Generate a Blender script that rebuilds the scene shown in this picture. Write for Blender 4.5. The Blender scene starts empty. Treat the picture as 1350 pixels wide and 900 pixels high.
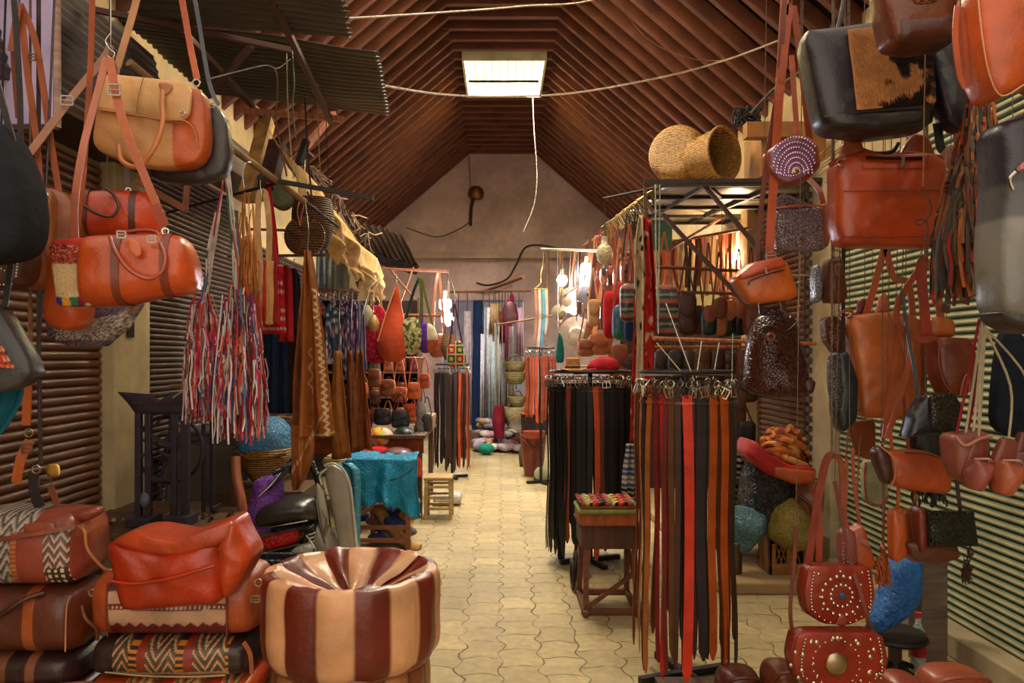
import bpy, math, random
from mathutils import Vector, noise
random.seed(7)
PI = math.pi
S = bpy.context.scene
COL = S.collection
# ---------------- camera ----------------
CX, CY, F, EYE = 660.0, 470.0, 1000.0, 1.5      # vanishing point and focal length in photo pixels, eye height in metres
cd = bpy.data.cameras.new('camera'); cam = bpy.data.objects.new('camera', cd); COL.objects.link(cam)
cam.location = (0, 0, EYE); cam.rotation_euler = (PI/2, 0, 0)
cd.sensor_width = 36; cd.lens = 36*F/1350
cd.shift_x = (675-CX)/1350; cd.shift_y = -(450-CY)/1350
cd.clip_start = .05; cd.clip_end = 200
S.camera = cam
# ---------------- exposure, world, lamps ----------------
S.view_settings.view_transform = 'Standard'; S.view_settings.look = 'None'
S.view_settings.exposure = 0.45; S.view_settings.gamma = 1; S.view_settings.use_curve_mapping = False
w = bpy.data.worlds.new('sky'); S.world = w; w.use_nodes = True
w.node_tree.nodes['Background'].inputs[0].default_value = (1.0, .84, .68, 1)
w.node_tree.nodes['Background'].inputs[1].default_value = 1.3
def area(name, loc, rot, sx, sy, power, col):
    l = bpy.data.lights.new(name, 'AREA'); l.shape = 'RECTANGLE'; l.size = sx; l.size_y = sy; l.energy = power; l.color = col
    o = bpy.data.objects.new(name, l); COL.objects.link(o); o.location = loc; o.rotation_euler = rot; return o
def point(name, loc, power, col, r=.04):
    l = bpy.data.lights.new(name, 'POINT'); l.energy = power; l.color = col; l.shadow_soft_size = r
    o = bpy.data.objects.new(name, l); COL.objects.link(o); o.location = loc; return o
area('skylight_daylight', (.045, 10.05, 5.75), (0, 0, 0), .95, 1.25, 520, (1, .95, .84))
area('added_near_daylight', (.03, 6.2, 5.45), (0, 0, 0), 1.0, 2.2, 330, (1, .88, .66))  # added daylight through an unseen roof opening, brightens the middle of the floor
WARM = (1, .72, .42); COOL = (.86, .90, 1.0)

def P(px, py, Y): return Vector(((px-CX)*Y/F, Y, EYE-(py-CY)*Y/F))
# ---------------- materials ----------------
def lin(h):
    if not isinstance(h, str): return h
    c = [int(h[i:i+2], 16)/255 for i in (0, 2, 4)]
    return tuple(x/12.92 if x <= .04045 else ((x+.055)/1.055)**2.4 for x in c)
_M = {}
def mat(kind, h=None, rough=None, **k):
    key = (kind, h, rough, tuple(sorted(k.items())))
    if key in _M: return _M[key]
    m = bpy.data.materials.new('%s_%s' % (kind, h or 'pattern')); m.use_nodes = True
    nt = m.node_tree; N = nt.nodes; L = nt.links; b = N['Principled BSDF']
    def node(t, **kw):
        n = N.new(t)
        for a, v in kw.items(): setattr(n, a, v)
        return n
    tc = node('ShaderNodeTexCoord')
    def tex(t, scale, **kw):
        n = node(t, **kw); n.inputs['Scale'].default_value = scale; L.new(tc.outputs['Object'], n.inputs['Vector']); return n
    def bump(src, strength, dist=.01, prev=None):
        n = node('ShaderNodeBump'); n.inputs['Strength'].default_value = strength; n.inputs['Distance'].default_value = dist
        L.new(src, n.inputs['Height'])
        if prev: L.new(prev, n.inputs['Normal'])
        return n.outputs[0]
    if h is not None:
        c = node('ShaderNodeRGB'); c.outputs[0].default_value = (*lin(h), 1); base = c.outputs[0]
    else:
        c = node('ShaderNodeAttribute', attribute_name='Col'); base = c.outputs['Color']
    def vary(src, scale, lo, hi, detail=3):
        n = tex('ShaderNodeTexNoise', scale); n.inputs['Detail'].default_value = detail
        r = node('ShaderNodeMapRange'); r.inputs['From Min'].default_value = .3; r.inputs['From Max'].default_value = .7
        r.inputs['To Min'].default_value = lo; r.inputs['To Max'].default_value = hi; L.new(n.outputs[0], r.inputs[0])
        x = node('ShaderNodeVectorMath', operation='SCALE'); L.new(src, x.inputs[0]); L.new(r.outputs[0], x.inputs['Scale'])
        return x.outputs[0], n
    sc = k.get('scale', 1)
    if kind == 'leather':
        base, n = vary(base, 7*sc, .72, 1.22)
        n2 = tex('ShaderNodeTexNoise', 22*sc); n2.inputs['Detail'].default_value = 4
        v = tex('ShaderNodeTexVoronoi', 260)
        x = bump(n2.outputs[0], .28, .014); x = bump(v.outputs[0], .12, .004, x); L.new(x, b.inputs['Normal'])
        b.inputs['Roughness'].default_value = rough or .4; b.inputs['Specular IOR Level'].default_value = .5 if (rough or .4) < .5 else .3
        if (rough or .4) < .5: b.inputs['Coat Weight'].default_value = .22; b.inputs['Coat Roughness'].default_value = .22
    elif kind == 'croc':
        base, n = vary(base, 8, .8, 1.2)
        v = tex('ShaderNodeTexVoronoi', 88); v.feature = 'DISTANCE_TO_EDGE'
        r = node('ShaderNodeMapRange'); r.inputs['From Max'].default_value = .12; L.new(v.outputs[0], r.inputs[0])
        L.new(bump(r.outputs[0], 1.0, .012), b.inputs['Normal']); b.inputs['Roughness'].default_value = rough or .28
    elif kind == 'fabric':
        base, n = vary(base, 14*sc, .75, 1.18)
        n2 = tex('ShaderNodeTexNoise', 180); x = bump(n2.outputs[0], .35, .006); x = bump(n.outputs[0], .4, .03, x); L.new(x, b.inputs['Normal'])
        b.inputs['Roughness'].default_value = rough or .9; b.inputs['Specular IOR Level'].default_value = .2
    elif kind == 'plastic':
        base, n = vary(base, 9, .8, 1.15)
        n2 = tex('ShaderNodeTexNoise', 26); n2.inputs['Detail'].default_value = 5; n2.inputs['Distortion'].default_value = 1.5
        L.new(bump(n2.outputs[0], .8, .03), b.inputs['Normal']); b.inputs['Roughness'].default_value = rough or .3
    elif kind == 'metal':
        base, n = vary(base, 18, .75, 1.15)
        b.inputs['Metallic'].default_value = k.get('met', 1.0); b.inputs['Roughness'].default_value = rough or .32
        L.new(bump(n.outputs[0], .15, .003), b.inputs['Normal'])
    elif kind == 'wood':
        mp = node('ShaderNodeMapping'); L.new(tc.outputs['Object'], mp.inputs[0]); mp.inputs['Scale'].default_value = k.get('grain', (4, 4, 30))
        n = node('ShaderNodeTexNoise'); L.new(mp.outputs[0], n.inputs['Vector']); n.inputs['Scale'].default_value = 1.5; n.inputs['Detail'].default_value = 6
        r = node('ShaderNodeMapRange'); r.inputs['From Min'].default_value = .3; r.inputs['From Max'].default_value = .7
        r.inputs['To Min'].default_value = .55; r.inputs['To Max'].default_value = 1.25; L.new(n.outputs[0], r.inputs[0])
        x = node('ShaderNodeVectorMath', operation='SCALE'); L.new(base, x.inputs[0]); L.new(r.outputs[0], x.inputs['Scale']); base = x.outputs[0]
        L.new(bump(n.outputs[0], .4, .01), b.inputs['Normal']); b.inputs['Roughness'].default_value = rough or .65
    elif kind == 'plaster':
        base, n = vary(base, 1.3, .62, 1.12, 8)
        base, n3 = vary(base, 9, .88, 1.06, 8)
        x = bump(n.outputs[0], .6, .05); x = bump(n3.outputs[0], .35, .02, x); L.new(x, b.inputs['Normal'])
        b.inputs['Roughness'].default_value = .93; b.inputs['Specular IOR Level'].default_value = .2
    elif kind == 'paint':
        base, n = vary(base, 5, .72, 1.15, 8)
        L.new(bump(n.outputs[0], .2, .01), b.inputs['Normal']); b.inputs['Roughness'].default_value = rough or .5
    elif kind == 'straw':
        base, n = vary(base, 45, .58, 1.28)
        wv = node('ShaderNodeTexWave', wave_type='BANDS', bands_direction='Z'); L.new(tc.outputs['Object'], wv.inputs['Vector'])
        wv.inputs['Scale'].default_value = 22*sc; wv.inputs['Distortion'].default_value = 2.5; wv.inputs['Detail'].default_value = 2
        L.new(bump(wv.outputs['Fac'], 1.0, .022), b.inputs['Normal']); b.inputs['Roughness'].default_value = .6
    elif kind == 'glow':
        b.inputs['Emission Strength'].default_value = k.get('e', 10); L.new(base, b.inputs['Emission Color'])
    elif kind == 'glass':
        b.inputs['Transmission Weight'].default_value = 1; b.inputs['Roughness'].default_value = rough or .1
    L.new(base, b.inputs['Base Color'])
    _M[key] = m; return m
def leather(h=None, r=.4): return mat('leather', h, r)
def fabric(h=None): return mat('fabric', h)
def metal(h='b8b4a8', r=.3): return mat('metal', h, r)
IRON = mat('metal', '2a2422', .55, met=.4); RUST = mat('metal', '4a2e20', .7, met=.3); BRASS = metal('c9a860', .3); CHROME = metal('d0cec8', .22)
# ---------------- mesh collecting ----------------
def cat(pts, n=6):
    """smooth curve through points"""
    pts = [Vector(p) for p in pts]
    if len(pts) < 3 or n < 2: return pts
    out = []
    for i in range(len(pts)-1):
        a = pts[max(i-1, 0)]; b = pts[i]; c = pts[i+1]; d = pts[min(i+2, len(pts)-1)]
        for k in range(n):
            t = k/n
            out.append(.5*((2*b)+(c-a)*t+(2*a-5*b+4*c-d)*t*t+(3*b-a-3*c+d)*t**3))
    out.append(pts[-1]); return out
class MB:
    def __init__(s): s.v = []; s.f = []; s.c = None; s.flat = False
    def grid(s, rows, closed=False, cap0=False, cap1=False, flip=False):
        o = len(s.v); n = len(rows[0])
        for r in rows: s.v += [tuple(p) for p in r]
        m = n if closed else n-1
        for i in range(len(rows)-1):
            for j in range(m):
                a = o+i*n+j; b = o+i*n+(j+1) % n; q = (a, b, b+n, a+n)
                s.f.append(q[::-1] if flip else q)
        for cap, row, fl in ((cap0, 0, True), (cap1, len(rows)-1, False)):
            if cap:
                c = sum((Vector(p) for p in rows[row]), Vector())/n; s.v.append(tuple(c)); ci = len(s.v)-1
                for j in range(n):
                    a = o+row*n+j; b = o+row*n+(j+1) % n
                    t = (ci, b, a) if fl else (ci, a, b)
                    s.f.append(t[::-1] if flip else t)
        return s
    def box(s, a, b):
        x0, y0, z0 = a; x1, y1, z1 = b
        o = len(s.v); s.v += [(x, y, z) for z in (z0, z1) for y in (y0, y1) for x in (x0, x1)]
        for q in ((0, 2, 3, 1), (4, 5, 7, 6), (0, 1, 5, 4), (2, 6, 7, 3), (0, 4, 6, 2), (1, 3, 7, 5)): s.f.append(tuple(o+i for i in q))
        return s
    def bar(s, a, b, w, t=None, up=(0, 0, 1)):
        """rectangular bar from a to b"""
        a = Vector(a); b = Vector(b); t = t or w; d = (b-a).normalized(); u = Vector(up)
        if abs(d.dot(u)) > .95: u = Vector((0, 1, 0))
        x = d.cross(u).normalized(); y = x.cross(d)
        rows = [[p+x*sx*w/2+y*sy*t/2 for sx, sy in ((-1, -1), (1, -1), (1, 1), (-1, 1))] for p in (a, b)]
        return s.grid(rows, True, True, True)
    def tube(s, pts, r, n=8, smooth=1):
        pts = cat(pts, smooth) if smooth > 1 else [Vector(p) for p in pts]
        rows = []; ref = None; m = len(pts)
        for i, p in enumerate(pts):
            d = (pts[min(i+1, m-1)]-pts[max(i-1, 0)])
            d = d.normalized() if d.length > 1e-9 else Vector((0, 0, 1))
            if ref is None: ref = Vector((0, 1, 0)) if abs(d.y) < .9 else Vector((1, 0, 0))
            x = d.cross(ref).normalized(); ref = x.cross(d).normalized()
            rr = r if not isinstance(r, (list, tuple)) else r[0]+(r[1]-r[0])*i/(m-1)
            rows.append([p+(x*math.cos(a)+ref*math.sin(a))*rr for a in [2*PI*k/n for k in range(n)]])
        return s.grid(rows, True, True, True)
    def ribbon(s, pts, wd, th=.004, smooth=5, taper=None, side=None):
        """flat strap whose face looks to -y unless side is given"""
        pts = cat(pts, smooth) if smooth > 1 else [Vector(p) for p in pts]
        rows = []; m = len(pts); px = None
        for i, p in enumerate(pts):
            d = (pts[min(i+1, m-1)]-pts[max(i-1, 0)]).normalized()
            x = Vector(side).normalized() if side else Vector((0, 1, 0)).cross(d)
            if x.length < .2: x = px or Vector((1, 0, 0))
            x = (x-d*x.dot(d)).normalized()
            if px and x.dot(px) < 0: x = -x
            px = x; y = d.cross(x).normalized()
            wi = wd*(taper(i/(m-1)) if taper else 1)
            rows.append([p+x*sx*wi/2+y*sy*th/2 for sx, sy in ((-1, -1), (1, -1), (1, 1), (-1, 1))])
        return s.grid(rows, True, True, True)
    def ball(s, c, r, n=10, sq=(1, 1, 1)):
        c = Vector(c); rows = []
        for i in range(n//2+1):
            t = PI*i/(n//2); rr = max(math.sin(t), .001)
            rows.append([c+Vector((r*sq[0]*rr*math.cos(a), r*sq[1]*rr*math.sin(a), r*sq[2]*math.cos(t))) for a in [2*PI*k/n for k in range(n)]])
        return s.grid(rows, True, flip=True)
    def torus(s, c, R, r, axis='y', n=18, m=6, sq=1.0):
        c = Vector(c); rows = []
        for i in range(n+1):
            a = 2*PI*i/n; e = Vector((math.cos(a), 0, math.sin(a)*sq)); k = Vector((0, 1, 0))
            rows.append([c+e*R+(e*math.cos(b)+k*math.sin(b))*r for b in [2*PI*q/m for q in range(m)]])
        if axis == 'z': rows = [[Vector((p.x, c.y+(p.z-c.z), c.z+(p.y-c.y))) for p in row] for row in rows]
        if axis == 'x': rows = [[Vector((c.x+(p.y-c.y), c.y+(p.x-c.x), p.z)) for p in row] for row in rows]
        return s.grid(rows, True)
    def build(s, name, m, parent=None, colf=None, smooth=True, solid=0, bevel=0, sub=0):
        me = bpy.data.meshes.new(name); me.from_pydata([tuple(p) for p in s.v], [], s.f); me.update()
        if smooth: me.polygons.foreach_set('use_smooth', [True]*len(me.polygons))
        o = bpy.data.objects.new(name, me); COL.objects.link(o); me.materials.append(m)
        if colf:
            at = me.color_attributes.new('Col', 'FLOAT_COLOR', 'POINT')
            for i, v in enumerate(s.v): at.data[i].color = (*lin(colf(*v)), 1)
        if parent: o.parent = parent
        if solid: q = o.modifiers.new('thickness', 'SOLIDIFY'); q.thickness = solid; q.offset = 0
        if bevel:
            q = o.modifiers.new('edge', 'BEVEL'); q.width = bevel; q.segments = 2; q.limit_method = 'ANGLE'
        if sub: q = o.modifiers.new('smooth', 'SUBSURF'); q.levels = sub; q.render_levels = sub
        if smooth and not sub: me.set_sharp_from_angle(angle=math.radians(52))
        return o
def nz(x, y, z, sc=1.0): return noise.noise(Vector((x*sc, y*sc, z*sc)))
def tag(o, label=None, cat_=None, group=None, kind=None):
    if label: o['label'] = label
    if cat_: o['category'] = cat_
    if group: o['group'] = group
    if kind: o['kind'] = kind
    return o
def struct(name, mb, m, smooth=False, **k):
    o = mb.build(name, m, smooth=smooth, **k); o['kind'] = 'structure'; return o
_SE = {}
def superell(n, seg):
    if (n, seg) in _SE: return _SE[(n, seg)]
    e = 2/n; D = []
    for k in range(2001):
        a = 2*PI*k/2000; ca, sa = math.cos(a), math.sin(a)
        D.append((math.copysign(abs(ca)**e, ca), math.copysign(abs(sa)**e, sa)))
    L = [0]
    for i in range(2000): L.append(L[-1]+math.dist(D[i], D[i+1]))
    out = []; j = 0
    for k in range(seg):
        t = L[-1]*k/seg
        while L[j+1] < t: j += 1
        out.append(D[j])
    _SE[(n, seg)] = out; return out
class T:
    """a thing standing at depth Y; its shape is traced in photo pixels and turned to metres at that depth"""
    def __init__(s, name, label, c, cx, cyb, Y, group=None, yaw=0):
        s.s = Y/F; s.cx = cx; s.cy = cyb; s.Y = Y; s.yaw = math.radians(yaw); s.k = 1/max(math.cos(s.yaw), .3)
        s.e = bpy.data.objects.new(name, None); COL.objects.link(s.e); s.e.empty_display_size = .05
        s.e.location = P(cx, cyb, Y); s.e.rotation_euler = (0, 0, s.yaw); tag(s.e, label, c, group)
    def p(s, px, py, dy=0):
        if abs(dy) > .25 and not s.yaw: return P(px, py, s.Y+dy)-P(s.cx, s.cy, s.Y)
        return Vector(((px-s.cx)*s.s*s.k, dy, (s.cy-py)*s.s))
    def put(s, name, mb, m, label=None, parent=None, smooth=True, colpx=None, **k):
        cf = None
        if colpx: cf = lambda x, y, z: colpx(s.cx+x/s.s/s.k, s.cy-z/s.s)
        o = mb.build(name, m, parent or s.e, colf=cf, smooth=smooth, **k)
        if label: o['label'] = label
        return o
    def puff(s, name, m, poly, depth, bulge=.02, dy=0, rings=10, N=64, wr=.006, rnd=2, label=None, parent=None, colpx=None, wsc=7):
        pts = [Vector((a, b)) for a, b in poly]
        for _ in range(rnd):
            q = []
            for i in range(len(pts)):
                a = pts[i]; b = pts[(i+1) % len(pts)]; k_ = .12 if rnd == 1 else .2; q += [a*(1-k_)+b*k_, a*k_+b*(1-k_)]
            pts = q
        L = [0]
        for i in range(len(pts)): L.append(L[-1]+(pts[(i+1) % len(pts)]-pts[i]).length)
        ring = []; j = 0
        for k in range(N):
            t = L[-1]*k/N
            while L[j+1] < t: j += 1
            u = (t-L[j])/max(L[j+1]-L[j], 1e-6); ring.append(pts[j].lerp(pts[(j+1) % len(pts)], u))
        area2 = 0; cc = Vector((0, 0))
        for i in range(N):
            a = ring[i]; b = ring[(i+1) % N]; x = a.x*b.y-b.x*a.y; area2 += x; cc += (a+b)*x
        cen = cc/(3*area2) if abs(area2) > 1e-6 else sum(ring, Vector((0, 0)))/N
        if area2 > 0: ring = ring[::-1]
        sd = random.random()*50
        def P3(c2, y):
            q = s.p(c2.x, c2.y); wr_ = wr*.75; e = nz(q.x+sd, q.z, y, wsc)*wr_+nz(q.x, q.z+sd, y, wsc*3)*wr*.4
            return Vector((q.x, dy+y+e, q.z))
        rows = []
        ss = [.0]+[1-(1-k/rings)**1.0 for k in range(1, rings)]+[.985, 1]
        ss = sorted(set(ss))
        def fy(t): return depth/2*(.72+.28*math.sqrt(max(0, 1-t**8)))+bulge*(1-t*t)
        for t in ss[1:]: rows.append([P3(cen+(r-cen)*t, -fy(t)) for r in ring])
        for t in (-.33, .33): rows.append([P3(cen+(r-cen)*1.012, depth/2*.72*t) for r in ring])
        for t in reversed(ss[1:]): rows.append([P3(cen+(r-cen)*t, fy(t)) for r in ring])
        mb = MB(); mb.grid(rows, True, True, True)
        s.fy = lambda px, py: dy-depth/2-bulge*.75
        return s.put(name, mb, m, label, parent, colpx=colpx)
    def loft(s, name, m, rows, axis='z', seg=32, n=2.4, sub=4, wr=.005, wsc=7, cap0=True, cap1=True, label=None, parent=None, colpx=None, solid=0):
        """rows: (pos, lo, hi, depth[, dy]) ; pos/lo/hi are photo pixels"""
        R = [Vector((r[0], r[1], r[2])) for r in rows]; D = [Vector((r[3], (r[4] if len(r) > 4 else 0), 0)) for r in rows]
        SE = superell(n, seg)
        R = cat(R, sub); D = cat(D, sub); out = []; sd = random.random()*50
        for r, d in zip(R, D):
            row = []
            for k in range(seg):
                u, v = SE[k]
                mid = (r.y+r.z)/2; h = (r.z-r.y)/2
                q = s.p(mid+h*u, r.x) if axis == 'z' else s.p(r.x, mid+h*u)
                y = d.y+v*d.x/2
                w1 = nz(q.x+sd, y, q.z, wsc)*wr; q = Vector((q.x+w1*.6*u if axis == 'z' else q.x, y+w1*v, q.z+(w1*.6*u if axis != 'z' else 0)))
                row.append(q)
            out.append(row)
        mb = MB(); mb.grid(out, True, cap0, cap1, flip=(axis == 'x'))
        return s.put(name, mb, m, label, parent, colpx=colpx, solid=solid)
    def strap(s, name, m, pts, wd, th=.004, label=None, parent=None, smooth=5, side=None, taper=None):
        s.last = s.put(name, MB().ribbon([s.p(*q) for q in pts], wd, th, smooth, side=side, taper=taper), m, label, parent); return s.last
    def tube(s, name, m, pts, r, label=None, parent=None, smooth=5, n=8):
        return s.put(name, MB().tube([s.p(*q) for q in pts], r, n, smooth), m, label, parent)
    def ring(s, name, m, px, py, dy, R, r=.003, sq=1.0, parent=None, axis='y', label=None):
        return s.put(name, MB().torus(s.p(px, py, dy), R, r, axis, sq=sq), m, label, parent)
    def buckle(s, px, py, dy, w=.03, h=.034, name='buckle', m=None, parent=None):
        c = s.p(px, py, dy); mb = MB(); w /= 2; h /= 2
        q = [c+Vector((a*w, 0, b*h)) for a, b in ((-1, -1), (1, -1), (1, 1), (-1, 1), (-1, -1))]
        for i in range(4): mb.bar(q[i], q[i+1], .004)
        mb.bar(c+Vector((-w, -.002, 0)), c+Vector((w, -.003, 0)), .003)
        return s.put(name, mb, m or metal('9a948a', .32), None, parent or getattr(s, 'last', None), smooth=False)
    def studs(s, pts, dy, m=None, name='studs', parent=None):
        mb = MB()
        for a, b, r in pts:
            y = dy(a, b) if callable(dy) else dy
            mb.ball(s.p(a, b, y), r, 8, (1, .5, 1))
        return s.put(name, mb, m or CHROME, None, parent)
    def sheet(s, name, m, rows, folds=5, amp=.03, nu=60, sub=6, th=.004, dy=0, sway=.3, label=None, parent=None, colpx=None, fringe=0):
        """hanging cloth: rows of (py, pxL, pxR[, dy]) from top to bottom"""
        R = cat([Vector((r[0], r[1], r[2])) for r in rows], sub); D = cat([Vector((r[3] if len(r) > 3 else 0, 0, 0)) for r in rows], sub)
        sd = random.random()*40; out = []
        for i, (r, d) in enumerate(zip(R, D)):
            t = i/(len(R)-1); row = []
            for k in range(nu+1):
                u = k/nu; ph = folds*2*PI*u+sd+1.2*nz(t*2, u*3, sd)
                y = dy+d.x+amp*(.6+.4*t)*math.sin(ph)+amp*.5*nz(u*6, t*5, sd)
                q = s.p(r.y+(r.z-r.y)*u, r.x+(fringe*abs(math.sin(k*1.9))*random.random() if (fringe and i == len(R)-1) else 0))
                row.append(Vector((q.x, y, q.z)))
            out.append(row)
        return s.put(name, MB().grid(out), m, label, parent, colpx=colpx, solid=th)
    def boxp(s, name, m, x0, y0, x1, y1, d, dy=0, label=None, parent=None, bevel=.004):
        a = s.p(x0, y1, dy-d/2); b = s.p(x1, y0, dy+d/2)
        return s.put(name, MB().box(a, b), m, label, parent, smooth=False, bevel=bevel)
def clone(o, parent=None):
    c = o.copy(); COL.objects.link(c)
    if parent: c.parent = parent
    for ch in list(o.children): clone(ch, c)
    return c
# ================= THE SETTING =================
XL, XR, YE = -2.4, 2.4, 14.0
def roofz(x):
    fl = 5.23
    if x < -.62: return fl-(-.62-x)*.875
    if x > .68: return fl-(x-.68)*.89
    return fl
def floor_mat():
    m = bpy.data.materials.new('interlocking_pavers'); m.use_nodes = True; nt = m.node_tree; N = nt.nodes; L = nt.links; b = N['Principled BSDF']
    tc = N.new('ShaderNodeTexCoord'); sp = N.new('ShaderNodeSeparateXYZ'); L.new(tc.outputs['Object'], sp.inputs[0])
    def mth(op, a, b_=None, c=None):
        n = N.new('ShaderNodeMath'); n.operation = op
        for i, v in enumerate((a, b_, c)):
            if v is None: continue
            if isinstance(v, (int, float)): n.inputs[i].default_value = v
            else: L.new(v, n.inputs[i])
        return n.outputs[0]
    nzn = N.new('ShaderNodeTexNoise'); nzn.inputs['Scale'].default_value = 5; L.new(tc.outputs['Object'], nzn.inputs['Vector'])
    nn = mth('MULTIPLY', mth('SUBTRACT', nzn.outputs[0], .5), .08)
    wx = mth('MULTIPLY', mth('SINE', mth('MULTIPLY', sp.outputs[1], 2*PI/.21)), .016)
    wy = mth('MULTIPLY', mth('COSINE', mth('MULTIPLY', sp.outputs[0], 2*PI/.20)), .010)
    X = mth('ADD', mth('ADD', sp.outputs[0], wx), nn); Yv = mth('ADD', mth('ADD', sp.outputs[1], wy), nn)
    cb = N.new('ShaderNodeCombineXYZ'); L.new(Yv, cb.inputs[0]); L.new(X, cb.inputs[1])
    br = N.new('ShaderNodeTexBrick'); L.new(cb.outputs[0], br.inputs['Vector']); br.inputs['Scale'].default_value = 1
    br.inputs['Brick Width'].default_value = .21; br.inputs['Row Height'].default_value = .20; br.inputs['Mortar Size'].default_value = .0045
    br.inputs['Mortar Smooth'].default_value = .35; br.offset = .5
    br.inputs['Color1'].default_value = (*lin('af9a6c'), 1); br.inputs['Color2'].default_value = (*lin('9c895f'), 1); br.inputs['Mortar'].default_value = (*lin('54432a'), 1)
    n1 = N.new('ShaderNodeTexNoise'); n1.inputs['Scale'].default_value = 1.7; n1.inputs['Detail'].default_value = 8; L.new(tc.outputs['Object'], n1.inputs['Vector'])
    n2 = N.new('ShaderNodeTexNoise'); n2.inputs['Scale'].default_value = 22; n2.inputs['Detail'].default_value = 6; L.new(tc.outputs['Object'], n2.inputs['Vector'])
    mr = N.new('ShaderNodeMapRange'); L.new(n1.outputs[0], mr.inputs[0]); mr.inputs['From Min'].default_value = .3; mr.inputs['From Max'].default_value = .7; mr.inputs['To Min'].default_value = .78; mr.inputs['To Max'].default_value = 1.12
    mr2 = N.new('ShaderNodeMapRange'); L.new(n2.outputs[0], mr2.inputs[0]); mr2.inputs['From Min'].default_value = .3; mr2.inputs['From Max'].default_value = .7; mr2.inputs['To Min'].default_value = .85; mr2.inputs['To Max'].default_value = 1.12
    n4 = N.new('ShaderNodeTexNoise'); n4.inputs['Scale'].default_value = 6.5; n4.inputs['Detail'].default_value = 3; L.new(tc.outputs['Object'], n4.inputs['Vector'])
    m4 = N.new('ShaderNodeMapRange'); L.new(n4.outputs[0], m4.inputs[0]); m4.inputs['From Min'].default_value = .46; m4.inputs['From Max'].default_value = .6; m4.inputs['To Max'].default_value = .8
    mx = N.new('ShaderNodeMixRGB'); L.new(m4.outputs[0], mx.inputs[0]); L.new(br.outputs[0], mx.inputs[1]); mx.inputs[2].default_value = (*lin('a6926a'), 1)
    s1 = N.new('ShaderNodeVectorMath'); s1.operation = 'SCALE'; L.new(mx.outputs[0], s1.inputs[0]); L.new(mth('MULTIPLY', mr.outputs[0], mr2.outputs[0]), s1.inputs['Scale'])
    L.new(s1.outputs[0], b.inputs['Base Color']); b.inputs['Roughness'].default_value = .6; b.inputs['Specular IOR Level'].default_value = .35
    bp = N.new('ShaderNodeBump'); bp.inputs['Strength'].default_value = .6; bp.inputs['Distance'].default_value = .02
    L.new(mth('ADD', mth('MULTIPLY', br.outputs['Fac'], -1.0), mth('MULTIPLY', n1.outputs[0], .8)), bp.inputs['Height']); L.new(bp.outputs[0], b.inputs['Normal'])
    return m
struct('floor', MB().box((-2.5, -2.5, -.1), (2.5, 18.2, 0)), floor_mat())
# walls
PL = mat('plaster', 'c9ae80'); PLP = mat('plaster', 'c6aaa6')
struct('wall_left', MB().box((XL-.3, -2.5, 0), (XL, YE, 3.78)), PL)
struct('wall_right', MB().box((XR, -2.5, 0), (XR+.3, YE, 3.78)), PL)
g = MB()
def gable(y0, y1):
    zt = 3.02; o = [(-2.7, zt), (-2.7, roofz(-2.7)), (-.62, 5.3), (.68, 5.3), (2.7, roofz(2.7)), (2.7, zt)]
    rows = [[Vector((x, y, z)) for x, z in o] for y in (y0, y1)]
    mb = MB(); n = len(o); mb.v = [tuple(p) for r in rows for p in r]
    mb.f = [tuple(range(n)), tuple(range(2*n-1, n-1, -1))]+[(i, i+n, (i+1) % n+n, (i+1) % n) for i in range(n)]
    mb.box((-2.7, y0, 0), (-1.08, y1, zt)); mb.box((.42, y0, 0), (2.7, y1, zt)); mb.box((-1.08, y0, 2.55), (.42, y1, zt))
    return mb
struct('wall_back', gable(YE, YE+.3), PLP)
struct('trim_1', MB().box((-2.4, YE-.13, 3.30), (2.4, YE, 3.42)), mat('plaster', 'b39a88'))
for i, (a, b_) in enumerate((((-1.5, 14.3, 0), (-1.35, 18, 2.8)), ((.9, 14.3, 0), (1.05, 18, 2.8)), ((-1.5, 18, 0), (1.05, 18.15, 2.8)))):
    struct('wall_passage_'+'abc'[i], MB().box(a, b_), mat('plaster', 'b5afb4'))
struct('ceiling_passage', MB().box((-1.5, 14.3, 2.8), (1.05, 18.15, 2.9)), mat('plaster', '9c948f'))
# roof deck: boards above the rafters
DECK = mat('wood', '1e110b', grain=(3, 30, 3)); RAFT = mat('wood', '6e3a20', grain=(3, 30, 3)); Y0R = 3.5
dk = MB(); th = .04
def slab(xa, xb, ya, yb, dz=.13):
    za, zb = roofz(xa)+dz, roofz(xb)+dz
    dk.grid([[(xa, ya, za), (xb, ya, zb), (xb, ya, zb+th), (xa, ya, za+th)], [(xa, yb, za), (xb, yb, zb), (xb, yb, zb+th), (xa, yb, za+th)]], True, True, True)
slab(-2.75, -.62, Y0R, YE); slab(.68, 2.75, Y0R, YE)
slab(-.62, .68, Y0R, 5.1); slab(-.62, .68, 7.3, 9.4); slab(-.62, .68, 10.7, YE)
for ya, yb in ((5.1, 7.3), (9.4, 10.7)): slab(-.62, -.45, ya, yb); slab(.54, .68, ya, yb)
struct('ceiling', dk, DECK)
random.seed(3); k = 2; y = Y0R+.1
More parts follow.
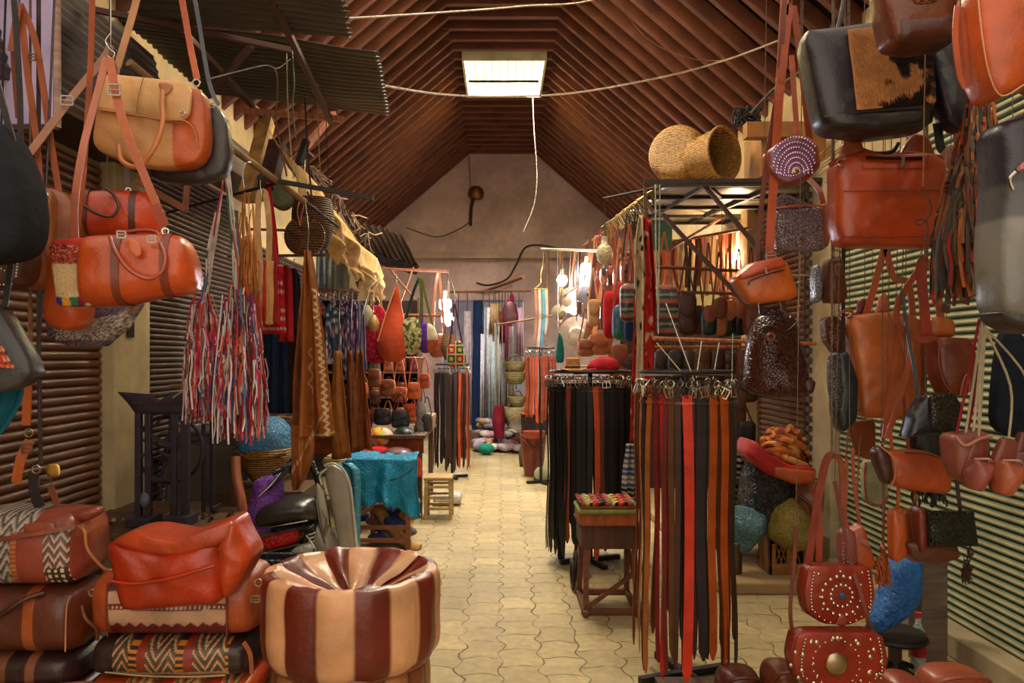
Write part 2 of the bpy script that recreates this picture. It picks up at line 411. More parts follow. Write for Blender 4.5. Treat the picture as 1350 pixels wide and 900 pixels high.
while y < YE-.05:
    mb = MB(); jit = lambda: random.uniform(-.012, .012); r = random.uniform(.036, .05)
    sky = (5.1 < y < 7.3) or (9.4 < y < 10.7)
    pl = [(-2.5, y+jit(), roofz(-2.5)+.04), (-.60, y+jit(), 5.25)]; pr = [(.66, y+jit(), 5.25), (2.5, y+jit(), roofz(2.5)+.04)]
    mb.bar(pl[0], pl[1], r*1.5, .12, (0, 0, 1)); mb.bar(pr[0], pr[1], r*1.5, .12, (0, 0, 1))
    if not sky: mb.bar((-.66, y, 5.25), (.72, y, 5.25), r*1.5, .1)
    else: mb.bar((-.66, y, 5.25), (-.46, y, 5.25), r*1.5, .1); mb.bar((.55, y, 5.25), (.72, y, 5.25), r*1.5, .1)
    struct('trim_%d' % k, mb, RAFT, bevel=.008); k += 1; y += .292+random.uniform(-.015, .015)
# shafts and glazing bars of the skylight and of the added unseen nearer opening
for j, (ya, yb, wn) in enumerate(((9.4, 10.7, 1), (5.1, 7.3, 2))):
    mb = MB(); a, b_ = -.45, .54; zt = 5.9 if j == 0 else 5.6
    mb.box((a-.03, ya, 5.16), (a, yb, zt)); mb.box((b_, ya, 5.16), (b_+.03, yb, zt)); mb.box((a-.03, ya-.03, 5.16), (b_+.03, ya, zt)); mb.box((a-.03, yb, 5.16), (b_+.03, yb+.03, zt))
    struct('window_%d' % wn, mb, mat('paint', 'd9cf9a'))
    mb = MB()
    for q in range(1, 9): x = a+(b_-a)*q/9; mb.box((x-.014, ya, 5.42), (x+.014, yb, 5.44))
    for q in range(1, 7): yy = ya+(yb-ya)*q/7; mb.box((a, yy-.014, 5.44), (b_, yy+.014, 5.46))
    struct('window_%d_frame' % wn, mb, mat('paint', '8d8c62'))
# roller shutters
def shutter(name, x, y0, y1, z0, z1, m, sgn, pitch=.049, amp=.024, lean=0, worn=None):  # worn: valley and crest colours, the paler crest is a painted-in highlight
    rows = []; n = int((z1-z0)/pitch)
    for i in range(n*8+1):
        z = z0+(z1-z0)*i/(n*8); t = (i % 8)/8
        d = amp*abs(math.sin(PI*t))**.6+lean*(z-z0)
        rows.append([(x+sgn*d, y0, z), (x+sgn*d, y1, z)])
    mb = MB(); mb.grid(rows, flip=(sgn < 0))
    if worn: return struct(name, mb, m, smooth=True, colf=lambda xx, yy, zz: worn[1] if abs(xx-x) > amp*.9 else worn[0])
    return struct(name, mb, m, smooth=True)
SBR = mat('paint', '70482c', .42); SDK = mat('paint', '4e382a', .45); SGR = mat('paint', '8d9478', .4); SB2 = mat('paint', '6e4c38', .42)
shutter('door_1', XL+.01, 1.0, 4.5, .1, 2.62, SBR, 1); shutter('door_2', XL+.01, 5.0, 6.72, .1, 2.9, SDK, 1, .04)
shutter('door_3', XL+.01, 7.1, 9.4, .1, 2.6, SDK, 1); shutter('door_4', XL+.01, 9.9, 12.6, .1, 2.6, SDK, 1)
o = shutter('door_5', XR-.02, 1.0, 5.28, .12, 2.75, mat('paint', None, .4), -1, .04, .022, worn=('62775f', 'c4b88c')); shutter('door_6', XR-.01, 5.68, 7.0, .1, 2.9, SB2, -1)  # cream crests on the green slats paint in their reflected light
shutter('door_7', XR-.01, 7.3, 9.6, .1, 2.6, SDK, -1); shutter('door_8', XR-.01, 10.0, 13, .1, 2.6, SDK, -1)
# pillars, rails, ledges
PIL = mat('plaster', 'c8b48a')
struct('wall_left_pillar', MB().box((XL, 4.52, 0), (XL+.1, 4.98, 2.75)), PIL, bevel=.01)
o = struct('trim_60', MB().box((XL+.1, 4.66, 1.62), (XL+.112, 4.74, 1.98)), mat('paint', '1a1714')); 
struct('trim_61', MB().box((XL, 6.74, 0), (XL+.07, 6.9, 2.8)), PIL, bevel=.01)
struct('wall_right_pillar', MB().box((XR-.1, 5.3, 0), (XR, 5.66, 2.9)), PIL, bevel=.01)
struct('trim_62', MB().box((XR-.12, 7.02, 0), (XR, 7.2, 2.9)), PIL, bevel=.01)
struct('trim_63', MB().box((XR-.16, 1, 0), (XR, 5.2, .12)), mat('plaster', 'a89878'), bevel=.01)
mb = MB()
for q in range(34): yy = 5.64; mb.box((XR-.125, 5.6, .3+q*.072), (XR-.098, 5.66, .34+q*.072))
struct('trim_64', mb, mat('metal', '6b625a', .6))
# shutter housing boxes high on the walls
def housing(name, x, sgn, y0, y1, z0, z1, m):
    mb = MB(); rows = []; n = int((z1-z0)/.05)
    for i in range(n*2+1):
        z = z0+(z1-z0)*i/(n*2); d = .16+.18*(z1-z)/(z1-z0)+(.012 if i % 2 else 0)
        rows.append([(x+sgn*d, y0, z), (x+sgn*d, y1, z)])
    mb.grid(rows, flip=(sgn < 0)); e = x+sgn*.34
    mb.box((min(x, e), y0, z0-.02), (max(x, e), y1, z0)); mb.box((min(x, x+sgn*.16), y0, z1), (max(x, x+sgn*.16), y1, z1+.02))
    struct(name, mb, m)
housing('trim_65', XL, 1, 1.2, 4.9, 2.68, 3.42, mat('paint', '3d2a20')); housing('trim_66', XL, 1, 5.0, 7.0, 2.95, 3.3, mat('paint', '4a3628'))
# raised stone step of the stall on the far side of the belts
struct('trim_67', MB().box((1.38, 4.78, 0), (2.3, 8.3, .075)), mat('plaster', 'a88a62'), bevel=.012)
# electric bulbs
def bulb(px, py, Y, col, power, ln, shape='bulb', e=30, label='', nm='light_bulb', lit=True):
    t = T(nm, label, 'light bulb', px, py, Y)
    r = .038
    prof = [(z_*1.7, r_*1.7) for z_, r_ in [(0, .012), (.02, .014), (.035, .016), (.05, .03), (.075, .038), (.10, .034), (.118, .018), (.124, .002)]]
    rows = [[Vector((rr*math.cos(a), rr*math.sin(a), -z+.06)) for a in [2*PI*q/16 for q in range(16)]] for z, rr in prof[3:]]
    MB().grid(rows, True, False, True, flip=True).build('glass_bulb', mat('glow', 'fff4e0' if col != COOL else 'f4f6ff', e=e) if lit else mat('plastic', 'd8cba0', .35), t.e)
    rows = [[Vector((rr*math.cos(a), rr*math.sin(a), -z+.06)) for a in [2*PI*q/12 for q in range(12)]] for z, rr in prof[:4]]
    MB().grid(rows, True, True, False, flip=True).build('socket', mat('plastic', 'd8c9a4', .5), t.e)
    MB().tube([(0, 0, .06), (.004, 0, .06+ln*.5), (0, 0, .06+ln)], .003, 6).build('cord', mat('plastic', '4a3c2e', .6), t.e)
    if lit: point(nm+'_light', P(px, py, Y)+Vector((0, -.12, -.14)), power*1.6, col, .05)
bulb(773, 345, 8.62, COOL, 24, .25, label='bright white bulb hanging highest over the middle belt rack', e=40)
bulb(757, 398, 8.88, COOL, 18, .6, label='bright white bulb hanging lower, beside the straw hats', e=40)
bulb(741, 361, 9.14, WARM, 8, .3, label='small warm bulb between the two chained cords', e=20)
bulb(587, 391, 7.6, COOL, 12, .2, label='upper of two white bulbs by the crocheted bag', e=35)
bulb(590, 410, 7.62, COOL, 10, .34, label='lower of two white bulbs by the crocheted bag', e=35)
bulb(970, 322, 7.4, WARM, 30, .3, label='warm glowing bulb inside the stall behind the tin canopy', e=25)
bulb(797, 322, 5.6, WARM, 0, .27, label='unlit cream lamp hanging at the corner of the tin canopy', lit=False, nm='hanging_lamp')
bulb(612, 352+30, 14.9, COOL, 70, .5, label='added cool bulb glowing inside the passage behind the grey-mauve scarf', e=25)  # extra bulb put in to brighten the passage
# ================= OVERHEAD BEAMS the near goods hang from =================
def topy(Y): return CY-1700/Y
BEAMW = mat('wood', '5a3a24', grain=(30, 3, 3)); 
for q, Y in enumerate((1.9, 2.2, 2.6, 3.0, 3.4)):
    struct('trim_%d' % (70+q), MB().bar((XL, Y, 3.22), (-.75, Y, 3.22), .05), BEAMW)
    struct('trim_%d' % (80+q), MB().bar((.75, Y, 3.22), (XR, Y, 3.22), .05), BEAMW)
struct('trim_90', MB().bar((-.78, 1.7, 3.27), (-.78, 3.6, 3.27), .05).bar((-.78, 1.7, 3.27), (XL, 1.7, 3.27), .05).bar((-.78, 3.6, 3.27), (XL, 3.6, 3.4), .05), BEAMW)
struct('trim_91', MB().bar((.78, 1.7, 3.27), (.78, 3.6, 3.27), .05).bar((.78, 1.7, 3.27), (XR, 1.7, 3.27), .05).bar((.78, 3.6, 3.27), (XR, 3.6, 3.4), .05), BEAMW)
TAN, ORG, BRN, DKB, BLK, RED = 'c8955e', 'bf5220', '80421f', '4a2a1c', '26262a', 'a82c14'
def hook(px, py, Y, label, up=None, r=.0022):
    t = T('metal_hook', label, 'hook', px, py, Y, None)
    u = up if up is not None else topy(Y)
    t.tube('shank', CHROME, [(px, u), (px, py-40), (px, py-28)], r*.7)
    t.tube('curl', CHROME, [(px, py-30), (px-7, py-20), (px-1, py-9), (px+5, py-4), (px+2, py+3), (px-4, py)], r)
    return t
# pale board standing out from the wall high up
t = T('notice_board', 'blank pale lilac board with a wooden edge fixed high above the black suede bag', 'board', 10, 170, 3.2)
t.boxp('panel', mat('paint', 'c4b4dc'), -90, -110, 72, 165, .03)
t.put('edge_strip', MB().bar(t.p(75, -110), t.p(76, 168), .02), mat('wood', 'b99a8a'), smooth=False)
t.put('bottom_strip', MB().bar(t.p(-90, 168), t.p(76, 168), .02), mat('wood', '5a4034'), smooth=False)
# ---- tan fold-over handbag
t = T('handbag', 'tan fold-over leather handbag with orange side, hanging nearest the corrugated sheets', 'bag', 205, 225, 2.6)
def c(x, y): return 'cb945c' if (x < 250 and not (x > 236 and y > 168)) else 'b9531f'
t.puff('body', leather(), [(148, 115), (262, 120), (273, 128), (277, 195), (262, 220), (205, 224), (140, 206), (127, 190), (134, 150)], .09, .012, colpx=c, rings=40, N=220, wr=.01)
t.puff('flap', leather('d6a46c'), [(150, 106), (205, 112), (264, 118), (260, 166), (230, 167), (200, 160), (134, 151), (138, 128)], .02, .008, dy=-.06, wr=.008)
t.tube('seam', leather('8a5a38'), [(205, 112, -.085), (199, 140, -.09), (196, 159, -.085)], .0015)
t.tube('handle', leather('c07844', .35), [(229, 130, -.08), (231, 150, -.1), (235, 175, -.12), (228, 205, -.13), (205, 231, -.12), (180, 222, -.1), (172, 200, -.08)], .009)
t.puff('handle_tab', leather('a86a40'), [(223, 120), (242, 122), (240, 130), (232, 138), (226, 130)], .006, .002, dy=-.085, N=24, rings=3)
t.ring('ring', CHROME, 262, 112, -.02, .012); t.ring('ring', CHROME, 254, 160, -.085, .009)
t.tube('flap_edge', leather('b8743e'), [(134, 152, -.075), (190, 161, -.08), (232, 168, -.08), (255, 168, -.075), (266, 180, -.06), (268, 200, -.05)], .003)
t.strap('strap', leather('b4552a'), [(263, 108, -.02), (252, 60, -.01), (240, 0, 0), (222, -90, 0), (213, topy(2.6))], .021)
t.strap('strap', leather('c89468'), [(155, 88, 0), (160, 70, 0), (180, 0, 0), (200, -90, 0), (210, topy(2.6))], .024)
t.strap('strap_end', leather('b07a4c'), [(150, 112, 0), (155, 88, 0)], .02)
t = T('shoulder_bag', 'black leather bag hanging close behind the tan fold-over handbag', 'bag', 250, 235, 2.6)
t.e.location.y += .09
t.puff('body', leather('2c2622'), [(230, 120), (285, 132), (294, 200), (285, 226), (245, 236), (190, 232), (180, 200)], .07, .01)
t.strap('strap', leather('58606c'), [(277, 128, -.01), (262, 95, 0), (246, 0, 0), (225, -100, 0), (214, topy(2.6))], .014)
t.ring('eyelet', CHROME, 275, 134, -.05, .008)
# ---- hook with crossed straps, barrel bags
hook(146, 74, 2.2, 'bright S-shaped hook holding the straps of the barrel bags')
t = T('barrel_bag', 'glossy orange barrel bag with a carpet end panel and looped handles', 'bag', 180, 405, 2.2, yaw=8)
t.loft('body', leather('bd4d1b', .28), [(116, 330, 398, .10), (121, 318, 404, .16), (132, 314, 405, .19), (175, 311, 402, .2), (218, 309, 392, .2), (240, 313, 388, .19), (250, 326, 385, .16), (258, 352, 380, .1)], axis='x', n=2.7, wr=.008)
for a, tp, bt in ((168, 311, 403), (226, 309, 391)):
    t.loft('band', leather('7a3418'), [(a-5, tp-1, bt+1, .205), (a+5, tp-1, bt, .205)], axis='x', n=2.7, cap0=False, cap1=False, wr=.0)
random.seed(5)
def c(x, y):
    h = random.random()
    if y < 352: return 'b5372a' if (int(x/3)+int(y/3)) % 2 and y > 330 or y < 328 else ('5a2a20' if h < .6 else 'c98a70')
    if y < 394: return 'cdb083' if h < .85 else 'b5966a'
    return ['2c3a78', 'd08a2c', '2e6a50', '6a2440', 'c8b488'][int((x-90)/9) % 5]
t.puff('carpet_panel', fabric(), [(82, 322), (131, 317), (136, 404), (92, 406), (88, 370)], .05, .004, dy=-.03, rings=26, N=120, rnd=1, colpx=c)
t.tube('handle', leather('9a4428', .35), [(163, 320, -.1), (172, 338, -.12), (190, 362, -.13), (212, 373, -.13), (228, 364, -.13), (231, 345, -.12), (222, 326, -.1)], .0055)
t.tube('handle', leather('96321c', .35), [(140, 315, .05), (155, 305, .05), (175, 300, .05), (196, 301, .05), (203, 312, .05)], .0055)
t.puff('luggage_tag', leather('c8602c'), [(186, 322), (200, 326), (204, 342), (197, 347), (188, 338)], .006, .001, dy=-.12, N=24, rings=3)
t.buckle(178, 317, -.11, .022, .018); t.buckle(214, 322, -.11, .022, .018)
t.strap('strap', leather('b5684e'), [(105, 318, 0), (108, 270, -.02), (118, 200, -.02), (131, 130, 0), (143, 78, 0)], .02)
t.strap('strap', leather('a8501f'), [(147, 78, 0), (156, 118, -.02), (172, 175, -.04), (196, 240, -.03), (216, 297, 0)], .023)
t.strap('strap_keeper', leather('9a3a18'), [(206, 272, -.03), (214, 296, -.012)], .028); t.ring('clip', CHROME, 216, 304, 0, .009)
t.buckle(158, 125, -.035, .032, .03)
t = T('barrel_bag', 'red-orange barrel bag with dark handles hanging behind the carpet-ended one', 'bag', 155, 318, 2.6, yaw=12)
t.loft('body', leather('bb3c14', .3), [(100, 272, 314, .09), (107, 258, 318, .15), (140, 253, 320, .18), (180, 252, 320, .18), (198, 258, 318, .15), (210, 288, 314, .09)], axis='x', n=2.6, wr=.008)
for a in (124, 180): t.loft('band', leather('54261a'), [(a-4, 252, 320, .188), (a+4, 252, 320, .188)], axis='x', n=2.6, cap0=False, cap1=False, wr=0)
t.tube('handle', leather('4a2c28'), [(112, 262, -.08), (125, 278, -.11), (145, 291, -.12), (161, 293, -.12), (168, 280, -.12), (160, 264, -.1), (150, 256, -.09)], .005)
t.strap('strap', leather('9a684c'), [(46, 233, -.05), (70, 196, -.05), (108, 128, -.02), (140, 76, 0), (146, 60, 0)], .025)
t.buckle(101, 142, -.045, .036, .03)
t.strap('strap', leather('4c3028'), [(150, 84, 0), (158, 130, 0), (164, 190, 0), (167, 245, 0)], .018); t.ring('clip', CHROME, 168, 250, 0, .008)
t.tube('hanging_cord', mat('plastic', '3a2c24'), [(146, 62, 0), (146, topy(2.6), 0)], .003)
# ---- satchels at the frame's edge
def loopstrap(t, m, top, legs, wd):
    for l in legs: t.strap('strap', m, [top]+l, wd)
t = T('satchel', 'brown leather satchel seen from its folded gusset side beside the black suede bag', 'bag', 80, 385, 2.55)
t.puff('body', leather('8a4a22'), [(46, 262), (75, 250), (104, 262), (124, 296), (112, 345), (72, 386), (48, 380)], .16, .012, wr=.01)
for a, b_, cc in ((50, 268, '5a2f1c'), (63, 262, '70401f'), (84, 262, 'a05a2c')):
    t.puff('gusset_fold', leather(cc), [(a, b_), (a+9, b_-4), (a+11, 375-(a-50)*.8), (a+1, 382-(a-50)*.8)], .03, .01, dy=-.095, N=40, rings=4)
t.ring('ring', CHROME, 86, 268, -.12, .013)
for l in ([(40, 90, -.02), (52, 180, -.02), (60, 262, -.02)], [(48, 60, 0), (66, 180, 0), (80, 266, 0)]): t.strap('strap', leather('9a5230'), [(27, 6, 0)]+l, .021)
t.strap('strap', leather('7a4430'), [(24, 6, 0), (18, 60, 0), (12, 150, .05)], .02); t.strap('strap_tail', leather('94503a'), [(30, 8, -.02), (28, 35, -.03), (22, 72, -.03)], .022)
t.buckle(49, 80, -.03, .026, .02, m=BRASS); t.tube('hanging_cord', mat('plastic', '3a2c24'), [(25, 8, 0), (25, topy(2.6), .05)], .003)
t = T('suede_bag', 'large black suede bag cut off by the frame under the lilac board', 'bag', 0, 345, 1.9)
t.puff('body', mat('fabric', '1e2126'), [(-90, 150), (0, 160), (22, 186), (44, 240), (50, 300), (38, 335), (0, 346), (-90, 350)], .14, .02)
t.strap('strap', leather('2a2a30'), [(18, 190, 0), (-6, 100, 0), (-30, 0, 0), (-50, topy(1.9))], .016); t.ring('ring', CHROME, 8, 166, -.06, .012)
t = T('satchel', 'dark brown satchel with rows of small metal studs below the black suede bag', 'bag', 0, 380, 2.2)
t.puff('flap', leather('4a2a1e'), [(-70, 300), (30, 300), (46, 330), (40, 372), (15, 384), (-70, 376)], .1, .008)
sp = [(42-abs(q)*.4, 335+q*4, .0035) for q in range(9)]+[(-2+q*5, 378-abs(q-4)*.4, .0035) for q in range(8)]+[(q*4, 345+abs(q*4-16)*.7, .004) for q in range(9)]+[(q*4+4, 355+abs(q*4-12)*.6, .003) for q in range(7)]
t.studs(sp, -.062); t.tube('hanging_cord', leather('5a3a2a'), [(-10, 305, 0), (-12, 150, 0), (-10, topy(2.2), 0)], .004)
t = T('tote_bag', 'plain orange leather tote hanging under the satchel, its folded side showing', 'bag', 92, 430, 2.35)
t.puff('body', leather('c6551f'), [(76, 320), (112, 322), (118, 400), (112, 430), (90, 436), (66, 424), (70, 380)], .1, .02)
t.strap('strap', leather('a04c24'), [(92, 325, .03), (100, 200, .05), (110, 0, .05), (115, topy(2.3), 0)], .018)
random.seed(11)
def c(x, y):
    h = random.random()
    e = min(x-68, 190-x, (460-y)*1.2, (y-(430-(x-68)*.24))*2)
    if e < 14: return ['1d4a78', '2a5f8a', 'a8602c', '403020'][int(h*4)]
    return ['b8aca0', '8a7a70', 'd0c8c0', '5a4a48', '3a5070'][int(h*5)]
t = T('mosaic_clutch', 'silver and blue beaded clutch with pointed corners under the barrel bag', 'bag', 125, 458, 2.5)
t.puff('body', mat('leather', None, .25), [(66, 424), (90, 414), (186, 400), (168, 430), (138, 456), (100, 458), (70, 446)], .07, .01, rings=30, N=180, rnd=0, colpx=c)
t.tube('hanging_cord', leather('5a3a2a'), [(120, 420, .02), (125, 200, .08), (128, topy(2.6)-5, .1)], .003)
t = T('sling_bag', 'charcoal sling bag with a red striped woven patch', 'bag', 15, 520, 2.0)
def c(x, y):
    u = x-.55*(y-445)
    if -30 < u < 12 and 443 < y < 484: return 'b8231c' if (u > -6 and int(u) % 6 < 4) else ['c87a2a', 'c9b488', '1c1c20'][int(y/4) % 3]
    return '2b2c30' if y < 488 or x > 40 else '3a3c40'
t.puff('body', leather(), [(-80, 405), (2, 402), (22, 432), (56, 490), (38, 506), (12, 516), (-80, 530)], .08, .012, rings=26, N=140, colpx=c)
t.strap('strap', leather('2a2a2e'), [(0, 405, .02), (-8, 300, .08), (-12, 100, .12), (-14, topy(1.9), -.1+.1)], .016)
t = T('teal_scarf', 'teal cloth hanging below the charcoal sling bag', 'scarf', 5, 575, 2.1)
t.sheet('cloth', fabric('1a5f72'), [(495, -60, 32), (530, -60, 30), (572, -50, 4)], folds=4, amp=.01, nu=40)
t.tube('hanging_cord', fabric('2a2a2a'), [(-10, 496, 0), (-14, topy(2.2)+6, .1)], .003)
t = T('leather_harness', 'braided brown strap with an orange buckled end hanging before the rolling shutter', 'strap', 45, 660, 2.6)
pts = [(40+1.5*math.sin(q*1.3), 395+q*6) for q in range(20)]
t.put('braid', MB().tube([t.p(*q) for q in pts], .006, 6, 3).tube([t.p(2*40-q[0]+1, q[1], -.004) for q in pts], .006, 6, 3), leather('7a5236'))
t.tube('hanging_cord', leather('5a3a2a'), [(40, 398, 0), (40, topy(2.6), 0)], .004)
t.strap('strap_end', leather('b05a26'), [(39, 508, -.01), (37, 560, -.01)], .03); t.ring('ring', CHROME, 40, 570, -.01, .014, .0025)
t.strap('strap_loop', leather('b4602c'), [(42, 580, -.01), (32, 605, -.02), (24, 636, -.01)], .034); t.buckle(43, 590, -.03, .034, .03)
t = T('hanging_belt', 'black belt with chrome buckles hanging beside the braided strap', 'belt', 55, 665, 2.6)
t.strap('strap', leather('3a2c28'), [(51, topy(2.6), 0), (51, 400, 0), (50, 520, .01), (54, 612, 0)], .014)
t.strap('tail', leather('201c1c'), [(44, 620, 0), (48, 650, -.01), (56, 668, -.01)], .035); t.strap('tail', leather('7a4424'), [(66, 640, 0), (78, 664, -.01)], .022)
t.buckle(64, 634, -.02, .04, .03); t.puff('brass_plate', BRASS, [(58, 612), (78, 610), (80, 628), (62, 630)], .004, .001, N=24, rings=3); t.ring('ring', CHROME, 50, 618, -.01, .014)
t = T('purse_cord', 'thin dark knotted cord hanging beside the braided strap', 'cord', 53, 470, 2.5)
t.tube('cord', leather('3a2a3a'), [(55, topy(2.6), .1), (54, 420, 0), (53, 480, 0), (52, 545, 0)], .004)
# ================= STACKED TRAVEL BAGS =================
t = T('wooden_bench', 'low wooden bench carrying the stacked travel bags', 'bench', 150, 0, 2.55)
t.e.location = (-1.62, 2.66, -.02)
W = mat('wood', '6a4a30', grain=(20, 3, 3))
for q in range(4): MB().box((-.8, -.3+q*.155, .33), (.8, -.3+q*.155+.14, .365)).build('top_board', W, t.e, smooth=False, bevel=.004)
for sx in (-.72, .72):
    for sy in (-.24, .24): MB().box((sx-.03, sy-.03, .02), (sx+.03, sy+.03, .33)).build('leg', W, t.e, smooth=False, bevel=.004)
def zig(x, y, per, amp): return amp*abs(((x/per) % 1)*2-1)
def duffel(label, x0, x1, yt, yb, col, Y=2.5, dep=.3, m=None, taper=12, nm='travel_bag', n=3.2, wr=.012, sag=0):
    t = T(nm, label, 'bag', (x0+x1)/2, yb, Y); t.e.location.y += .12; t.e.location.z -= .02
    x1 -= 34 if x1 < 200 else 14; x0 -= 0 if x1 < 200 else 10
    w_ = x1-x0; h = yb-yt
    rows = [(x0, yt+h*.3, yb-h*.18, dep*.6), (x0+taper*.6, yt+h*.06+2, yb-2, dep*.92), (x0+w_*.2, yt+1, yb, dep), (x0+w_*.5, yt+sag, yb, dep*1.03), (x0+w_*.8, yt+1, yb, dep), (x1-taper*.6, yt+h*.06+2, yb-2, dep*.92), (x1, yt+h*.3, yb-h*.18, dep*.6)]
    if callable(col): t.loft('body', m or leather(), rows, 'x', 180, n, 34, wr, colpx=col)
    else: t.loft('body', m or leather(col), rows, 'x', 32, n, 6, wr)
    return t
def c(x, y):
    if x > 104 or (x > 96 and y < 700): return 'a34f26'
    if 64 < x <= 93 and y > 690:
        if y > 738 and x > 66: return 'd0c0a0' if (int(x/4) % 2 and int(y/4) % 2) else '3a2420'
        return 'b0a898' if ((y+zig(x, 0, 14, 12)) % 13) < 5 else ('3c2c28' if ((y+zig(x, 0, 14, 12)) % 13) < 8 else '7a3a2c')
    if x < 22 or (y < 690 and 14 < x < 48): return 'b5aca0' if ((y*1.0+zig(x, 0, 18, 16)) % 15) < 6 else ('4a3a36' if ((y+zig(x, 0, 18, 16)) % 15) < 11 else '8a7a70')
    if 22 <= x < 29: return '9a4a2a' if int(y/3) % 2 else 'b87850'
    return '8a3c2c'
t = duffel('woven kilim and tan leather travel bag on top of the brown striped one', -70, 136, 668, 768, c, taper=20)
for a in ((0, 700, 66), (20, 695, 40)): pass
t.strap('top_strap', leather('8a4a34'), [(8, 700, -.155), (40, 694, -.16), (66, 690, -.16), (104, 684, -.14)], .014)
t.puff('strap_tab', leather('944a34'), [(38, 680), (76, 676), (82, 690), (66, 696), (40, 692)], .01, .003, dy=-.15, N=32, rings=3)
t.tube('drawstring', leather('a4602f'), [(104, 684, -.13), (118, 690, -.15), (124, 712, -.16), (140, 738, -.14), (149, 744, -.12)], .005)
t.puff('top_flap', leather('8e3f28'), [(60, 676), (112, 664), (120, 672), (100, 686)], .05, .01, dy=-.04)
def c(x, y): return 'a05226' if 36 < x < 50 else ('6a3018' if x > 94 else '5c2c1c')
t = duffel('dark brown leather travel bag with one tan vertical band, second in its stack', -70, 136, 766, 856, c, taper=18)
t.tube('piping', leather('c47e4e'), [(99, 774, -.145), (95, 790, -.152), (93, 846, -.15)], .0028)
t.tube('handle', leather('4a2418'), [(-20, 812, -.16), (10, 798, -.17), (40, 778, -.16), (60, 772, -.13)], .008)
t.ring('ring', CHROME, 124, 772, -.13, .011); t.tube('handle', leather('6a381c'), [(112, 788, -.14), (122, 802, -.16), (131, 818, -.14), (128, 835, -.12)], .006)
def c(x, y): return '7a4a30' if (x < 14 or 40 < x < 52) else '301a1c'
t = duffel('near black leather travel bag with brown bands, third in its stack', -70, 132, 853, 899, c, taper=20)
t = duffel('brown travel bag at the very bottom of the stack, only its top edge showing', -60, 136, 896, 922, '5e3322', taper=14)
t.tube('handle', leather('6a4030'), [(10, 896, -.15), (60, 890, -.17), (110, 886, -.16), (128, 890, -.14)], .008)
# second stack
def c(x, y):
    if not (148 < x < 303): return 'a44a20'
    v = y-(0 if True else 0)
    if 783 <= v < 792: return 'c8b098' if (int(x/3) % 2 and 786 < v < 790) else '681c1e'
    if 752 < v < 764: return '3e1c1c' if int((x+v)/4) % 2 else '681c1e'
    if v < 752: return 'c9a488' if int(v/4) % 3 else '681c1e'
    if v > 808: return '681c1e' if v+zig(x, 0, 16, 6) > 814 else 'b89478'
    if 764 < v < 768 : return '682020'
    return 'c49c80'
t = duffel('tan leather travel bag with cream and maroon striped woven panel under the glossy red bag', 128, 348, 744, 833, c, taper=14)
t.ring('ring', CHROME, 338, 762, -.1, .012); t.buckle(338, 780, -.13, .03, .02); t.tube('seam', leather('7a3418'), [(148, 756, -.152), (147, 800, -.157), (148, 826, -.15)], .003)
t.tube('seam', leather('7a3418'), [(303, 756, -.152), (304, 800, -.157), (303, 826, -.15)], .003)
def kil(x, y, pal):
    u = x % 62
    if u < 12: return pal[0]
    q = (abs(((x-12) % 31)-15)*1.6+y*1.0) % 14
    if u > 52: return pal[1] if int(y/4) % 2 else pal[2]
    return pal[3] if q < 4 else (pal[4] if q < 9 else pal[5])
def c(x, y):
    if not (153 < x < 304): return '2e201c'
    if y > 873: return 'b8a080'
    return kil(x, y, ['883020', 'c07a2c', '3a2418', 'c4a478', '2a4a3a', '7a3020'])
t = duffel('dark travel bag with a green, red and cream zigzag kilim panel', 128, 342, 832, 886, c, taper=16)
t.tube('piping', leather('b09a78'), [(146, 872, -.155), (200, 876, -.16), (260, 877, -.16), (302, 876, -.155)], .003)
t.strap('side_strap', leather('a05428'), [(324, 835, -.14), (334, 850, -.15), (336, 875, -.15)], .014)
def c(x, y):
    if not (165 < x < 315): return 'b5481c'
    return kil(x+30, y, ['a82c18', '5a5048', '882818', 'c4a478', '3a5a40', 'c05a20'])
t = duffel('orange-red kilim travel bag at the foot of the zigzag stack', 126, 346, 884, 922, c, taper=16)
t.tube('handle', leather('7a4a34'), [(136, 900, -.15), (152, 888, -.18), (175, 888, -.18), (186, 900, -.16)], .009)
# glossy red box bag
t = T('cosmetic_bag', 'glossy red-orange leather box bag with a folded corner on top of its stack', 'bag', 245, 792, 2.45); t.e.location.y += .07; t.e.location.x -= .02; t.e.location.z -= .015
t.puff('body', leather('a8300f', .3), [(161, 712), (164, 702), (240, 716), (306, 700), (312, 740), (308, 782), (250, 788), (180, 792), (172, 772)], .3, .012, wr=.014, rnd=1, rings=14, N=90)
t.puff('top_panel', leather('b0401c', .3), [(163, 703), (182, 693), (200, 690), (222, 694), (250, 699), (276, 697), (322, 672), (327, 696), (306, 708), (250, 722), (200, 716)], .2, .008, dy=-.045, wr=.008)
t.puff('corner_fold', leather('b8431c', .3), [(300, 700), (322, 672), (328, 690), (346, 722), (338, 742), (322, 770), (306, 784), (303, 740)], .16, .02, dy=-.04, wr=.018)
t.tube('fold_edge', leather('a8300f', .3), [(172, 748, -.162), (205, 751, -.168), (250, 744, -.170), (290, 733, -.166), (304, 730, -.156)], .005)
